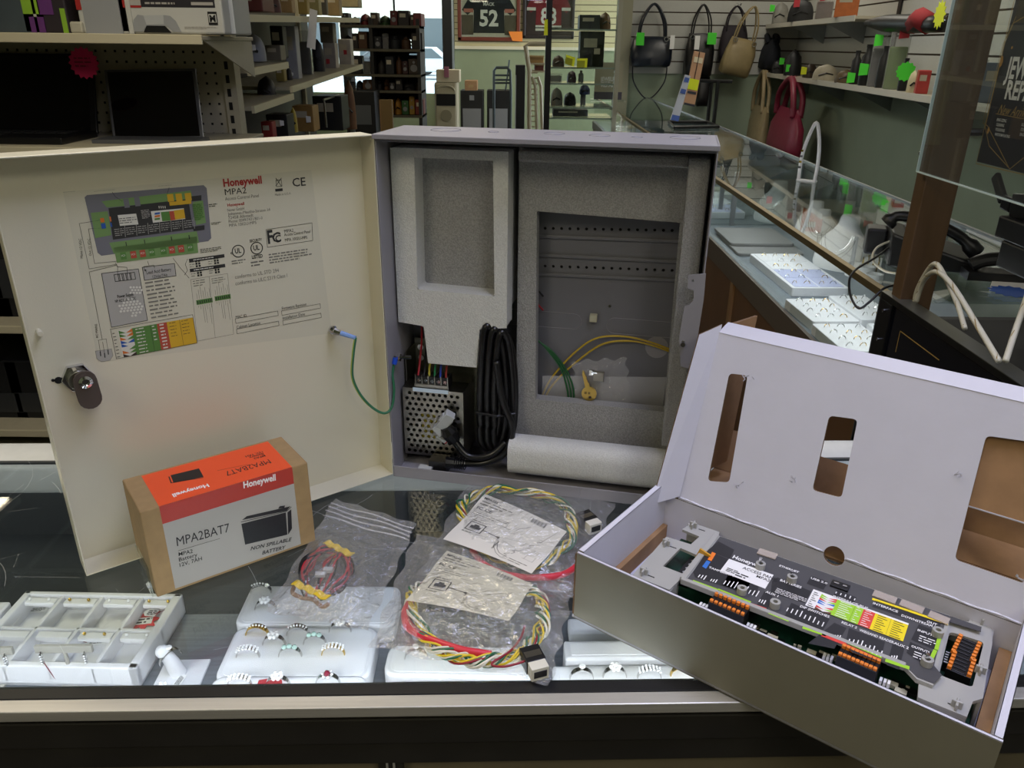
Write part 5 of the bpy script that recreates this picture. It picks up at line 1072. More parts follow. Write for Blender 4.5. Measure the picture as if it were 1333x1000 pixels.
# clear bags
g_pb = glass('crumpled polybag', 'FCFDFD', 1.8, .1, 1.0, 60, haze=.065)
def bag(name, lab, Cx, hz, amp, seed, n=34, m=g_pb):
    C = [at(x, y, z=.0012) for x, y in Cx]; o = C[0]; t = thing(name, lab, 'plastic bag', (o.x, o.y, 0), 0)
    L = [Vector((c.x - o.x, c.y - o.y, .0012)) for c in C]
    return t, L, sheetbag('film', '', '', L, hz, amp, seed, t, n, m)
hump = lambda u, v: .021 * (max(0, math.sin(PI * u)) * max(0, math.sin(PI * v))) ** .28
bag('polybag', 'crumpled clear bag round the upper cable coil, behind the lower bag', [(545, 748), (752, 778), (800, 655), (610, 628)], hump, .004, 11)
bag('polybag', 'crumpled clear bag round the lower cable coil at the counter front', [(482, 842), (716, 892), (748, 760), (542, 694)], hump, .004, 5)
t, L, o = bag('zip_bag', 'small clear zip bag of battery leads beside the battery box', [(346, 797), (478, 822), (542, 683), (436, 650)], lambda u, v: .016 * (max(0, math.sin(PI * min(1, u * 1.1))) * max(0, math.sin(PI * min(1, v * 1.5)))) ** .4, .003, 9, 26)
m_zip = glass('zip ridge', 'FFFFFF', 1.5, .15, 0, haze=.25)
for k in range(4):
    v = .80 + k * .045; p = L[0] * (1 - v) + L[3] * v; q_ = L[1] * (1 - v) + L[2] * v; a = MB(); a.tube([p + (q_ - p) * (i / 10) + Vector((0, 0, .0035 + .0015 * math.sin(i * .9 + k))) for i in range(11)], .0009, m_zip, 6); a.build('zip_ridge', t, smooth=True)
# battery leads in the zip bag
t, f = gt('battery_leads', 'bundle of red and black battery leads taped in yellow inside the zip bag', 'wires', 422, 745)
rnd = random.Random(4); lp_ = lambda x, y, z=.008: f.loc(x, y, z=z)
for k in range(14):
    c = ('red', 'black')[k % 2]; m = (CC['dark_red'] if k % 4 else mat('bright red wire', 'B52A34', .4)) if c == 'red' else CC['black']; j = lambda s_: rnd.uniform(-s_, s_); a = MB()
    if k % 3: P = [lp_(402 + j(6), 772 + j(6), .006), lp_(395 + j(6), 755 + j(5), .01 + j(.003)), lp_(400 + j(8), 735 + j(6), .011 + j(.003)), lp_(420 + j(8), 716 + j(5), .009), lp_(448 + j(6), 722 + j(5), .008), lp_(456 + j(5), 745 + j(6), .009 + j(.003)), lp_(440 + j(6), 765 + j(6), .008), lp_(418 + j(6), 778 + j(4), .006)]
    else: P = [lp_(412 + j(8), 776 + j(3), .007), lp_(424 + j(10), 752 + j(8), .012), lp_(432 + j(10), 735 + j(6), .013), lp_(440 + j(10), 716 + j(3), .008)]
    a.tube(smoothpath(P, 6), .0012, m, 6); a.build(c + '_lead', t, smooth=True)
m_yt = mat('yellow tape', 'E3C21E', .4)
for (x0, y0), (x1, y1) in (((383, 762), (428, 783)), ((424, 709), (459, 727))):
    p, q_ = lp_(x0, y0, .008), lp_(x1, y1, .008); d = q_ - p; n = Vector((-d.y, d.x, 0)).normalized() * .0038; a = MB(); vs = []; K_ = 12
    for i in range(K_ + 1):
        c = p + d * i / K_ + Vector((0, 0, .003 + .0014 * math.sin(i * 1.7)))
        vs += [c - n, c + n, c + n + Vector((0, 0, .0012)), c - n + Vector((0, 0, .0012))]
    fs = [(i * 4 + k, i * 4 + (k + 1) % 4, i * 4 + 4 + (k + 1) % 4, i * 4 + 4 + k) for i in range(K_) for k in range(4)] + [(3, 2, 1, 0), (K_ * 4, K_ * 4 + 1, K_ * 4 + 2, K_ * 4 + 3)]
    a.add(vs, fs, m_yt); a.build('yellow_tape', t)
a = MB(); a.tube(smoothpath([lp_(383, 764, .004), lp_(381, 772, .003), lp_(392, 778, .004), lp_(408, 781, .003), lp_(420, 790, .004), lp_(428, 786, .005)], 6), .0022, mat('brown cloth sleeve', '8A6A4C', .8), 6); a.build('brown_sleeve', t, smooth=True)
for x, y in ((417, 748), (427, 742)): a = MB(); p = lp_(x, y, .015); a.box(p.x - .005, p.x + .005, p.y - .003, p.y + .003, .013, .017, m_clr); a.build('connector', t, bev=.0006)
# ---------------------------------------------------------------- long jewellery case along the right wall
m_brass2 = brushed('aged brass edge', '8C7C58', .4, .8, (200, 3, 200), .25, .15); m_wood2 = mat('walnut laminate', '6A4C32', .55, nz=.2, ns=5); m_deck2 = mat('grey display deck', '7A848C', .45, nz=.08, ns=12)
g_case = glass('case glass', 'F2F6F5', 1.45); m_chsteel = mat('satin steel', '9EA3A6', .35, .9)
CX0, CX1, CZ = .85, 1.42, -.245
def case(name, lab, y0, y1, dividers):
    t = thing(name, lab, 'display case', (CX0, y0, 0)); o = Vector((CX0, y0, 0)); W = CX1 - CX0; L = y1 - y0
    a = MB(); a.box(.004, W, 0, L, -.006, 0, g_case); a.build('glass_top', t)
    a = MB(); a.box(.003, .007, 0, L, CZ, -.014, g_case); a.build('front_glass', t)
    a = MB(); a.box(-.006, .012, 0, L, -.016, .002, m_brass2); a.build('brass_edge', t, bev=.001)
    a = MB(); a.box(W - .008, W + .004, 0, L, -.012, .004, m_chsteel); a.build('rear_rail', t)
    a = MB(); a.box(W - .006, W, 0, L, CZ, -.012, g_case); a.build('rear_glass', t)
    a = MB(); a.box(0, W, 0, L, CZ - .012, CZ, m_deck2); a.build('display_deck', t)
    a = MB(); a.box(-.012, .0, 0, L, CZ - .075, CZ + .002, mat('grey brown trim', '5A5046', .45)); a.build('base_trim', t)
    a = MB(); a.box(0, W, 0, L, -.98, CZ - .012, m_wood2); a.build('cabinet_body', t)
    k = 0
    while k < L - .2: a = MB(); a.box(-.010, 0, k, k + .035, -.95, CZ - .075, mat('light wood stile', '8C6C48', .5)); a.build('stile', t); k += .62
    for y in dividers:
        a = MB(); a.box(.004, W - .004, y - .003, y + .003, CZ, -.007, g_case); a.build('end_glass', t)
        for x in (.14, W - .05): a = MB(); a.box(x, x + .02, y - .008, y + .008, CZ, -.006, m_chsteel); a.build('divider_post', t)
    a = MB(); a.box(.014, .020, .02, L - .02, -.022, -.017, led); a.build('led_strip', t)
    l = area('case_lamp', (CX0 + .05, y0 + L / 2, -.03), .02, L * .95, 3.0 * L / 2, (.93, .96, 1), (0, math.radians(-35), 0))
    return t
case('display_case', 'nearer glass jewellery case along the right wall, with necklace busts and ring trays', 1.66, 3.62, [1.94]); case('display_case', 'further glass jewellery case along the right wall, below the handbags', 3.63, 8.92, [.2, 2.6])
# trays in the case
def tray2(lab, x, y, w, d, rz, comp=None, cols=None, h=.03):
    t = thing('jewellery_tray', lab, 'jewellery tray', (x, y, CZ), rz); a = MB(); a.prism(rrect(-w / 2, w / 2, -d / 2, d / 2, .008), 0, h, m_tray); a.build('tray', t, bev=.002)
    if comp:
        m_bl = mat('pale lilac flock', 'C6CBEA', .8)
        nx, ny = comp
        for i in range(nx):
            for j in range(ny):
                a = MB(); a.box(-w / 2 + .012 + i * (w - .02) / nx, -w / 2 + .006 + (i + 1) * (w - .02) / nx, -d / 2 + .012 + j * (d - .02) / ny, -d / 2 + .006 + (j + 1) * (d - .02) / ny, h, h + .0015, m_velv if j >= ny / 2 else m_bl); a.build('compartment', t)
    return t
TRS = [('large white compartment tray in the nearer case', 1.005, 2.72, .19, .46, .03, (2, 4), 'j'), ('white ring tray beside the large compartment tray, left one', .93, 2.26, .14, .22, .05, None, 'r'), ('white ring tray behind the left ring tray in the nearer case', 1.07, 2.29, .12, .24, .05, None, 'r'), ('white ring tray nearest the black panel, front one', .93, 2.02, .14, .22, .04, None, 'r'), ('white ring tray nearest the black panel, rear one', 1.08, 2.03, .12, .22, .04, None, 'r'), ('white ring tray at the near end of the case', .94, 1.80, .14, .18, .04, None, 'r'), ('white chain tray at the near end of the far case', 1.0, 3.95, .2, .4, .02, (2, 4), 'j')]
for n, (lab, x, y, w, d, rz, comp, kd) in enumerate(TRS):
    tray2(lab, x, y, w, d, rz, comp); nx, ny = (3, 4) if kd == 'r' else (4, 6)
    for i in range(nx):
        for j in range(ny):
            if kd == 'r' or rnd.random() < .7:
                px_ = x + (i + .5 - nx / 2) * (w - .02) / nx + rnd.uniform(-.004, .004); py_ = y + (j + .5 - ny / 2) * (d - .02) / ny
                if n == 0 and i == 0 and j == 0: pass
                g_ = rnd.random() < .5; a = MB(); R = .0095
                a.tube([(R * math.cos(k * PI / 6), 0, R * math.sin(k * PI / 6)) for k in range(7)], .0013, m_gold if g_ else m_sil, 4); a.ball((0, 0, R + .001), .0028, m_dia, 5)
                o = a.build('ring'); o.location = (px_, py_, CZ + .0315); o.rotation_euler = (0, 0, rnd.uniform(-.5, .5)); tag(o, 'small %s ring standing in a tray of the wall case' % ('gold' if g_ else 'silver'), 'ring', 'gold rings in the wall case' if g_ else 'silver rings in the wall case')
# grey folded boards
for lab, y, z in (('grey suede display board lying in the nearer case, lower one', 3.18, 0), ('grey suede display board on top of the lower board', 3.30, .012)):
    t = thing('display_board', lab, 'display board', (1.01, y, CZ + z)); a = MB(); a.prism(rrect(-.13, .13, -.16, .14, .02), .001, .012, mat('grey suede', '8A8A88', .8)); a.build('board', t, bev=.002)
# necklace busts
def bust(lab, x, y, s, rz, m):
    t = thing('necklace_bust', lab, 'necklace bust', (x, y, CZ), rz); a = MB(); vs = []; fs = []; n = 20
    prof = [(0, .075, .05), (.012, .082, .055), (.05, .083, .048), (.09, .070, .036), (.115, .045, .028), (.135, .032, .026), (.16, .030, .026), (.165, .026, .022)]
    for z, rx, ry in prof:
        for i in range(n):
            an = 2 * PI * i / n; vs.append((rx * s * math.cos(an), (ry * math.sin(an) - .25 * z * 0 + .02 - .25 * (.16 - z) * (1 if math.sin(an) < 0 else .2)) * s, z * s))
    for j in range(len(prof) - 1):
        for i in range(n): fs.append((j * n + i, j * n + (i + 1) % n, (j + 1) * n + (i + 1) % n, (j + 1) * n + i))
    fs += [tuple(range(n))[::-1], tuple(range((len(prof) - 1) * n, len(prof) * n))]; a.add(vs, fs, m); a.build('torso', t, smooth=50)
    for k in range(3):
        a = MB(); a.tube([((.045 + k * .010) * s * math.cos(q_), (-.035 - k * .006 + .012 * math.sin(q_)) * s - .02 * s * (1 - abs(math.cos(q_))), (.112 - .055 * abs(math.sin(q_)) - k * .012 * abs(math.sin(q_))) * s) for q_ in [PI + i * PI / 14 for i in range(15)]], .0011, m_sil, 5); a.build('chain', t)
m_bw = mat('white bust leather', 'E4E4E2', .5)
for lab, px_, py_, z, s, rz in (('white necklace bust in the middle of the nearer case', 1092, 322, CZ, 1.15, -.9), ('white necklace bust near the joint of the two cases', 1006, 262, CZ, 1.1, -.9), ('small white bust behind the middle one', 1110, 283, CZ, .9, -.5), ('grey white bust at the back of the nearer case', 1142, 290, CZ, .8, -.5)):
    p = at(px_, py_ + 25, z=z); bust(lab, min(max(p.x, CX0 + .12), CX1 - .12), p.y, s, rz, m_bw)
# bangle pad
p = at(1118, 335, z=CZ + .05); t = thing('bangle_pad', 'white roll of gold bangles in the nearer case', 'bangle stand', (p.x, p.y, CZ), -.5)
a = MB(); a.tube([(-.08, 0, .03), (.08, 0, .03)], .028, m_bw, 16); a.box(-.08, .08, -.022, .022, 0, .02, m_bw); a.build('roll', t, smooth=40)
for k in range(9):
    x = -.07 + k * .0175; o = thing('bangle', 'gold bangle on the white roll', 'bangle', Matrix.Translation((p.x, p.y, CZ + .03)) @ Matrix.Rotation(-.5, 4, 'Z') @ Vector((x, 0, 0)), -.5, 'gold bangles on the roll'); a = MB(); a.tube([(.002 * math.sin(3 * q_), .0305 * math.cos(q_), .0305 * math.sin(q_)) for q_ in [i * PI / 10 for i in range(20)]], .002, m_gold, 6, closed=True); a.build('hoop', o)
for k, (px_, py_) in enumerate(((1128, 352), (1138, 362), (1112, 348))):
    p = at(px_, py_, z=CZ + .03); t = thing('bracelet_cuff', ('white', 'rear white', 'left white')[k] + ' bracelet cuff beside the bangle roll', 'bracelet stand', (p.x, p.y, CZ), .3); a = MB(); a.lathe([(.024, 0), (.028, 0), (.028, .045), (.024, .045), (.024, 0)], m_bw, 18); a.build('cuff', t, smooth=40)
# lime price flags inside the rear glass
for k, (px_, py_) in enumerate(((1101, 245), (1152, 268))):
    p = at(px_, py_, x=CX1 - .012); a = MB(); a.box(-.001, 0, -.03, .03, -.022, .022, mat('fluorescent green card', '4FE03A', .6)); o = a.build('price_flag'); o.location = p; tag(o, ('left', 'right')[k] + ' fluorescent green flag on the rear glass of the case', 'price flag')
# goods in the far case
for k in range(26):
    x = CX0 + .08 + rnd.random() * .4; y = 4.3 + k * .16; c = rnd.choice(('C9C4B0', 'E0E0DC', '9AA0A4', 'B8A888', '7A7468')); s_ = rnd.uniform(.03, .07)
    t = thing('jewellery_display', 'small pale jewellery display in the far wall case', 'jewellery display', (x, y, CZ), rnd.uniform(-.4, .4), 'pale displays in the far case'); a = MB(); a.prism(rrect(-s_, s_, -s_ * .7, s_ * .7, .008), 0, rnd.uniform(.015, .05), mat('display ' + c, c, .7)); a.build('block', t, bev=.003); b = MB(); b.tube([(-s_ * .7, 0, .05), (0, -s_ * .4, .053), (s_ * .7, 0, .05)], .002, m_gold if k % 2 else m_sil, 5); b.build('chain', t)
# white arched stand on the glass
p = at(1050, 236, z=0); t = thing('arched_stand', 'white pointed arch earring stand on the glass of the wall case', 'earring stand', (p.x, p.y, 0), -.7)
a = MB(); P = [(-.035, 0, 0), (-.036, 0, .09), (-.022, 0, .17), (.002, 0, .232), (.024, 0, .17), (.034, 0, .09), (.032, 0, 0)]
a.tube(smoothpath(P, 5), .0075, m_tray, 6); a.box(-.04, .04, -.012, .012, 0, .006, m_tray); a.build('arch', t)
a = MB(); [a.box(-.041 + .0 * k, -.030, -.009, -.0075, .05 + k * .022, .058 + k * .022, m_gold if k % 2 else mat('grey ink', '55565A', .5)) for k in range(4)]; a.build('printed_bands', t)

# ---------------------------------------------------------------- post, guard, panel, phone
m_post = brushed('stained pine post', '56412A', .5, 0, (60, 60, 3), .35, .2)
PX0, PX1, PY0, PY1 = .80, .868, 1.56, 1.60
t = thing('wooden_post', 'brown stained wooden post at the end of the wall case', 'post', ((PX0 + PX1) / 2, 1.58, .0)); w = (PX1 - PX0) / 2
a = MB(); a.box(-w, w, -.02, .02, .003, CEIL, m_post); a.build('timber', t, bev=.003)
for px_, py_ in ((1238, 23), (1205, 200)):
    p = at(px_, py_, x=PX0); a = MB(); a.cyl((-w - .012, p.y - 1.58, p.z), .0045, .006, m_chr, 10, 'x'); a.build('screw', t, bev=.001)
t = thing('acrylic_guard', 'clear acrylic guard sheet screwed to the wooden post', 'acrylic guard', (.786, 1.57, .29)); a = MB(); a.box(-.002, .003, -1.1, .0, 0, CEIL - .3, glass('guard acrylic', 'F2F6F4', 1.49, haze=.015)); a.box(-.0025, .0035, -1.1, 0, -.0015, .0005, mat('acrylic edge', 'C4D4CC', .3)); a.box(-.0025, .0035, 0, .0012, 0, CEIL - .3, mat('acrylic edge')); a.build('sheet', t)
m_pp = mat('navy poster print', '0E0F1C', .35, coat=.3); m_pg = mat('poster gold', 'A88A4A', .35); m_pw = mat('poster white', 'E8E6E0', .45)
t = thing('wall_poster', 'dark poster with gold lines reading JEWELRY REPAIR behind the acrylic guard', 'poster', (1.0, 1.75, .287)); PO = Vector((1.0, 1.75, .287))
a = MB(); a.box(0, .003, -.42, 0, 0, .62, m_pp); a.build('panel', t)
A = Art((-.0004, 0, 0), (0, -1, 0), (0, 0, 1), None, .0003); F0_ = Fr(PO.x, PO.y, 0); 
def pp(x, y): q_ = at(x, y, x=1.0) - PO; return (-q_.y, q_.z)
A.line([pp(*q_) for q_ in ((1321, 0), (1271, 213), (1345, 230))], .0022, m_pg); A.line([pp(*q_) for q_ in ((1345, 15), (1320, 30), (1309, 55), (1283, 165), (1288, 190), (1315, 220), (1345, 196))], .0018, m_pg); A.line([pp(*q_) for q_ in ((1323, 22), (1306, 58), (1280, 160), (1286, 164), (1314, 219))], .0018, m_pg)
def tp(s, x, y, hp, w, m=m_pw, b=0, it=0): u, v = pp(x, y); v2 = pp(x, y - hp)[1]; A.text(s, u, v, v2 - v, m, w, b, None, 0, it)
A.lay = 2; tp('JEWELRY', 1308, 101, 27, .155, m_pw, .03); tp('REPAIR', 1308, 128, 24, .125, m_pw, .03); tp('New Arrivals', 1299, 148, 13, .11, m_pg, 0, .4); A.line([pp(1297, 148), pp(1345, 157)], .0012, m_pg)
for i, s in enumerate(('RING SIZING', 'CLEANING', 'POLISHING', 'RHODIUM PLATING')): tp(s, 1298 - i * .8, 157.5 + i * 6.3, 4, (.034, .028, .032, .052)[i], m_pw, .01)
for i, s in enumerate(('SOLDERING', 'STONE SETTING', 'ENGRAVING')): tp(s, 1330 - i, 164 + i * 6.3, 4, .036, m_pw, .01)
A.poly(circ(*pp(1304, 80), .006, 12, .011), mat('bokeh gold', 'C08C3A', .4)); A.poly(circ(*pp(1287, 170), .004, 10, .007), mat('bokeh gold')); A.poly(circ(*pp(1318, 62), .003, 8), mat('bokeh gold')); A.build('printed_design', t)
t2 = thing('poster_bracket', 'black jointed arm and clamp under the JEWELRY REPAIR poster', 'bracket', (1.02, 1.6, .26)); a = MB()
for (x0, y0), (x1, y1), w_ in (((1296, 228), (1306, 262), .022), ((1306, 262), (1318, 268), .03), ((1318, 268), (1340, 270), .05)): a.bar(at(x0, y0, x=1.02) - Vector((1.02, 1.6, .26)), at(x1, y1, x=1.02) - Vector((1.02, 1.6, .26)), .012, w_, m_black)
p = at(1313, 280, x=1.02) - Vector((1.02, 1.6, .26)); a.box(-.02, .03, p.y - .4, p.y, p.z - .045, p.z, m_black); a.box(-.02, .03, p.y - .4, p.y - .03, p.z - .10, p.z - .045, m_black); a.build('arm', t2, bev=.004)
p = at(1240, 178, y=1.8); t = thing('round_speaker', 'round black speaker-like disc on an arm behind the wooden post', 'speaker', p, 0); a = MB(); a.lathe([(.0001, -.03), (.05, -.028), (.085, -.016), (.095, 0), (.09, .01), (.0001, .014)], m_black, 28, Matrix.Rotation(math.radians(62), 4, 'Z') @ Matrix.Rotation(PI / 2, 4, 'X')); a.build('disc', t, smooth=40); a = MB(); a.tube([(.02, 0, .01), (.09, -.02, .012)], .008, m_black, 8); a.build('arm', t)
# black panel below the post
M0 = at(1148, 379, x=.79); t = thing('framed_sign', 'black framed panel with a thin gold line print, beside the wooden post', 'panel', (.79, M0.y, M0.z)); a = MB(); L_ = .95; HH = .36
a.box(0, .035, -L_, 0, -HH, -HH + .02, m_black); a.box(0, .035, -L_, 0, -.014, 0, m_black); a.box(0, .035, -.055, 0, -HH, -.014, m_black); a.box(.006, .035, -L_, -.055, -HH + .02, -.014, mat('navy glass print', '0C0E18', .12, coat=.5)); a.build('frame', t, bev=.002)
a = MB(); a.box(-.001, .036, -L_, .0, -.0005, .001, mat('worn steel edge', '75766F', .4, .7)); a.box(-.0012, .003, 0, .0012, -HH, 0, mat('worn steel edge')); a.build('edge_trim', t)
A = Art((.0058, 0, 0), (0, -1, 0), (0, 0, 1), None, .0002); A.line([(.10, -.10), (.10, -.055), (.26, -.055)], .0022, m_pg); A.build('printed_line', t)
for z in (-.035, -.10): a = MB(); a.cyl((-.002, -.025, z), .004, .003, m_chr, 10, 'x'); a.build('bolt', t)
t = thing('black_cabinet', 'black equipment cabinet standing behind the black framed panel', 'cabinet', (1.12, 1.25, FLOOR)); a = MB(); a.box(-.285, .30, -.55, .34, 0, 1.0 - .012, mat('matt black laminate', '111113', .5)); a.build('body', t, bev=.003)
a = MB(); a.box(-.26, .28, -.52, .31, .988, .9905, mat('black rubber mat', '1A1A1B', .7)); a.build('top_mat', t)
# desk phone
p = at(1235, 352, z=0); t = thing('desk_phone', 'black corded desk phone standing on the wall case behind the post', 'telephone', (p.x - .02, p.y + .08, .002), -.35)
a = MB(); a.prism([(-.10, 0), (.10, 0), (.10, .025), (-.10, .085)], -.10, .10, m_black, Matrix(((0, 1, 0, 0), (0, 0, 1, 0), (1, 0, 0, 0), (0, 0, 0, 1))) if False else Matrix(((1, 0, 0, 0), (0, 0, 1, 0), (0, 1, 0, 0), (0, 0, 0, 1)))); a.build('body', t, bev=.006)
a = MB(); P = smoothpath([(-.115, -.06, .10), (-.09, -.06, .122), (-.02, -.062, .112), (.05, -.062, .085), (.10, -.06, .045)], 6); a.tube(P, [.020 if i < 4 or i > len(P) - 5 else .0135 for i in range(len(P))], m_black, 12); a.build('handset', t, smooth=True)
a = MB(); [a.box(-.06 + i * .022, -.045 + i * .022, .0 + j * .022, .014 + j * .022, .05 - i * .0066, .078 - i * .0066, mat('grey key', '6A6C70', .5)) for i in range(3) for j in range(4)]; a.build('keypad', t)
a = MB(); a.box(-.15, -.10, .02, .09, .0, .07, m_black); a.build('rear_stand', t, bev=.006)
a = MB(); P = [(.09 + .0022 * i + 0, -.075 - .0004 * i + .006 * math.cos(i * 1.3), .03 + .006 * math.sin(i * 1.3)) for i in range(50)]; a.tube(P, .0018, m_black, 5); a.build('coiled_cord', t)
p = at(1320, 362, z=0.02); t = thing('telephone_handset', 'second black handset at the right edge beyond the desk phone', 'telephone', (p.x + .02, p.y + .05, .002), -.2); a = MB(); P = smoothpath([(-.09, 0, .03), (-.06, 0, .045), (0, 0, .05), (.07, 0, .045), (.10, 0, .03)], 5); a.tube(P, .017, m_black, 12); a.box(-.1, .12, -.03, .03, 0, .02, m_black); a.build('handset', t, smooth=30)
card([(1296, 352), (1338, 352), (1338, 376), (1288, 376)], .003, mat('white paper', 'DADADA', .6), 'paper_sheet', 'white paper lying between the two black handsets', 'paper')
p = at(1318, 380, z=.006); t = thing('starburst_tag', 'blue starburst price tag in front of the phones at the right edge', 'price tag', (p.x, p.y, .006), .3); a = MB(); a.prism(burst(14, .04, .05), 0, .001, mat('blue card', '1F4FA8', .6)); a.build('card', t)
def cable(name, lab, pts, r, m, spiral=None, cat='cable'):
    P = [at(x, y, **k) for x, y, k in pts]; o = P[0].copy(); t = thing(name, lab, cat, o); S = [p_ - o for p_ in smoothpath(P, 9)]; a = MB(); a.tube(S, r, m, 8); a.build('jacket', t, smooth=True)
    if spiral:
        b = MB(); Q_ = [p_ + Vector((math.cos(i * .75), math.sin(i * .75) * .3, math.sin(i * .75))) * r * .9 for i, p_ in enumerate(S)]; b.tube(Q_, r * .22, spiral, 4); b.build('spiral_stripe', t)
m_wc = mat('white cable', 'C9C6B4', .4); m_ws = mat('tan stripe', '8A7440', .5)
Y = lambda v: {'y': v}
cable('white_cable', 'left white cable with a tan spiral arching over the black cabinet', [(1190, 398, Y(1.55)), (1194, 378, Y(1.54)), (1208, 352, Y(1.50)), (1219, 344, Y(1.46)), (1232, 364, Y(1.42)), (1246, 395, Y(1.36)), (1256, 428, Y(1.30))], .0048, m_wc, m_ws)
cable('white_cable', 'longer white cable with a tan spiral crossing the first one', [(1193, 392, Y(1.52)), (1202, 366, Y(1.50)), (1218, 354, Y(1.44)), (1239, 371, Y(1.36)), (1270, 420, Y(1.22)), (1300, 470, Y(1.10))], .0048, m_wc, m_ws)
cable('white_cable', 'white cable with a tan spiral at the right edge of the view', [(1345, 360, Y(1.25)), (1335, 392, Y(1.22)), (1322, 430, Y(1.16)), (1309, 470, Y(1.10))], .0048, m_wc, m_ws)
cable('thin_cable', 'thin black cable looping from the phone over the case edge', [(1163, 318, Y(2.0)), (1140, 335, Y(1.9)), (1110, 355, Y(1.78)), (1106, 380, Y(1.72)), (1117, 401, Y(1.68)), (1132, 393, Y(1.68)), (1150, 376, Y(1.69)), (1166, 371, Y(1.70))], .0028, m_black)
cable('thin_cable', 'thin white cable hanging from the back of the desk phone', [(1165, 312, Y(2.0)), (1142, 322, Y(1.95)), (1136, 338, Y(1.9)), (1150, 352, Y(1.86)), (1166, 356, Y(1.84))], .0028, m_wc)
# ---------------------------------------------------------------- handbags on the end wall and right wall
m_hook = mat('chrome'); m_gtag = mat('fluorescent green card'); m_ytag = mat('fluorescent yellow card', 'E6F02A', .6); m_rtag = mat('red card')
class Pl:
    """an upright plane in the room: pixel -> local (u right, v up) with its own heading; used to hang and stand goods at real depth"""
    def __init__(s, fr, y, flip=False): s.fr = fr; s.y = y; s.flip = flip
    def p(s, x, y): q_ = s.fr.loc(x, y, y=s.y); return q_
    def w(s, x, y): return s.fr.m() @ s.p(x, y)
END = Pl(Fr(0, 0, 0), 8.86); RS = Pl(RW, -.30); RSf = Pl(RW, -.37)
def handbag(name, lab, pl, x0, y0, x1, y1, ytop, m, cat='handbag', flare=.85, hw=True, tags=(), strap=None, deep=.1):
    a0, a1 = pl.p(x0, y1), pl.p(x1, y0); sgn = 1 if a1.x > a0.x else -1; w = abs(a1.x - a0.x); h = a1.z - a0.z; top = pl.p((x0 + x1) / 2, ytop).z - a0.z
    c = Vector(((a0.x + a1.x) / 2, pl.y, a0.z)); t = thing(name, lab, cat, pl.fr.m() @ c, pl.fr.a); a = MB(); vs = []; fs = []; n = 24; lv = [(0, .80, .7), (.06, .96, 1), (.3, 1.0, 1), (.65, .97, .8), (.9, flare, .45), (1, flare * .94, .2)]
    for z, sx, sy in lv:
        for i in range(n):
            an = 2 * PI * i / n; cx_, cy_ = math.cos(an), math.sin(an); e = .55; wob = 1 + .035 * math.sin(7 * an + z * 5) + .015 * math.sin(13 * an)
            vs.append((w / 2 * sx * math.copysign(abs(cx_) ** e, cx_) * wob, deep / 2 * sy * math.copysign(abs(cy_) ** e, cy_) * wob, z * h + .012 * h * math.sin(an * 3)))
    for j in range(len(lv) - 1):
        for i in range(n): fs.append((j * n + i, j * n + (i + 1) % n, (j + 1) * n + (i + 1) % n, (j + 1) * n + i))
    fs += [tuple(range(n))[::-1], tuple(range((len(lv) - 1) * n, len(lv) * n))]; a.add(vs, fs, m); a.build('body', t, smooth=60)
    for s_ in (-1, 1):
        a = MB(); a.tube(smoothpath([(-w * .32, s_ * deep * .2, h * .86), (-w * .26, s_ * deep * .25, h + (top - h) * .5), (0, s_ * deep * .1, top), (w * .26, s_ * deep * .25, h + (top - h) * .5), (w * .32, s_ * deep * .2, h * .86)], 6), w * .028, m, 8); a.build('handle', t, smooth=True)
    if hw:
        for s_ in (-1, 1): a = MB(); a.tube([(s_ * w * .32 + .02 * math.cos(k * PI / 6), -deep * .32, h * .92 + .02 * math.sin(k * PI / 6)) for k in range(12)], .005, m_chr, 6, closed=True); a.build('buckle', t)
    if strap: a = MB(); z_ = pl.p((x0 + x1) / 2, strap).z - a0.z + .01; a.tube(smoothpath([(-w * .42, 0, h * .1), (-w * .36, -.02, z_ * .5), (0, -.03, z_), (w * .36, -.02, z_ * .5), (w * .42, 0, h * .1)], 8), .007, m, 6); a.build('strap', t, smooth=True)
    for dx, dz, tw_, th_, mt in tags: a = MB(); a.box(dx * w - tw_ / 2, dx * w + tw_ / 2, -deep / 2 - .02, -deep / 2 - .015, dz * h - th_, dz * h, mt); a.build('tag', t)
    hk = MB(); hk.tube([(0, .16, top + .02), (0, .0, top - .005), (0, -.02, top + .01)], .005, m_chr, 6); tag(hk.build('hook', None), 'steel display hook holding ' + lab.split(' on ')[0].split(' hanging')[0].split(',')[0], 'hook').matrix_world = pl.fr.m() @ Matrix.Translation(c)
    return t
LB = lambda n, h, r=.4: mat('bag ' + n, h, r, nz=.12, ns=20, bump=.3, bs=40)
handbag('handbag', 'navy black leather handbag leftmost on the end wall', END, 819, 48, 876, 87, 5, LB('navy', '141B28', .32), tags=((-.32, 1.12, .08, .12, m_gtag), (.44, 1.05, .045, .13, m_tag)), strap=130, deep=.22)
handbag('handbag', 'black handbag with a white and a green tag, second from left on the end wall', END, 889, 44, 931, 100, 6, LB('black', '0E0D10'), tags=((-.2, .95, .05, .13, m_tag), (.3, 1.02, .09, .11, m_gtag)), deep=.22)
handbag('handbag', 'small black bag hanging low behind the photo stand', END, 904, 100, 926, 138, 92, LB('black', '0E0D10'), hw=False, deep=.15)
handbag('handbag', 'dark plum bag behind the tan shoulder bag', END, 934, 34, 975, 82, 8, LB('plum', '1F1620', .7), hw=False, deep=.15)
tb_ = handbag('handbag', 'tan leather shoulder bag with long handles on the end wall', Pl(Fr(0, 0, 0), 8.6), 934, 50, 979, 98, 6, LB('tan', '8F7E58', .5), deep=.2); tb_.rotation_euler = (0, .22, 0)
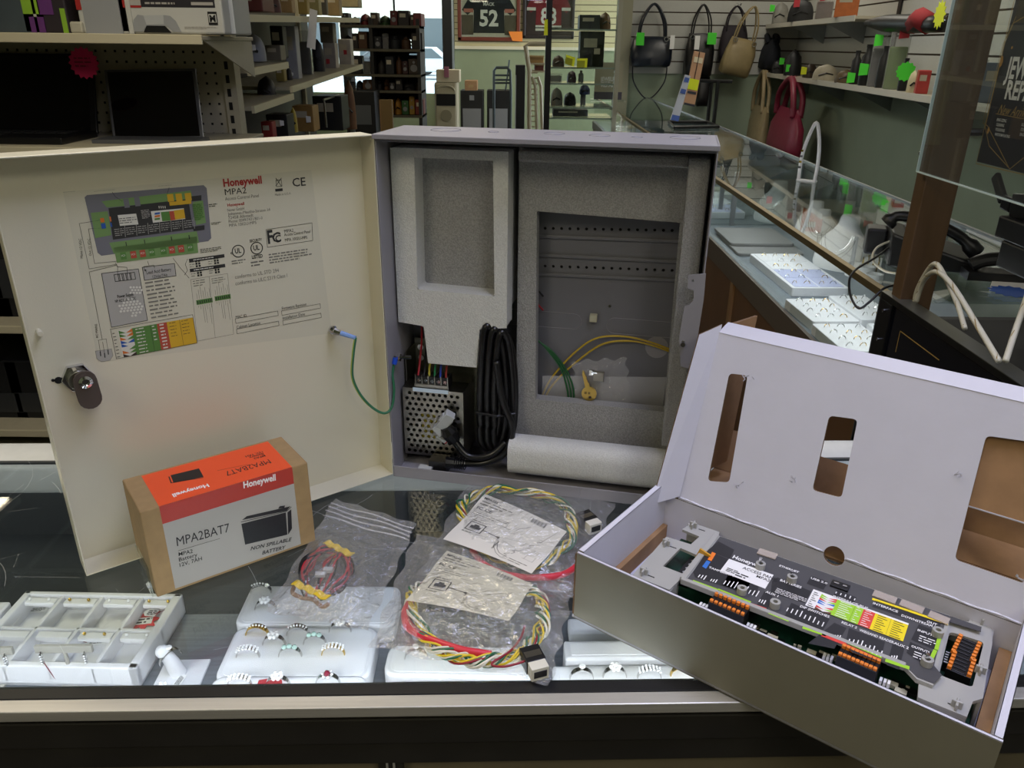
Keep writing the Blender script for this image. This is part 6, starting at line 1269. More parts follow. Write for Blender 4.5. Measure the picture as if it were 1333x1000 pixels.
handbag('handbag', 'navy backpack standing at the left end of the lower wall shelf', RS, 980, 50, 1012, 88, 46, LB('navy cloth', '10141F', .8), hw=False, deep=.2)
handbag('tote_bag', 'beige leather tote with long straps hanging under the wall shelf', RSf, 973, 141, 1000, 190, 92, LB('beige', 'A08E6C', .5), 'tote bag', 1.0, False, deep=.12)
handbag('handbag', 'small dark red bag with a brown strap hanging left of the beige tote', RSf, 957, 150, 976, 180, 92, LB('wine', '4E1218', .5), hw=False, deep=.1)
handbag('handbag', 'large raspberry red leather bag hanging under the wall shelf', RSf, 1002, 146, 1045, 198, 101, LB('raspberry', '7C2038', .45), hw=False, flare=.7, deep=.16)
# shelves on the right wall
m_shelf = mat('cream wall shelf', 'B4AC98', .5)
def wshelf(lab, x0, y0, x1, zlift=None, d=.36):
    p0 = RW.loc(x0, y0, y=-d); z = p0.z; q1 = RW.loc(x1, y0, y=-d); t = thing('wall_shelf', lab, 'wall shelf', RW.m() @ Vector((p0.x, -d, z)), RW.a); L = q1.x - p0.x
    a = MB(); a.box(0, L, 0, d - .02, -.02, 0, m_shelf); a.box(0, L, -.006, 0, -.035, .004, mat('white shelf lip', 'D0CABC', .4)); a.build('board', t)
    for k in range(int(L / 1.1) + 1): a = MB(); a.prism([(0, 0), (d - .02, 0), (d - .02, -.16)], -.004, .004, m_chsteel, Matrix(((0, 0, 1, .05 + k * 1.1), (1, 0, 0, 0), (0, 1, 0, -.02), (0, 0, 0, 1)))); a.build('bracket', t)
    return p0.x, L, z
lx, lL, lz = wshelf('long lower cream shelf on the right slatwall', 978, 92, 1322)
ux, uL, uz = wshelf('short upper cream shelf on the right slatwall', 992, 33, 1112)
# goods: (kind, name, label, category, px0, px1, ytop, colour, tag)
def good(kind, name, lab, cat, x0, x1, yt, h, z, tg=None, r=.5, dep=.10, pl=None, group=None):
    pl = pl or RS
    a0 = pl.p(x0, 60); a1 = pl.p(x1, 60); xm = (x0 + x1) / 2; am = pl.p(xm, 60); cx_ = am.x; wm = pl.w(xm, 60); w = (x1 - x0) * (wm.y * cp + (H - wm.z) * sp) / F; zt = pl.p(xm, yt).z; hh = max(zt - z, .03); t = thing(name, lab, cat, pl.fr.m() @ Vector((cx_, pl.y, z + .001)), -.35 if pl is RS else 0, group); m = mat('goods ' + h, h, r, nz=.15, ns=25)
    a = MB()
    if kind == 'box': a.box(-w / 2, w / 2, -dep / 2, dep / 2, 0, hh, m); a.build('carton', t, bev=.004); b = MB(); b.box(-w * .35, w * .2, -dep / 2 - .001, -dep / 2, hh * .55, hh * .8, mat('goods label', 'B8B09A', .6)); b.build('label', t)
    elif kind == 'bottle': a.lathe([(.0001, 0), (w * .42, 0), (w * .45, hh * .1), (w * .42, hh * .7), (w * .2, hh * .82), (w * .2, hh * .93)], m, 14); a.build('body', t, smooth=50); b = MB(); b.cyl((0, 0, hh * .93), w * .23, hh * .07, m_black, 12); b.build('cap', t)
    elif kind == 'soft':
        n = 14; vs = []; fs = []
        for j in range(7):
            f_ = j / 6
            for i in range(n): an = 2 * PI * i / n; k_ = (1 - f_ ** 3) ** .5 if f_ < 1 else .05; ww = 1 + .12 * math.sin(3 * an + x0) + .05 * math.sin(7 * an); vs.append((w / 2 * k_ * ww * math.cos(an), dep / 2 * k_ * ww * math.sin(an), hh * f_))
        for j in range(6):
            for i in range(n): fs.append((j * n + i, j * n + (i + 1) % n, (j + 1) * n + (i + 1) % n, (j + 1) * n + i))
        fs += [tuple(range(n))[::-1], tuple(range(6 * n, 7 * n))]; a.add(vs, fs, m); a.build('body', t, smooth=60); b = MB(); b.tube([(-w * .3, -dep * .45, hh * .3), (0, -dep * .52, hh * .45), (w * .3, -dep * .42, hh * .35)], .006, m_black, 5); b.build('seam', t)
    elif kind == 'pack': a.box(-w / 2, w / 2, -.015, .015, 0, hh * .75, m); a.build('contents', t, bev=.01); b = MB(); b.box(-w * .55, w * .55, -.02, .02, 0, hh, glass('blister film', 'F4F4F4', 1.4, .1, .6, 20, haze=.12)); b.build('clear_film', t)
    elif kind == 'cap': a.lathe([(w * .45, 0), (w * .46, hh * .3), (w * .38, hh * .75), (w * .15, hh * .97), (.0001, hh)], m, 18); a.prism([(w * .4 * math.cos(k) , -dep * .2 - w * .55 * math.sin(k)) for k in [i * PI / 10 for i in range(11)]], 0, .012, m); a.build('crown', t, smooth=50); b = MB(); b.ball((0, 0, hh), .012, m, 8); b.build('button', t)
    elif kind == 'speaker': a.box(-w / 2, w / 2, -dep / 2, dep / 2, 0, hh, m); a.build('cabinet', t, bev=.006); b = MB(); b.cyl((0, -dep / 2 - .004, hh * .4), min(w, hh) * .32, .006, mat('goods grille', '2A2A2C', .6), 20, 'y'); b.cyl((0, -dep / 2 - .004, hh * .78), min(w, hh) * .12, .006, mat('goods grille'), 14, 'y'); b.build('cone', t)
    if tg:
        mt = {'g': m_gtag, 'y': m_ytag, 'r': m_rtag, 'w': m_tag}[tg[0]]; b = MB(); dx, dz, s_ = tg[1:]; s_ *= .58; 
        b.prism(burst(12, s_ * .85, s_) if tg[0] in 'gy' and (x0 == 1178) else [(-s_ / 2, -s_ * .7), (s_ / 2, -s_ * .6), (s_ / 2, s_ * .6), (-s_ / 2, s_ * .7)], -.002, .002, mt, Matrix.Translation((dx * w, -dep / 2 - .02, dz * hh)) @ XZ); b.build('price_card', t)
    return t
for a_ in [('soft', 'grey_pouch', 'pale grey pouch at the left end of the upper wall shelf', 'pouch', 1000, 1020, 4, '8E8C84', uz, ('g', -.5, .7, .08)),
    ('soft', 'shoulder_bag', 'black soft bag with a red tag on the upper wall shelf', 'bag', 1021, 1052, 0, '141416', uz, ('r', -.2, .8, .09)),
    ('pack', 'packaged_tool', 'clear packed tool with a red part on the upper wall shelf', 'packaged item', 1056, 1076, -4, '7A6A62', uz, ('r', -.2, .9, .07)),
    ('box', 'orange_carton', 'tall orange carton on the upper wall shelf', 'box', 1080, 1108, -10, 'C0682A', uz, None),
    ('soft', 'black_pouch', 'black pouch with green cards on the lower wall shelf beside the backpack', 'pouch', 1008, 1024, 78, '17171A', lz, ('g', .3, .9, .08)),
    ('cap', 'baseball_cap', 'black cap with a green card on the lower wall shelf', 'cap', 1024, 1048, 66, '141418', lz, ('g', -.2, .3, .08)),
    ('soft', 'brown_hat', 'brown knitted hat with a yellow card on the lower wall shelf', 'hat', 1050, 1068, 83, '3A2E22', lz, ('y', -.4, .5, .08)),
    ('soft', 'white_pouch', 'cream cloth in clear wrap on the lower wall shelf', 'cloth', 1066, 1096, 84, 'B5AC96', lz, None),
    ('soft', 'fur_hat', 'brown fur hat on the lower wall shelf right of the cream cloth', 'hat', 1094, 1122, 91, '5E4C30', lz, None),
    ('bottle', 'black_bottle', 'short black flask with a green card on the lower wall shelf', 'flask', 1112, 1126, 66, '131315', lz, ('g', -.3, .2, .09)),
    ('bottle', 'tall_flask', 'tall black flask with a long green card on the lower wall shelf', 'flask', 1124, 1142, 58, '101012', lz, ('g', -.2, .4, .1)),
    ('pack', 'packaged_strap', 'clear pack with black strap and green card above the tall flask', 'packaged item', 1138, 1152, 46, '2A2A2C', lz, ('g', -.2, .9, .09)),
    ('bottle', 'black_sleeve', 'tall dark cylindrical sleeve on the lower wall shelf', 'sleeve', 1147, 1163, 60, '121413', lz, None),
    ('pack', 'packaged_goggles', 'clear pack with lime straps and a red tag on the lower wall shelf', 'packaged item', 1160, 1182, 42, '5C7A2A', lz, ('r', .1, 1.0, .1)),
    ('bottle', 'dark_flask', 'dark flask with a big green burst tag near the wooden post', 'flask', 1178, 1191, 76, '15161A', lz, ('g', 0, .6, .1)),
    ('soft', 'cat_figure', 'small cream cat figure on the lower wall shelf beside the post', 'figurine', 1192, 1204, 92, 'C8BE9C', lz, None),
    ('box', 'red_card_pack', 'red card packet at the right end of the shelf beside the post', 'packet', 1203, 1218, 92, 'B43A34', lz, None),
    ('pack', 'packaged_headphones', 'packaged item with green tag on the shelf right of the post', 'packaged item', 1262, 1288, 78, '4A4C4E', lz, ('g', .3, .8, .07)),
    ('box', 'grey_packet', 'blue grey packet on the shelf behind the acrylic guard', 'packet', 1288, 1312, 82, '6A7684', lz, None)]: good(*a_)
# slung air rifle bag and black divider
p0, p1 = RS.w(1128, 30), RS.w(1232, 32); t = thing('rifle_bag', 'long black sleeve with a red cloth and a yellow starburst on the slatwall', 'bag', p0); d = p1 - p0; a = MB(); a.tube([d * i / 8 for i in range(9)], [.02, .035, .05, .055, .055, .055, .05, .045, .04], m_black, 10); a.build('sleeve', t, smooth=True)
a = MB(); a.tube([d * .62 + Vector((0, -.05, 0)), d * .70 + Vector((-.02, -.06, .03)), d * .78 + Vector((0, -.05, 0))], .06, mat('red cloth', '8E2228', .8), 8); a.build('red_cloth', t, smooth=True)
q_ = RSf.w(1223, 19); a = MB(); a.prism(burst(12, .055, .075), 0, .003, m_ytag, Matrix.Rotation(RW.a + PI, 4, 'Z') @ XZ if False else Matrix.Rotation(RW.a, 4, 'Z') @ XZ); o = a.build('price_card', t); o.location = q_ - p0
p = RW.loc(1157, 90, y=-.02); t = thing('wall_divider', 'narrow black upright strip on the right slatwall', 'strip', RW.m() @ Vector((p.x, -.03, 0)), RW.a); a = MB(); a.box(-.03, .03, 0, .012, SLZ + .06, CEIL - .2, m_black); a.build('strip', t)
# ---------------------------------------------------------------- photo stand on the case
t = thing('wire_stand', 'black wire stand on the wall case below the handbags', 'display stand', at(905, 158, z=0)); o_ = t.location.copy(); a = MB()
for P in ([(871, 159), (921, 159), (935, 165), (878, 166)],): L = [at(x, y, z=.01) - o_ for x, y in P]; a.tube(L, .012, m_black, 6, closed=True)
b0 = at(929, 161, z=0); b1 = at(921, 159, z=0)
for b in (b0, b1): q_ = b - o_; a.tube([q_, (q_.x, q_.y, at(932, 106, y=b.y).z)], .014, m_black, 6)
zt_ = at(932, 106, y=b0.y).z; a.tube([(b1.x - o_.x - .15, b1.y - o_.y, zt_), (b0.x - o_.x + .1, b0.y - o_.y, zt_)], .012, m_black, 6); a.build('frame', t)
def leaf(lab, P, Yv, m, extra):
    L = [at(x, y, y=Yv) for x, y in P]; o_ = L[3].copy(); t = thing('photo_card', lab, 'printed card', o_); L = [p_ - o_ for p_ in L]; b = Vector((0, .02, 0)); a = MB(); a.add(L + [p_ + b for p_ in L], [(0, 1, 2, 3), (7, 6, 5, 4), (0, 1, 5, 4), (1, 2, 6, 5), (2, 3, 7, 6), (3, 0, 4, 7)], m); a.build('card', t)
    a = MB(); f = lambda u, v: L[3] * (1 - u) * (1 - v) + L[2] * u * (1 - v) + L[1] * u * v + L[0] * (1 - u) * v + Vector((0, -.003, 0))
    for (u0, v0, u1, v1, m_) in extra: a.add([f(u0, v0), f(u1, v0), f(u1, v1), f(u0, v1)], [(0, 1, 2, 3)], m_)
    a.build('print', t)
mt_ = mat('skin tone print', 'C79A78', .5)
leaf('tall card of jewelled fingers with a yellow sticker on the wire stand', [(904, 66), (918, 69), (904, 139), (890, 136)], 5.6, mt_, [(.05, .3, .95, .5, m_ytag), (.1, .8, .9, .9, mat('print cream', 'E0D2B4', .5)), (.45, .5, .52, 1, mat('print shadow brown', '3A2A22', .5)), (.1, .22, .9, .27, mat('print dark', '3A3A44', .5)), (0, 0, 1, .04, mat('print dark'))])
leaf('blue and white folded card left of the finger card', [(892, 97), (899, 99), (883, 158), (873, 156)], 5.58, mat('card white', 'C6CAD8', .5), [(0, 0, 1, .12, mat('print blue2', '4C66B0', .5)), (.1, .6, .9, .7, mat('print blue2')), (.1, .85, .9, .95, mat('print blue2'))])
# repair notice on the case end
P = [(774, 81), (811, 80), (809, 128), (773, 129)]; L = [at(x, y, y=7.4) for x, y in P]; t = thing('repair_sign', 'grey counter sign reading JEWELRY REPAIR at the far end of the case', 'sign', L[3]); W_s = (L[2] - L[3]).length; H_s = L[0].z - L[3].z
a = MB(); a.box(0, W_s, 0, .015, 0, H_s, mat('grey beige sign', 'A49E86', .4)); a.box(-.03, W_s + .03, -.06, .06, -.02, 0, glass('clear acrylic')); a.build('panel', t); b = Art((0, -.001, 0), (1, 0, 0), (0, 0, 1), None, .002); b.rect(0, 0, W_s, H_s * .2, mat('dark sign band', '4A4450', .5)); b.lay = 2; b.text('JEWELRY', W_s * .2, H_s * .50, H_s * .11, m_pw, W_s * .62, .03); b.text('REPAIR', W_s * .24, H_s * .34, H_s * .11, m_pw, W_s * .54, .03); b.build('printed_text', t)

# ---------------------------------------------------------------- glass tower and shop front goods
TY = 6.6
def bxp(name, lab, cat, x0, y0, x1, y1, yv, dep, m, parts=None, bev=.006, ground=False, group=None):
    a0, a1 = at(x0, y1, y=yv), at(x1, y0, y=yv); z0 = FLOOR if ground else a0.z; t = thing(name, lab, cat, (min(a0.x, a1.x), yv, z0), 0, group); w = abs(a1.x - a0.x); h = a1.z - z0
    a = MB(); a.box(0, w, 0, dep, 0, h, m); a.build('body', t, bev=bev)
    for nm, u0, v0, u1, v1, m_, d_ in (parts or ()): a = MB(); a.box(w * u0, w * u1, -d_, 0, h * v0, h * v1, m_); a.build(nm, t)
    return t, w, h
x0, x1 = at(714, 100, y=TY).x, at(803, 100, y=TY).x; t = thing('glass_tower', 'tall glass display tower with a black front post', 'display tower', (x0, TY, FLOOR)); w = x1 - x0; z_ = lambda y: at(760, y, y=TY).z - FLOOR
a = MB(); a.box(-.03, .015, -.02, .03, 0, CEIL - FLOOR, m_black); a.build('post', t); a = MB(); a.box(w - .02, w + .015, -.01, .03, 0, CEIL - FLOOR, mat('pale aluminium', 'A8A694', .4, .5)); a.build('post', t)
for nm, q in (('glass_panel', (.015, w, 0, .006)),): a = MB(); a.box(q[0], q[1], q[2], q[3], .02, CEIL - FLOOR, g_case); a.build(nm, t)
a = MB(); a.box(0, w, 0, .5, 0, .25, m_black); a.build('base', t)
for y in (38, 88, 109, 140, 154): a = MB(); a.box(.01, w - .01, .02, .5, z_(y) - .008, z_(y), g_case); a.box(.01, w - .01, .015, .02, z_(y) - .010, z_(y) + .002, mat('glass shelf edge', '9AA69A', .3)); a.build('shelf', t)
def inner(kind, nm, lab, cat, x0, x1, yt, yb, h, tg=None): pl = Pl(Fr(0, 0, 0), TY + .25); good(kind, nm, lab, cat, x0, x1, yt, h, z_(yb) + FLOOR, tg, .5, .2, pl)
for a_ in [('box', 'open_laptop', 'dark laptop stood on the top shelf of the glass tower', 'laptop', 752, 778, 20, 38, '22262A'), ('soft', 'brown_handbag', 'brown bag beside the laptop in the glass tower', 'handbag', 778, 794, 16, 38, '7A5A3A'), ('box', 'dark_box', 'tall dark box on the second shelf of the glass tower', 'box', 754, 785, 41, 88, '1A1A1C'), ('box', 'picture_box', 'slim grey picture box in the glass tower', 'box', 770, 784, 57, 88, '4A525A'), ('soft', 'small_clock', 'small dark item on the left of the glass tower middle shelf', 'ornament', 720, 735, 72, 88, '4C342C'), ('pack', 'mixed_pack', 'packed electrical item in the glass tower', 'packaged item', 716, 732, 96, 109, '6A6A66'), ('soft', 'purple_item', 'purple soft toy in the glass tower', 'toy', 740, 752, 92, 109, '4A2E44'), ('bottle', 'grey_bottle', 'grey bottle in the glass tower', 'bottle', 754, 762, 92, 109, '6C6E70'), ('soft', 'white_shoe', 'pale shoe on the lower shelf of the glass tower', 'shoe', 718, 734, 114, 140, '8A8478'), ('soft', 'camera_item', 'black camera on the lower shelf of the glass tower', 'camera', 736, 752, 120, 140, '1A1A1C'), ('bottle', 'silver_flask', 'silver flask on the lower shelf of the glass tower', 'flask', 758, 766, 118, 140, '8C8C8E'), ('soft', 'blue_item', 'blue and grey item at the right of the lower tower shelf', 'ornament', 756, 770, 110, 125, '2E3A66'), ('box', 'grey_device', 'grey device on the bottom shelf of the glass tower', 'device', 722, 768, 142, 154, '3A3A3C')]: inner(*a_[:7], a_[7], a_[8])
for k, (P, lab) in enumerate(((((737, 71), (749, 75), (747, 87), (735, 83)), 'left yellow price note on the tower glass'), (((751, 76), (765, 76), (764, 88), (751, 88)), 'right yellow price note on the tower glass'))):
    L = [at(x, y, y=TY - .01) for x, y in P]; o_ = L[3].copy(); t = thing('price_note', lab, 'price note', o_); a = MB(); L = [p_ - o_ for p_ in L]; a.add(L + [p_ + Vector((0, .003, 0)) for p_ in L], [(0, 1, 2, 3), (7, 6, 5, 4), (0, 1, 5, 4), (1, 2, 6, 5), (2, 3, 7, 6), (3, 0, 4, 7)], m_ytag); a.build('note', t); b = MB(); b.add([(p_ * (.5 + .5 * .5)) + Vector((0, -.002, 0)) for p_ in L], [(0, 1, 2, 3)], mat('note olive ink', '9AA020', .6)); b.build('writing', t)
L = [at(x, y, y=TY - .03) for x, y in ((709, 26), (713, 25), (713, 46), (708, 46))]; o_ = L[3].copy(); t = thing('price_note', 'yellow price note on the black tower post', 'price note', o_); a = MB(); L = [p_ - o_ for p_ in L]; a.add(L + [p_ + Vector((0, .005, 0)) for p_ in L], [(0, 1, 2, 3), (7, 6, 5, 4), (0, 1, 5, 4), (1, 2, 6, 5), (2, 3, 7, 6), (3, 0, 4, 7)], m_ytag); a.build('note', t)
# framed jerseys
def jersey(lab, x0, x1, yb, yt, fc, bc, num, nm, stripes, sl, off=0):
    a0, a1 = at(x0, yb, y=FY - .06), at(x1, yt, y=FY - .06); w = a1.x - a0.x; h = a1.z - a0.z; t = thing('framed_jersey', lab, 'framed jersey', (a0.x, FY - .07, a0.z)); fm = mat('frame ' + fc, fc, .4)
    a = MB(); e = w * .06; a.box(0, w, 0, .04, 0, e, fm); a.box(0, w, 0, .04, h - e, h, fm); a.box(0, e, 0, .04, 0, h, fm); a.box(w - e, w, 0, .04, 0, h, fm); a.build('frame', t, bev=.01)
    a = MB(); a.box(e, w - e, .03, .04, e, h - e, mat('mat ' + bc, bc, .7)); a.build('backing', t)
    A = Art((0, .028, 0), (1, 0, 0), (0, 0, 1), None, .003); jm = mat('jersey ' + sl, sl, .8); q = lambda u, v: (u * w, v * h)
    A.poly([q(.25, .13), q(.75, .13), q(.74, .50), q(.84, .42), q(.93, .50), q(.78, .76), q(.62, .82), q(.5, .79), q(.38, .82), q(.22, .76), q(.07, .50), q(.16, .42), q(.26, .50)], jm); A.lay = 2
    for u0, v0, u1, v1, c in stripes: A.rect(w * u0, h * v0, w * u1, h * v1, mat('jersey ' + c, c, .7))
    A.text(num, w * .5, h * .25, h * .25, mat('jersey number white', 'E4DCCB', .7), w * .30, .03, 3, 0, 0, True)
    if nm: A.text(nm, w * .5, h * .57, h * .05, mat('jersey number white'), w * .18, .03, 3, 0, 0, True)
    A.build('jersey', t)
    a = MB(); a.box(e, w - e, .012, .015, e, h - e, g_case); a.build('glazing', t)
    return t, w, h
t, w, h = jersey('framed black number 52 jersey on a white mat', 596, 678, 53, -28, '6A3020', 'CFC6AE', '52', 'MACK', [(.10, .46, .25, .52, 'B8705A'), (.75, .46, .90, .52, 'B8705A'), (.25, .10, .75, .13, 'C8BEA4')], '17181C')
a = MB(); A = Art((0, .024, 0), (1, 0, 0), (0, 0, 1), None, .004); [A.rect(w * u, h * .10, w * (u + .2), h * .42, mat('photo print', '5A4E3A', .6)) for u in (.05, .75)]; A.build('photograph', t)
jersey('framed red number 88 jersey with white hem partly behind the tower post', 680, 750, 50, -30, '241C18', '3A2420', '88', '', [(.25, .13, .75, .22, 'D8D0BC'), (.25, .17, .75, .19, '1C1C20'), (.08, .46, .25, .51, 'D8D0BC'), (.75, .46, .92, .51, 'D8D0BC')], '7E1A22')
L = [at(x, y, y=FY - .085) for x, y in ((662, 41), (680, 41), (680, 54), (667, 53))]; o_ = L[3].copy(); t = thing('price_note', 'orange price note below the number 52 jersey', 'price note', o_); a = MB(); L = [p_ - o_ for p_ in L]; a.add(L + [p_ + Vector((0, .01, 0)) for p_ in L], [(0, 1, 2, 3), (7, 6, 5, 4), (0, 1, 5, 4), (1, 2, 6, 5), (2, 3, 7, 6), (3, 0, 4, 7)], mat('orange note', 'F08A30', .6)); a.build('note', t)
m_bsp = mat('black woodgrain', '141312', .5); m_crm = mat('cream appliance plastic', 'B0A88E', .5); m_gl = mat('goods grille')
bxp('floor_speaker', 'left black floor speaker below the jerseys', 'speaker', 600, 118, 629, 175, 12.6, .4, m_bsp, [('grille', .1, .1, .9, .7, m_gl, .02), ('tweeter', .4, .84, .6, .92, m_gl, .02)], ground=True)
bxp('floor_speaker', 'right black floor speaker below the jerseys', 'speaker', 634, 118, 664, 175, 12.6, .4, m_bsp, [('grille', .1, .1, .9, .7, m_gl, .02)], ground=True)
bxp('small_carton', 'small brown carton on the left floor speaker', 'box', 605, 105, 621, 118, 12.6, .3, m_kraftd, [('label', .3, .3, .7, .6, m_kraft, .004)])
t, w, h = bxp('air_cooler', 'cream upright air cooler in front of the window frame', 'air cooler', 567, 107, 595, 180, 11.0, .4, m_crm, [('dark_grille', .08, .72, .92, .86, m_black, .01)], .03, True)
a = MB(); a.tube([(w * .5 + w * .38 * math.cos(k * PI / 8), -.01, h * .9 + w * .2 * math.sin(k * PI / 8)) for k in range(9)], .012, m_crm, 6); a.build('hood', t); a = MB(); a.cyl((w * .5, -.015, h * .6), w * .25, .01, mat('cream darker', '8E876E', .5), 20, 'y'); a.build('tank_lid', t)
bxp('white_carton', 'cream carton with a pink bow on the air cooler', 'box', 568, 91, 598, 107, 11.0, .3, mat('pale cream box', 'C8BCA0', .6), [('pink_bow', .35, .4, .55, 1.25, mat('dusty pink ribbon', '9A6070', .7), .03)])
t = thing('hand_truck', 'grey hand truck frame leaning beside the speakers', 'hand truck', (at(653, 110, y=12.2).x, 12.2, FLOOR)); X_ = lambda x, y: at(x, y, y=12.2) - t.location; a = MB(); a.tube([X_(643, 118), X_(643, 92), X_(646, 88), X_(660, 88), X_(664, 92), X_(665, 118)], .02, mat('grey tube', '4A5254', .4, .6), 6); [a.tube([X_(643, y), X_(664, y)], .014, mat('grey tube'), 6) for y in (98, 104, 108)]; a.tube([X_(658, 118), X_(663, 78)], .012, mat('grey tube'), 6); a.tube([X_(643, 118), (X_(643, 118).x, 0, 0)], .02, mat('grey tube'), 6); a.tube([X_(665, 118), (X_(665, 118).x, 0, 0)], .02, mat('grey tube'), 6); a.build('frame', t)
bxp('tall_case', 'tall narrow black case beside the tube rack', 'case', 670, 85, 684, 180, 11.5, .3, m_black, [('edge', 0, .1, .1, .9, m_gl, .01)], ground=True)
t = thing('tube_rack', 'pale tubular wire rack between the black case and the tower', 'rack', (at(696, 110, y=10.5).x, 10.5, FLOOR)); X_ = lambda x, y: at(x, y, y=10.5) - t.location; mr_ = mat('cream tube', '9A9078', .45)
a = MB(); a.tube([X_(689, 175), X_(689, 92), X_(684, 60), X_(690, 57), X_(710, 57)], .028, mr_, 8); a.build('upright', t)
for x in (699, 706): a = MB(); a.tube([X_(x, 175), X_(x - 2, 112), X_(x - 6, 100)], .02, mr_, 6); a.build('upright', t)
a = MB(); [a.tube([X_(689, y), X_(700, y)], .008, mr_, 5) for y in range(95, 170, 7)]; a.build('rungs', t)
a = MB(); p_ = X_(688, 92); q_ = X_(711, 92); a.box(p_.x, q_.x, .05, .45, p_.z - .02, p_.z, mr_); p_ = X_(688, 82); a.box(p_.x, q_.x, .05, .45, p_.z - .02, p_.z, mr_); a.build('rack_shelf', t)
bxp('carton', 'open brown carton of small things on the tube rack', 'box', 688, 74, 708, 82, 10.6, .3, mat('tan carton', '9A7A4A', .7), [('flap', 0, .9, 1, 1.2, m_kraft, .04)]); bxp('red_carton', 'dark red carton under the brown one on the tube rack', 'box', 696, 84, 708, 92, 10.6, .3, mat('dark red carton', '5A2A20', .6), [('flap', 0, .8, 1, 1, m_kraftd, .02)])
# ---------------------------------------------------------------- left gondola with laptops
m_gon = mat('almond steel', 'ADA68E', .5, nz=.05); m_gond = mat('almond shelf lip', 'BDB598', .45)
GY0, GY1 = 2.5, 2.98; GXr = at(292, 100, y=GY1).x
zS1 = at(130, 45, y=GY0).z; zS2 = at(30, 192, y=GY0).z
gon = thing('shop_gondola', 'almond steel shop shelving with pegboard back on the left', 'shop shelving', (-1.9, GY0, FLOOR)); O_ = Vector((-1.9, GY0, FLOOR)); XL = -2.9 + 1.9; XR = GXr + 1.9 + .0
a = MB(); pts = []
holes = []
me = None; a.box(XL, XR, .48, .485, 0, zS1 - FLOOR + .6, m_gon); a.build('pegboard', gon)
a = MB(); sx = .0254 * 1.35
n_ = 0
for j in range(11):
    for i in range(22):
        x = XR - .03 - i * sx; z = zS1 - FLOOR - .05 - j * sx; a.add([(x - .004, .479, z - .004), (x + .004, .479, z - .004), (x + .004, .479, z + .004), (x - .004, .479, z + .004)], [(0, 1, 2, 3)], mat('hole dark', '14130F', .9))
tag(a.build('peg_holes', gon), kind='stuff')
def gshelf(z, x1, y0, lab):
    a = MB(); a.box(XL, x1, y0, .48, z - .012, z, m_gon); a.box(XL, x1, y0 - .008, y0, z - .024, z + .003, m_gond); o = a.build('shelf', gon, bev=.002)
    for x in (x1 - .01, XL + .3): b = MB(); b.prism([(y0 + .02, z - .012), (.478, z - .012), (.478, z - .13)], x, x + .004, m_gon, Matrix(((0, 0, 1, 0), (1, 0, 0, 0), (0, 1, 0, 0), (0, 0, 0, 1)))); b.build('shelf_bracket', gon)
xr1 = at(263, 45, y=GY0).x + 1.9
gshelf(zS1 - FLOOR, xr1, 0, ''); gshelf(zS2 - FLOOR, xr1, 0, ''); gshelf(at(30, 425, y=GY0).z - FLOOR, xr1, 0, ''); gshelf(at(30, 560, y=GY0).z - FLOOR, xr1, 0, '')
a = MB(); a.box(XL, XR, -.01, .48, 0, .1, m_gon); a.build('kick_base', gon)
a = MB(); a.box(XR, XR + .045, .46, .52, 0, zS1 - FLOOR + 1.1, m_gon)
a.build('upright', gon)
a = MB()
for k in range(34): z = zS1 - FLOOR + .3 - k * .045; a.box(XR + .012, XR + .024, .457, .4602, z, z + .026, mat('hole dark'))
tag(a.build('slot_holes', gon), kind='stuff')
# lower dark goods under the laptops
for k in range(6):
    zb = at(30, 425 if k < 3 else 560, y=GY0).z; bxp('dark_appliance', 'dark boxed appliance on a lower shelf of the left gondola', 'appliance', -60 + (k % 3) * 42, 250 if k < 3 else 470, -22 + (k % 3) * 42, 420 if k < 3 else 552, GY0 + .1, .3, mat('near black plastic', '101113', .6), [('panel', .1, .2, .9, .5, mat('dull grey panel', '2C2E30', .5), .003)], group='dark appliances on the lower shelves')
# laptops
def laptop(lab, P, Yt, Yb, m, tilt, base=True, mark=True):
    """P: screen corners TL TR BR BL in the photograph; Yt, Yb distance of the top and the bottom edge"""
    L = [at(*P[0], y=Yt), at(*P[1], y=Yt), at(*P[2], y=Yb), at(*P[3], y=Yb)]; zb = zS2 + .022; o_ = Vector(((L[2].x + L[3].x) / 2, Yb, zS2)); t = thing('laptop', lab, 'laptop', o_); l = [p_ - o_ for p_ in L]
    n = Vector((0, .012, 0)); a = MB(); a.add(l + [p_ + n for p_ in l], [(0, 1, 2, 3), (7, 6, 5, 4), (0, 1, 5, 4), (1, 2, 6, 5), (2, 3, 7, 6), (3, 0, 4, 7)], m); a.build('screen_lid', t, bev=.003)
    c = sum(l, Vector()) / 4; a = MB(); a.add([c + (p_ - c) * .93 + Vector((0, -.0012, 0)) for p_ in l], [(0, 1, 2, 3)], mat('laptop screen', '050609', .08, coat=.6)); a.build('screen', t)
    if base:
        w = l[2].x - l[3].x; a = MB(); a.box(l[3].x, l[2].x, -.23, 0, .001, .022, m); a.build('base', t, bev=.003); a = MB()
        for j in range(4):
            for i in range(14): a.box(l[3].x + w * (.07 + i * .062), l[3].x + w * (.07 + i * .062) + w * .05, -.05 - j * .02, -.035 - j * .02, .022, .0245, mat('black key', '1B1C1E', .5))
        tag(a.build('keyboard', t), kind='stuff'); a = MB(); a.box(l[3].x + w * .3, l[3].x + w * .62, -.2, -.14, .022, .0225, mat('dull grey panel')); a.build('touchpad', t)
    return t, l
m_lap = mat('black laptop shell', '0C0C0F', .35)
t, l = laptop('large black laptop with a pink starburst tag on its upper right corner', [(-110, 68), (120, 70), (127, 175), (-100, 175)], 2.93, 2.80, m_lap, 0)
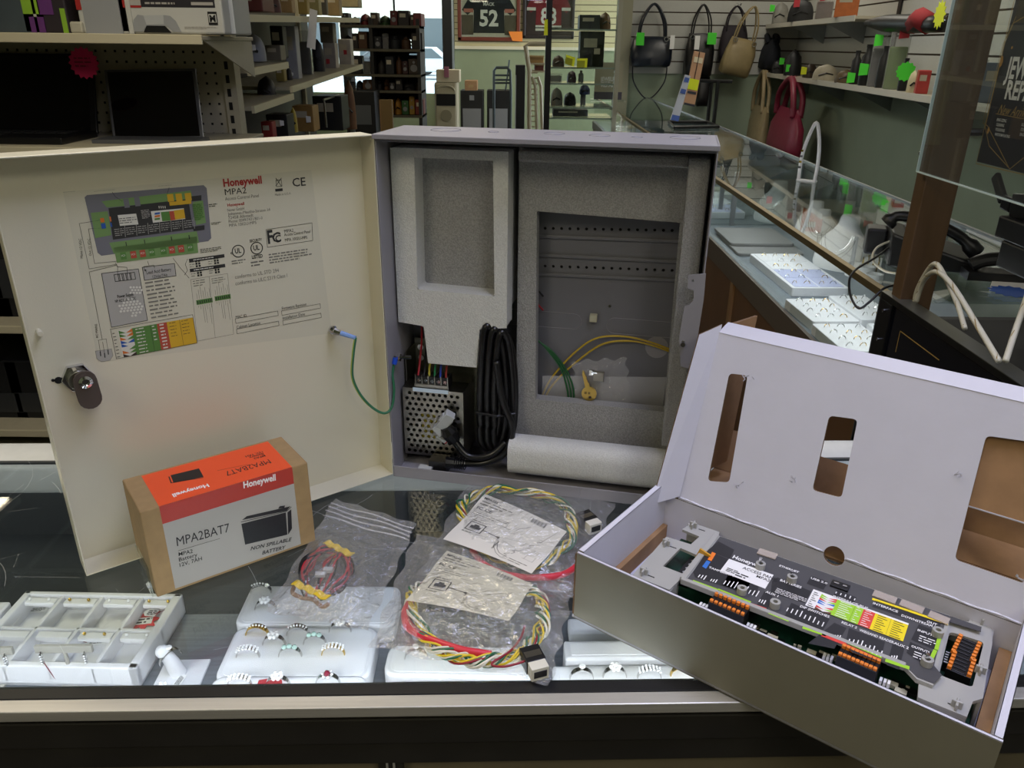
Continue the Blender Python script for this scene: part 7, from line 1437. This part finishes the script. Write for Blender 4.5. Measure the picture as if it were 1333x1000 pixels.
b = Art(l[3] * .45 + l[2] * .55 + Vector((0, -.003, .006)), (1, 0, 0), (0, 0, 1), None, .0005); b.text('hp', -.01, .0, .010, mat('logo grey', 'B8BCC0', .3, .6), .014, .02, ital=.2); b.build('logo', t)
t, l = laptop('silver edged black laptop standing open on its side right of the larger one', [(135, 91), (254, 89), (265, 180), (147, 182)], 2.88, 2.74, mat('silver laptop shell', '6E7074', .35, .6), 0, False)
a = MB(); a.box(l[3].x - .01, l[2].x + .02, -.12, -.002, .001, .012, mat('silver laptop shell')); a.build('base', t)
p = at(109, 82, y=2.74); t = thing('starburst_tag', 'hot pink starburst price tag on the large laptop', 'price tag', p); a = MB(); a.prism(burst(16, .042, .05), 0, .001, mat('hot pink card', 'C8155A', .6), XZ); a.build('card', t); b = Art((0, 0, 0), (1, 0, 0), (0, 0, 1), None, .0003); b.greek(-.03, -.015, .028, .02, 3, mat('dark pink ink', '6A0A30', .6), 4, .35); b.build('writing', t)
# top shelf goods
def gtop(nm, lab, cat, x0, x1, yt, m, dep=.28, yv=GY0 + .04, parts=None): return bxp(nm, lab, cat, x0, yt, x1, 43.5, yv, dep, m, parts)
gtop('computer_tower', 'grey computer tower at the left end of the top shelf', 'computer', -40, 31, -60, mat('blue grey case', '434C50', .45, nz=.2, ns=6), parts=[('side_edge', .96, 0, 1, 1, mat('pale edge', 'A8A898', .5), .002)])
m_hood = mat('black print', '16141A', .6); gtop('graphic_box', 'black box with lime and purple splash graphics', 'box', 33, 49, -30, m_hood, parts=[('lime_print', .1, .35, .8, .75, mat('lime splash', '7FA82A', .6), .002), ('purple_print', .3, .02, .9, .3, mat('purple splash', '5A2A66', .6), .002)])
gtop('graphic_bag', 'dark bag with a purple brush stroke beside the lime graphic box', 'bag', 50, 76, -40, mat('dark brown print', '241C20', .6), .2, parts=[('purple_stroke', .15, .3, .6, .6, mat('purple splash'), .002), ('lime_stroke', .8, .0, .95, .4, mat('lime splash'), .002)])
gtop('grey_crate', 'olive grey plastic crate behind the graphic bag', 'crate', 76, 106, 14, mat('olive grey', '605C4A', .6), .2, GY0 + .14); gtop('game_pad', 'pale controller lying against the olive crate', 'game controller', 92, 106, 28, mat('warm white plastic', 'A8A492', .4), .05, GY0 + .03)
gtop('console_box', 'white boxed console with a red top band and black stripe', 'box', 106, 158, -30, mat('box white', 'B4B4AC', .45), parts=[('red_band', .0, .42, .1, 1, mat('dull red print', '9A2420', .5), .002), ('grey_panel', .12, 0, .86, 1, mat('console grey', '8E9090', .45), .004)])
gtop('game_console', 'slim black and white game console standing upright between the two boxes', 'game console', 154, 166, -30, m_black, .2, parts=[('white_plate', .65, 0, .9, 1, mat('box white'), .004)])
t, w, h = gtop('console_box', 'large white console carton picturing a game controller, with a rating mark', 'box', 166, 284, -30, mat('box white'), .26)
b = Art((0, 0, 0), (1, 0, 0), (0, 0, 1), None, .0006); U = lambda x: (x - 166) / 118 * w; V = lambda y: (43.5 - y) / 73.5 * h; b.rect(U(168), V(9), U(276), V(-28), m_hood); b.rect(U(166), V(10), U(188), V(-28), mat('dull red print'), 2); b.lay = 3; b.rect(U(171), V(7), U(188), V(0), mat('print grey light', 'A09C94', .5)); b.greek(U(193), V(6), U(245), V(2), 1, mat('print grey light'), 3, .6); b.rect(U(248), V(6), U(274), V(2), mat('print grey light'))
gc = mat('pad grey', '8C8E8E', .5); b.poly([(U(x), V(y)) for x, y in ((174, 41), (176, 26), (182, 19), (189, 20), (213, 19), (221, 20), (227, 27), (232, 41), (222, 41), (215, 33), (191, 33), (185, 41))], gc); b.poly([(U(x), V(y)) for x, y in ((191, 33), (213, 33), (220, 42), (186, 42))], m_black, 4); b.poly([(U(x), V(y)) for x, y in ((189, 20), (213, 19), (212, 31), (191, 32))], mat('pad light', 'A6A8A6', .5), 4)
b.rect(U(266), V(31), U(277), V(14), m_black, 3); b.rect(U(267), V(28), U(276), V(17), mat('box white'), 4); b.text('M', U(268), V(27), V(18.5) - V(27), m_black, U(275) - U(268), .04, 5); b.greek(U(236), V(37), U(276), V(33), 2, mat('print grey light'), 5, .4); b.build('printed_face', t)
p = at(300, 20, y=2.66); t = thing('paper_receipt', 'white receipt hanging at the right end of the console carton', 'receipt', (p.x, 2.6, at(300, 44, y=2.66).z)); a = MB(); a.box(-.03, .03, 0, .002, 0, .2, mat('receipt paper', 'AEB2B4', .6)); a.build('paper', t); b = Art((-.03, 0, 0), (1, 0, 0), (0, 0, 1), None, .0006); b.greek(.006, .03, .05, .17, 9, mat('print grey light'), 5, .4); b.build('print', t)

# ---------------------------------------------------------------- aisle shelving beyond the gondola
XS = -1.0
def P3(x, y): return at(x, y, x=XS)
m_lip = mat('cream price rail', 'C8C0A0', .45)
run = thing('aisle_shelving', 'cream edged aisle shelving running toward the shop front', 'shop shelving', (XS, 3.05, FLOOR)); RO = Vector((XS, 3.05, FLOOR))
def rshelf(a_, b_, dep=.36):
    p, q = P3(*a_), P3(*b_); z = (p.z + q.z) / 2 - FLOOR; y0, y1 = p.y - 3.05, q.y - 3.05; sl = (q.z - p.z) / 2
    a = MB(); M = [(-dep, y0, z - sl), (0, y0, z - sl), (0, y1, z + sl), (-dep, y1, z + sl)]; a.add(M + [(x, y, zz - .015) for x, y, zz in M], [(0, 1, 2, 3), (7, 6, 5, 4), (0, 1, 5, 4), (1, 2, 6, 5), (2, 3, 7, 6), (3, 0, 4, 7)], m_gon); a.build('shelf', run)
    a = MB(); M = [(0, y0, z - sl - .024), (.012, y0, z - sl - .024), (.012, y1, z + sl - .024), (0, y1, z + sl - .024)]; a.add(M + [(x, y, zz + .026) for x, y, zz in M], [(0, 3, 2, 1), (4, 5, 6, 7), (0, 1, 5, 4), (1, 2, 6, 5), (2, 3, 7, 6), (3, 0, 4, 7)], m_lip); a.build('price_rail', run); return p, q
sh = [rshelf((311, 19), (466, 24)), rshelf((321, 90), (372, 81)), rshelf((327, 139), (379, 122)), rshelf((377, 113), (470, 84))]
a = MB(); a.box(-.38, -.37, 0, 2.6, 0, 1.9, m_dk); a.build('back_panel', run)
for y in (0, .62, 2.3): a = MB(); a.box(-.40, -.35, y, y + .04, 0, 2.0, m_gon); a.build('upright', run)
a = MB(); a.box(-.38, 0, 0, 2.6, 0, .12, m_gon); a.build('kick_base', run)
def rgood(kind, nm, lab, cat, x0, x1, yt, yb, h, tg=None, back=.12, parts=None, r=.5):
    xp = XS - back; q0, q1 = at((x0 + x1) / 2, yb, x=xp), at((x0 + x1) / 2, yt, x=xp); dpt = q0.y * cp + (H - q0.z) * sp; w = (x1 - x0) * dpt / F; hh = max(.04, at((x0 + x1) / 2, yt, y=q0.y).z - q0.z)
    zb = q0.z; pl = Pl(Fr(0, 0, 0), q0.y); return good(kind, nm, lab, cat, x0, x1, yt, h, zb, tg, r, min(.2, w * 1.2), pl)
R_ = [('box', 'red_toolbox', 'red and black case at the left of the top aisle shelf', 'case', 311, 355, -8, 16, '5A2220'), ('soft', 'red_cord_bag', 'dark bag of red cords on the top aisle shelf', 'bag', 355, 371, -6, 17, '4A2A26'), ('box', 'brown_carton', 'brown carton on the top aisle shelf', 'box', 372, 387, -10, 17, '8A7048'), ('box', 'yellow_print_box', 'yellow printed box on the top aisle shelf', 'box', 394, 406, -10, 19, '8C7A3C'), ('box', 'grey_print_box', 'grey and yellow box beside the yellow one, top aisle shelf', 'box', 407, 421, -10, 20, '8A8458'), ('box', 'dark_print_box', 'narrow dark printed box on the top aisle shelf', 'box', 422, 430, -10, 20, '4C4A44'), ('box', 'brown_carton', 'tan carton toward the far end of the top aisle shelf', 'box', 431, 447, -10, 21, '8E7A54'), ('box', 'wrapped_carton', 'plastic wrapped carton at the far end of the top aisle shelf', 'box', 448, 472, -10, 10, 'A0946C'),
  ('soft', 'welding_mask', 'silver and blue helmet like tool on the upper short shelf', 'tool', 317, 345, 44, 80, '8C9098', ('w', .2, .5, .03)), ('box', 'clock_radio', 'grey clock radio on the upper short shelf', 'radio', 348, 368, 59, 79, '7A7464'), ('box', 'black_monitor', 'black flat item behind the radio on the aisle shelf', 'monitor', 356, 372, 34, 76, '0C0C0E'),
  ('soft', 'toaster', 'black and silver toaster on the lower short shelf', 'toaster', 330, 354, 99, 132, '2A2A2A'), ('box', 'spice_box', 'small yellow and white bottles pack on the lower short shelf', 'pack', 357, 368, 86, 106, '8A7A3A'), ('bottle', 'dark_bottle', 'small dark bottle on the lower short shelf', 'bottle', 369, 377, 86, 106, '1E1C1A'),
  ('box', 'long_blue_box', 'tall white and blue box on the long aisle shelf', 'box', 373, 388, 34, 103, 'A6A8AC', ('w', 0, .1, .02)), ('pack', 'packaged_drill', 'dark blister pack on the long aisle shelf', 'packaged item', 390, 404, 40, 97, '3A3A34'), ('soft', 'hair_trimmer', 'black and blue gadget pack on the long aisle shelf', 'gadget', 405, 421, 51, 93, '15181E'), ('box', 'white_red_box', 'white and red appliance box, left one on the long aisle shelf', 'box', 422, 438, 56, 90, 'A8A098', ('r', -.1, .3, .035)), ('box', 'stacked_box', 'grey box stacked over the left white and red box', 'box', 420, 437, 30, 56, '7A7468'), ('box', 'white_red_box', 'white and red mixer box, right one on the long aisle shelf', 'box', 442, 458, 51, 85, 'B4AEA4', ('r', .1, .5, .035)),
  ('box', 'black_red_box', 'black and red boxed item below the short shelves', 'box', 331, 346, 158, 182, '8E2420'), ('box', 'black_speaker_box', 'black box with a white label below the short shelves', 'box', 341, 369, 148, 182, '131416', ('w', .3, .7, .03)), ('box', 'amber_carton', 'brown carton with a printed side below the short shelves', 'box', 377, 404, 137, 170, 'A07C42', ('w', .3, .5, .04)), ('soft', 'yellow_strap', 'yellow strap hanging below the short shelves', 'strap', 369, 378, 140, 172, 'B09A34', ('g', -.3, .1, .04)), ('box', 'flight_case', 'black flight case with metal edges below the long shelf', 'case', 406, 444, 124, 168, '1A1C1C'), ('soft', 'wrapped_heater', 'clear wrapped item with an orange base beside the flight case', 'packaged item', 443, 458, 104, 168, '7A5434')]
for a_ in R_: rgood(*a_)
for (x0, y0), (x1, y1) in (((421, 130), (441, 124)), ((422, 132), (425, 166)), ((441, 124), (444, 162))):
    p, q = at(x0, y0, x=XS - .04), at(x1, y1, x=XS - .04); t = thing('case_edge', 'bright metal edging strip of the flight case', 'metal edging', p, 0, 'flight case edging strips'); a = MB(); a.tube([(0, 0, 0), q - p], .006, m_nick, 6); a.build('strip', t)
q = at(405, 32, x=XS + .02); t = thing('price_strip', 'white paper strip hanging from the top aisle shelf rail', 'price strip', q); a = MB(); a.prism([(-.03, -.10), (.01, -.11), (.035, .06), (0, .07)], -.001, .001, m_tag, XZ); a.build('strip', t)
# dark shelving near the shop window
m_dsh = mat('dark shelf steel', '1F1D1A', .6); DY = 7.6
dx0, dx1 = at(447, 100, y=DY).x, at(548, 100, y=DY).x
t = thing('dark_shelving', 'dark crowded shelving standing before the shop window', 'shop shelving', (dx0, DY, FLOOR)); w = dx1 - dx0; zz = lambda y: at(500, y, y=DY).z - FLOOR
for x in (0, w * .36, w - .03): a = MB(); a.box(x, x + .03, 0, .4, 0, zz(24), m_dsh); a.build('upright', t)
for y in (33, 64, 97, 118, 150): a = MB(); a.box(0, w, 0, .4, zz(y) - .02, zz(y), m_dsh); a.box(0, w, -.006, 0, zz(y) - .02, zz(y) + .002, mat('dull olive rail', '55503E', .6)); a.build('shelf', t)
me = plate([(w * .38, zz(150)), (w, zz(150)), (w, zz(33)), (w * .38, zz(33))], [circ(w * (.80 + .16 * (i / 9)) if True else 0, zz(52) - j * .03, .008, 6) for i in range(10) for j in range(5)], .004); a = MB(); a.mesh(me, m_dsh, Matrix.Translation((0, .4, 0)) @ XZ); a.build('back_panel', t)
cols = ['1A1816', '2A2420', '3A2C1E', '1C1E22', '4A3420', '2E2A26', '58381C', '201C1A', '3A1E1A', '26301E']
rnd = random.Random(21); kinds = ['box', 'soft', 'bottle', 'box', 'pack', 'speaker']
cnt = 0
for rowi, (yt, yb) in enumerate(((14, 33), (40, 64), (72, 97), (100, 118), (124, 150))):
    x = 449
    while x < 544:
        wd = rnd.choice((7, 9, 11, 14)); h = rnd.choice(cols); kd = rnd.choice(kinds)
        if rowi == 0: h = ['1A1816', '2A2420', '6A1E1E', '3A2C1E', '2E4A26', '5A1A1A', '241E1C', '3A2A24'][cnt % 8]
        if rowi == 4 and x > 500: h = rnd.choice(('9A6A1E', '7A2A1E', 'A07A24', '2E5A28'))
        nm = {'box': 'boxed_item', 'soft': 'soft_item', 'bottle': 'bottle', 'pack': 'packaged_item', 'speaker': 'small_speaker'}[kd]
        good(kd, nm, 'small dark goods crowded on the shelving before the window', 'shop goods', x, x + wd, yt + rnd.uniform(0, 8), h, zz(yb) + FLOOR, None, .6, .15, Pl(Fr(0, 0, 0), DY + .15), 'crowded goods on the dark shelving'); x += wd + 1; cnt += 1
bxp('red_case', 'dark red case on top of the dark shelving by the window', 'case', 538, 17, 548, 34, DY + .02, .3, mat('deep red', '6A1A1C', .5), [('clasp', .4, .4, .6, .5, m_nick, .01)])
bxp('drawer_tower', 'black drawer tower with grey labels below the dark shelving', 'drawer unit', 463, 119, 487, 175, DY - .5, .3, mat('black drawer', '121212', .5), [('drawer', .1, .1 + k * .22, .8, .24 + k * .22, mat('drawer grey', '55585A', .5), .006) for k in range(4)], ground=True)
bxp('tan_board', 'upright tan wooden board beside the drawer tower', 'board', 496, 130, 510, 175, DY - .5, .05, mat('tan board', '7A6238', .6), [('edge', .0, .0, .06, 1, m_kraftd, .002)], ground=True)
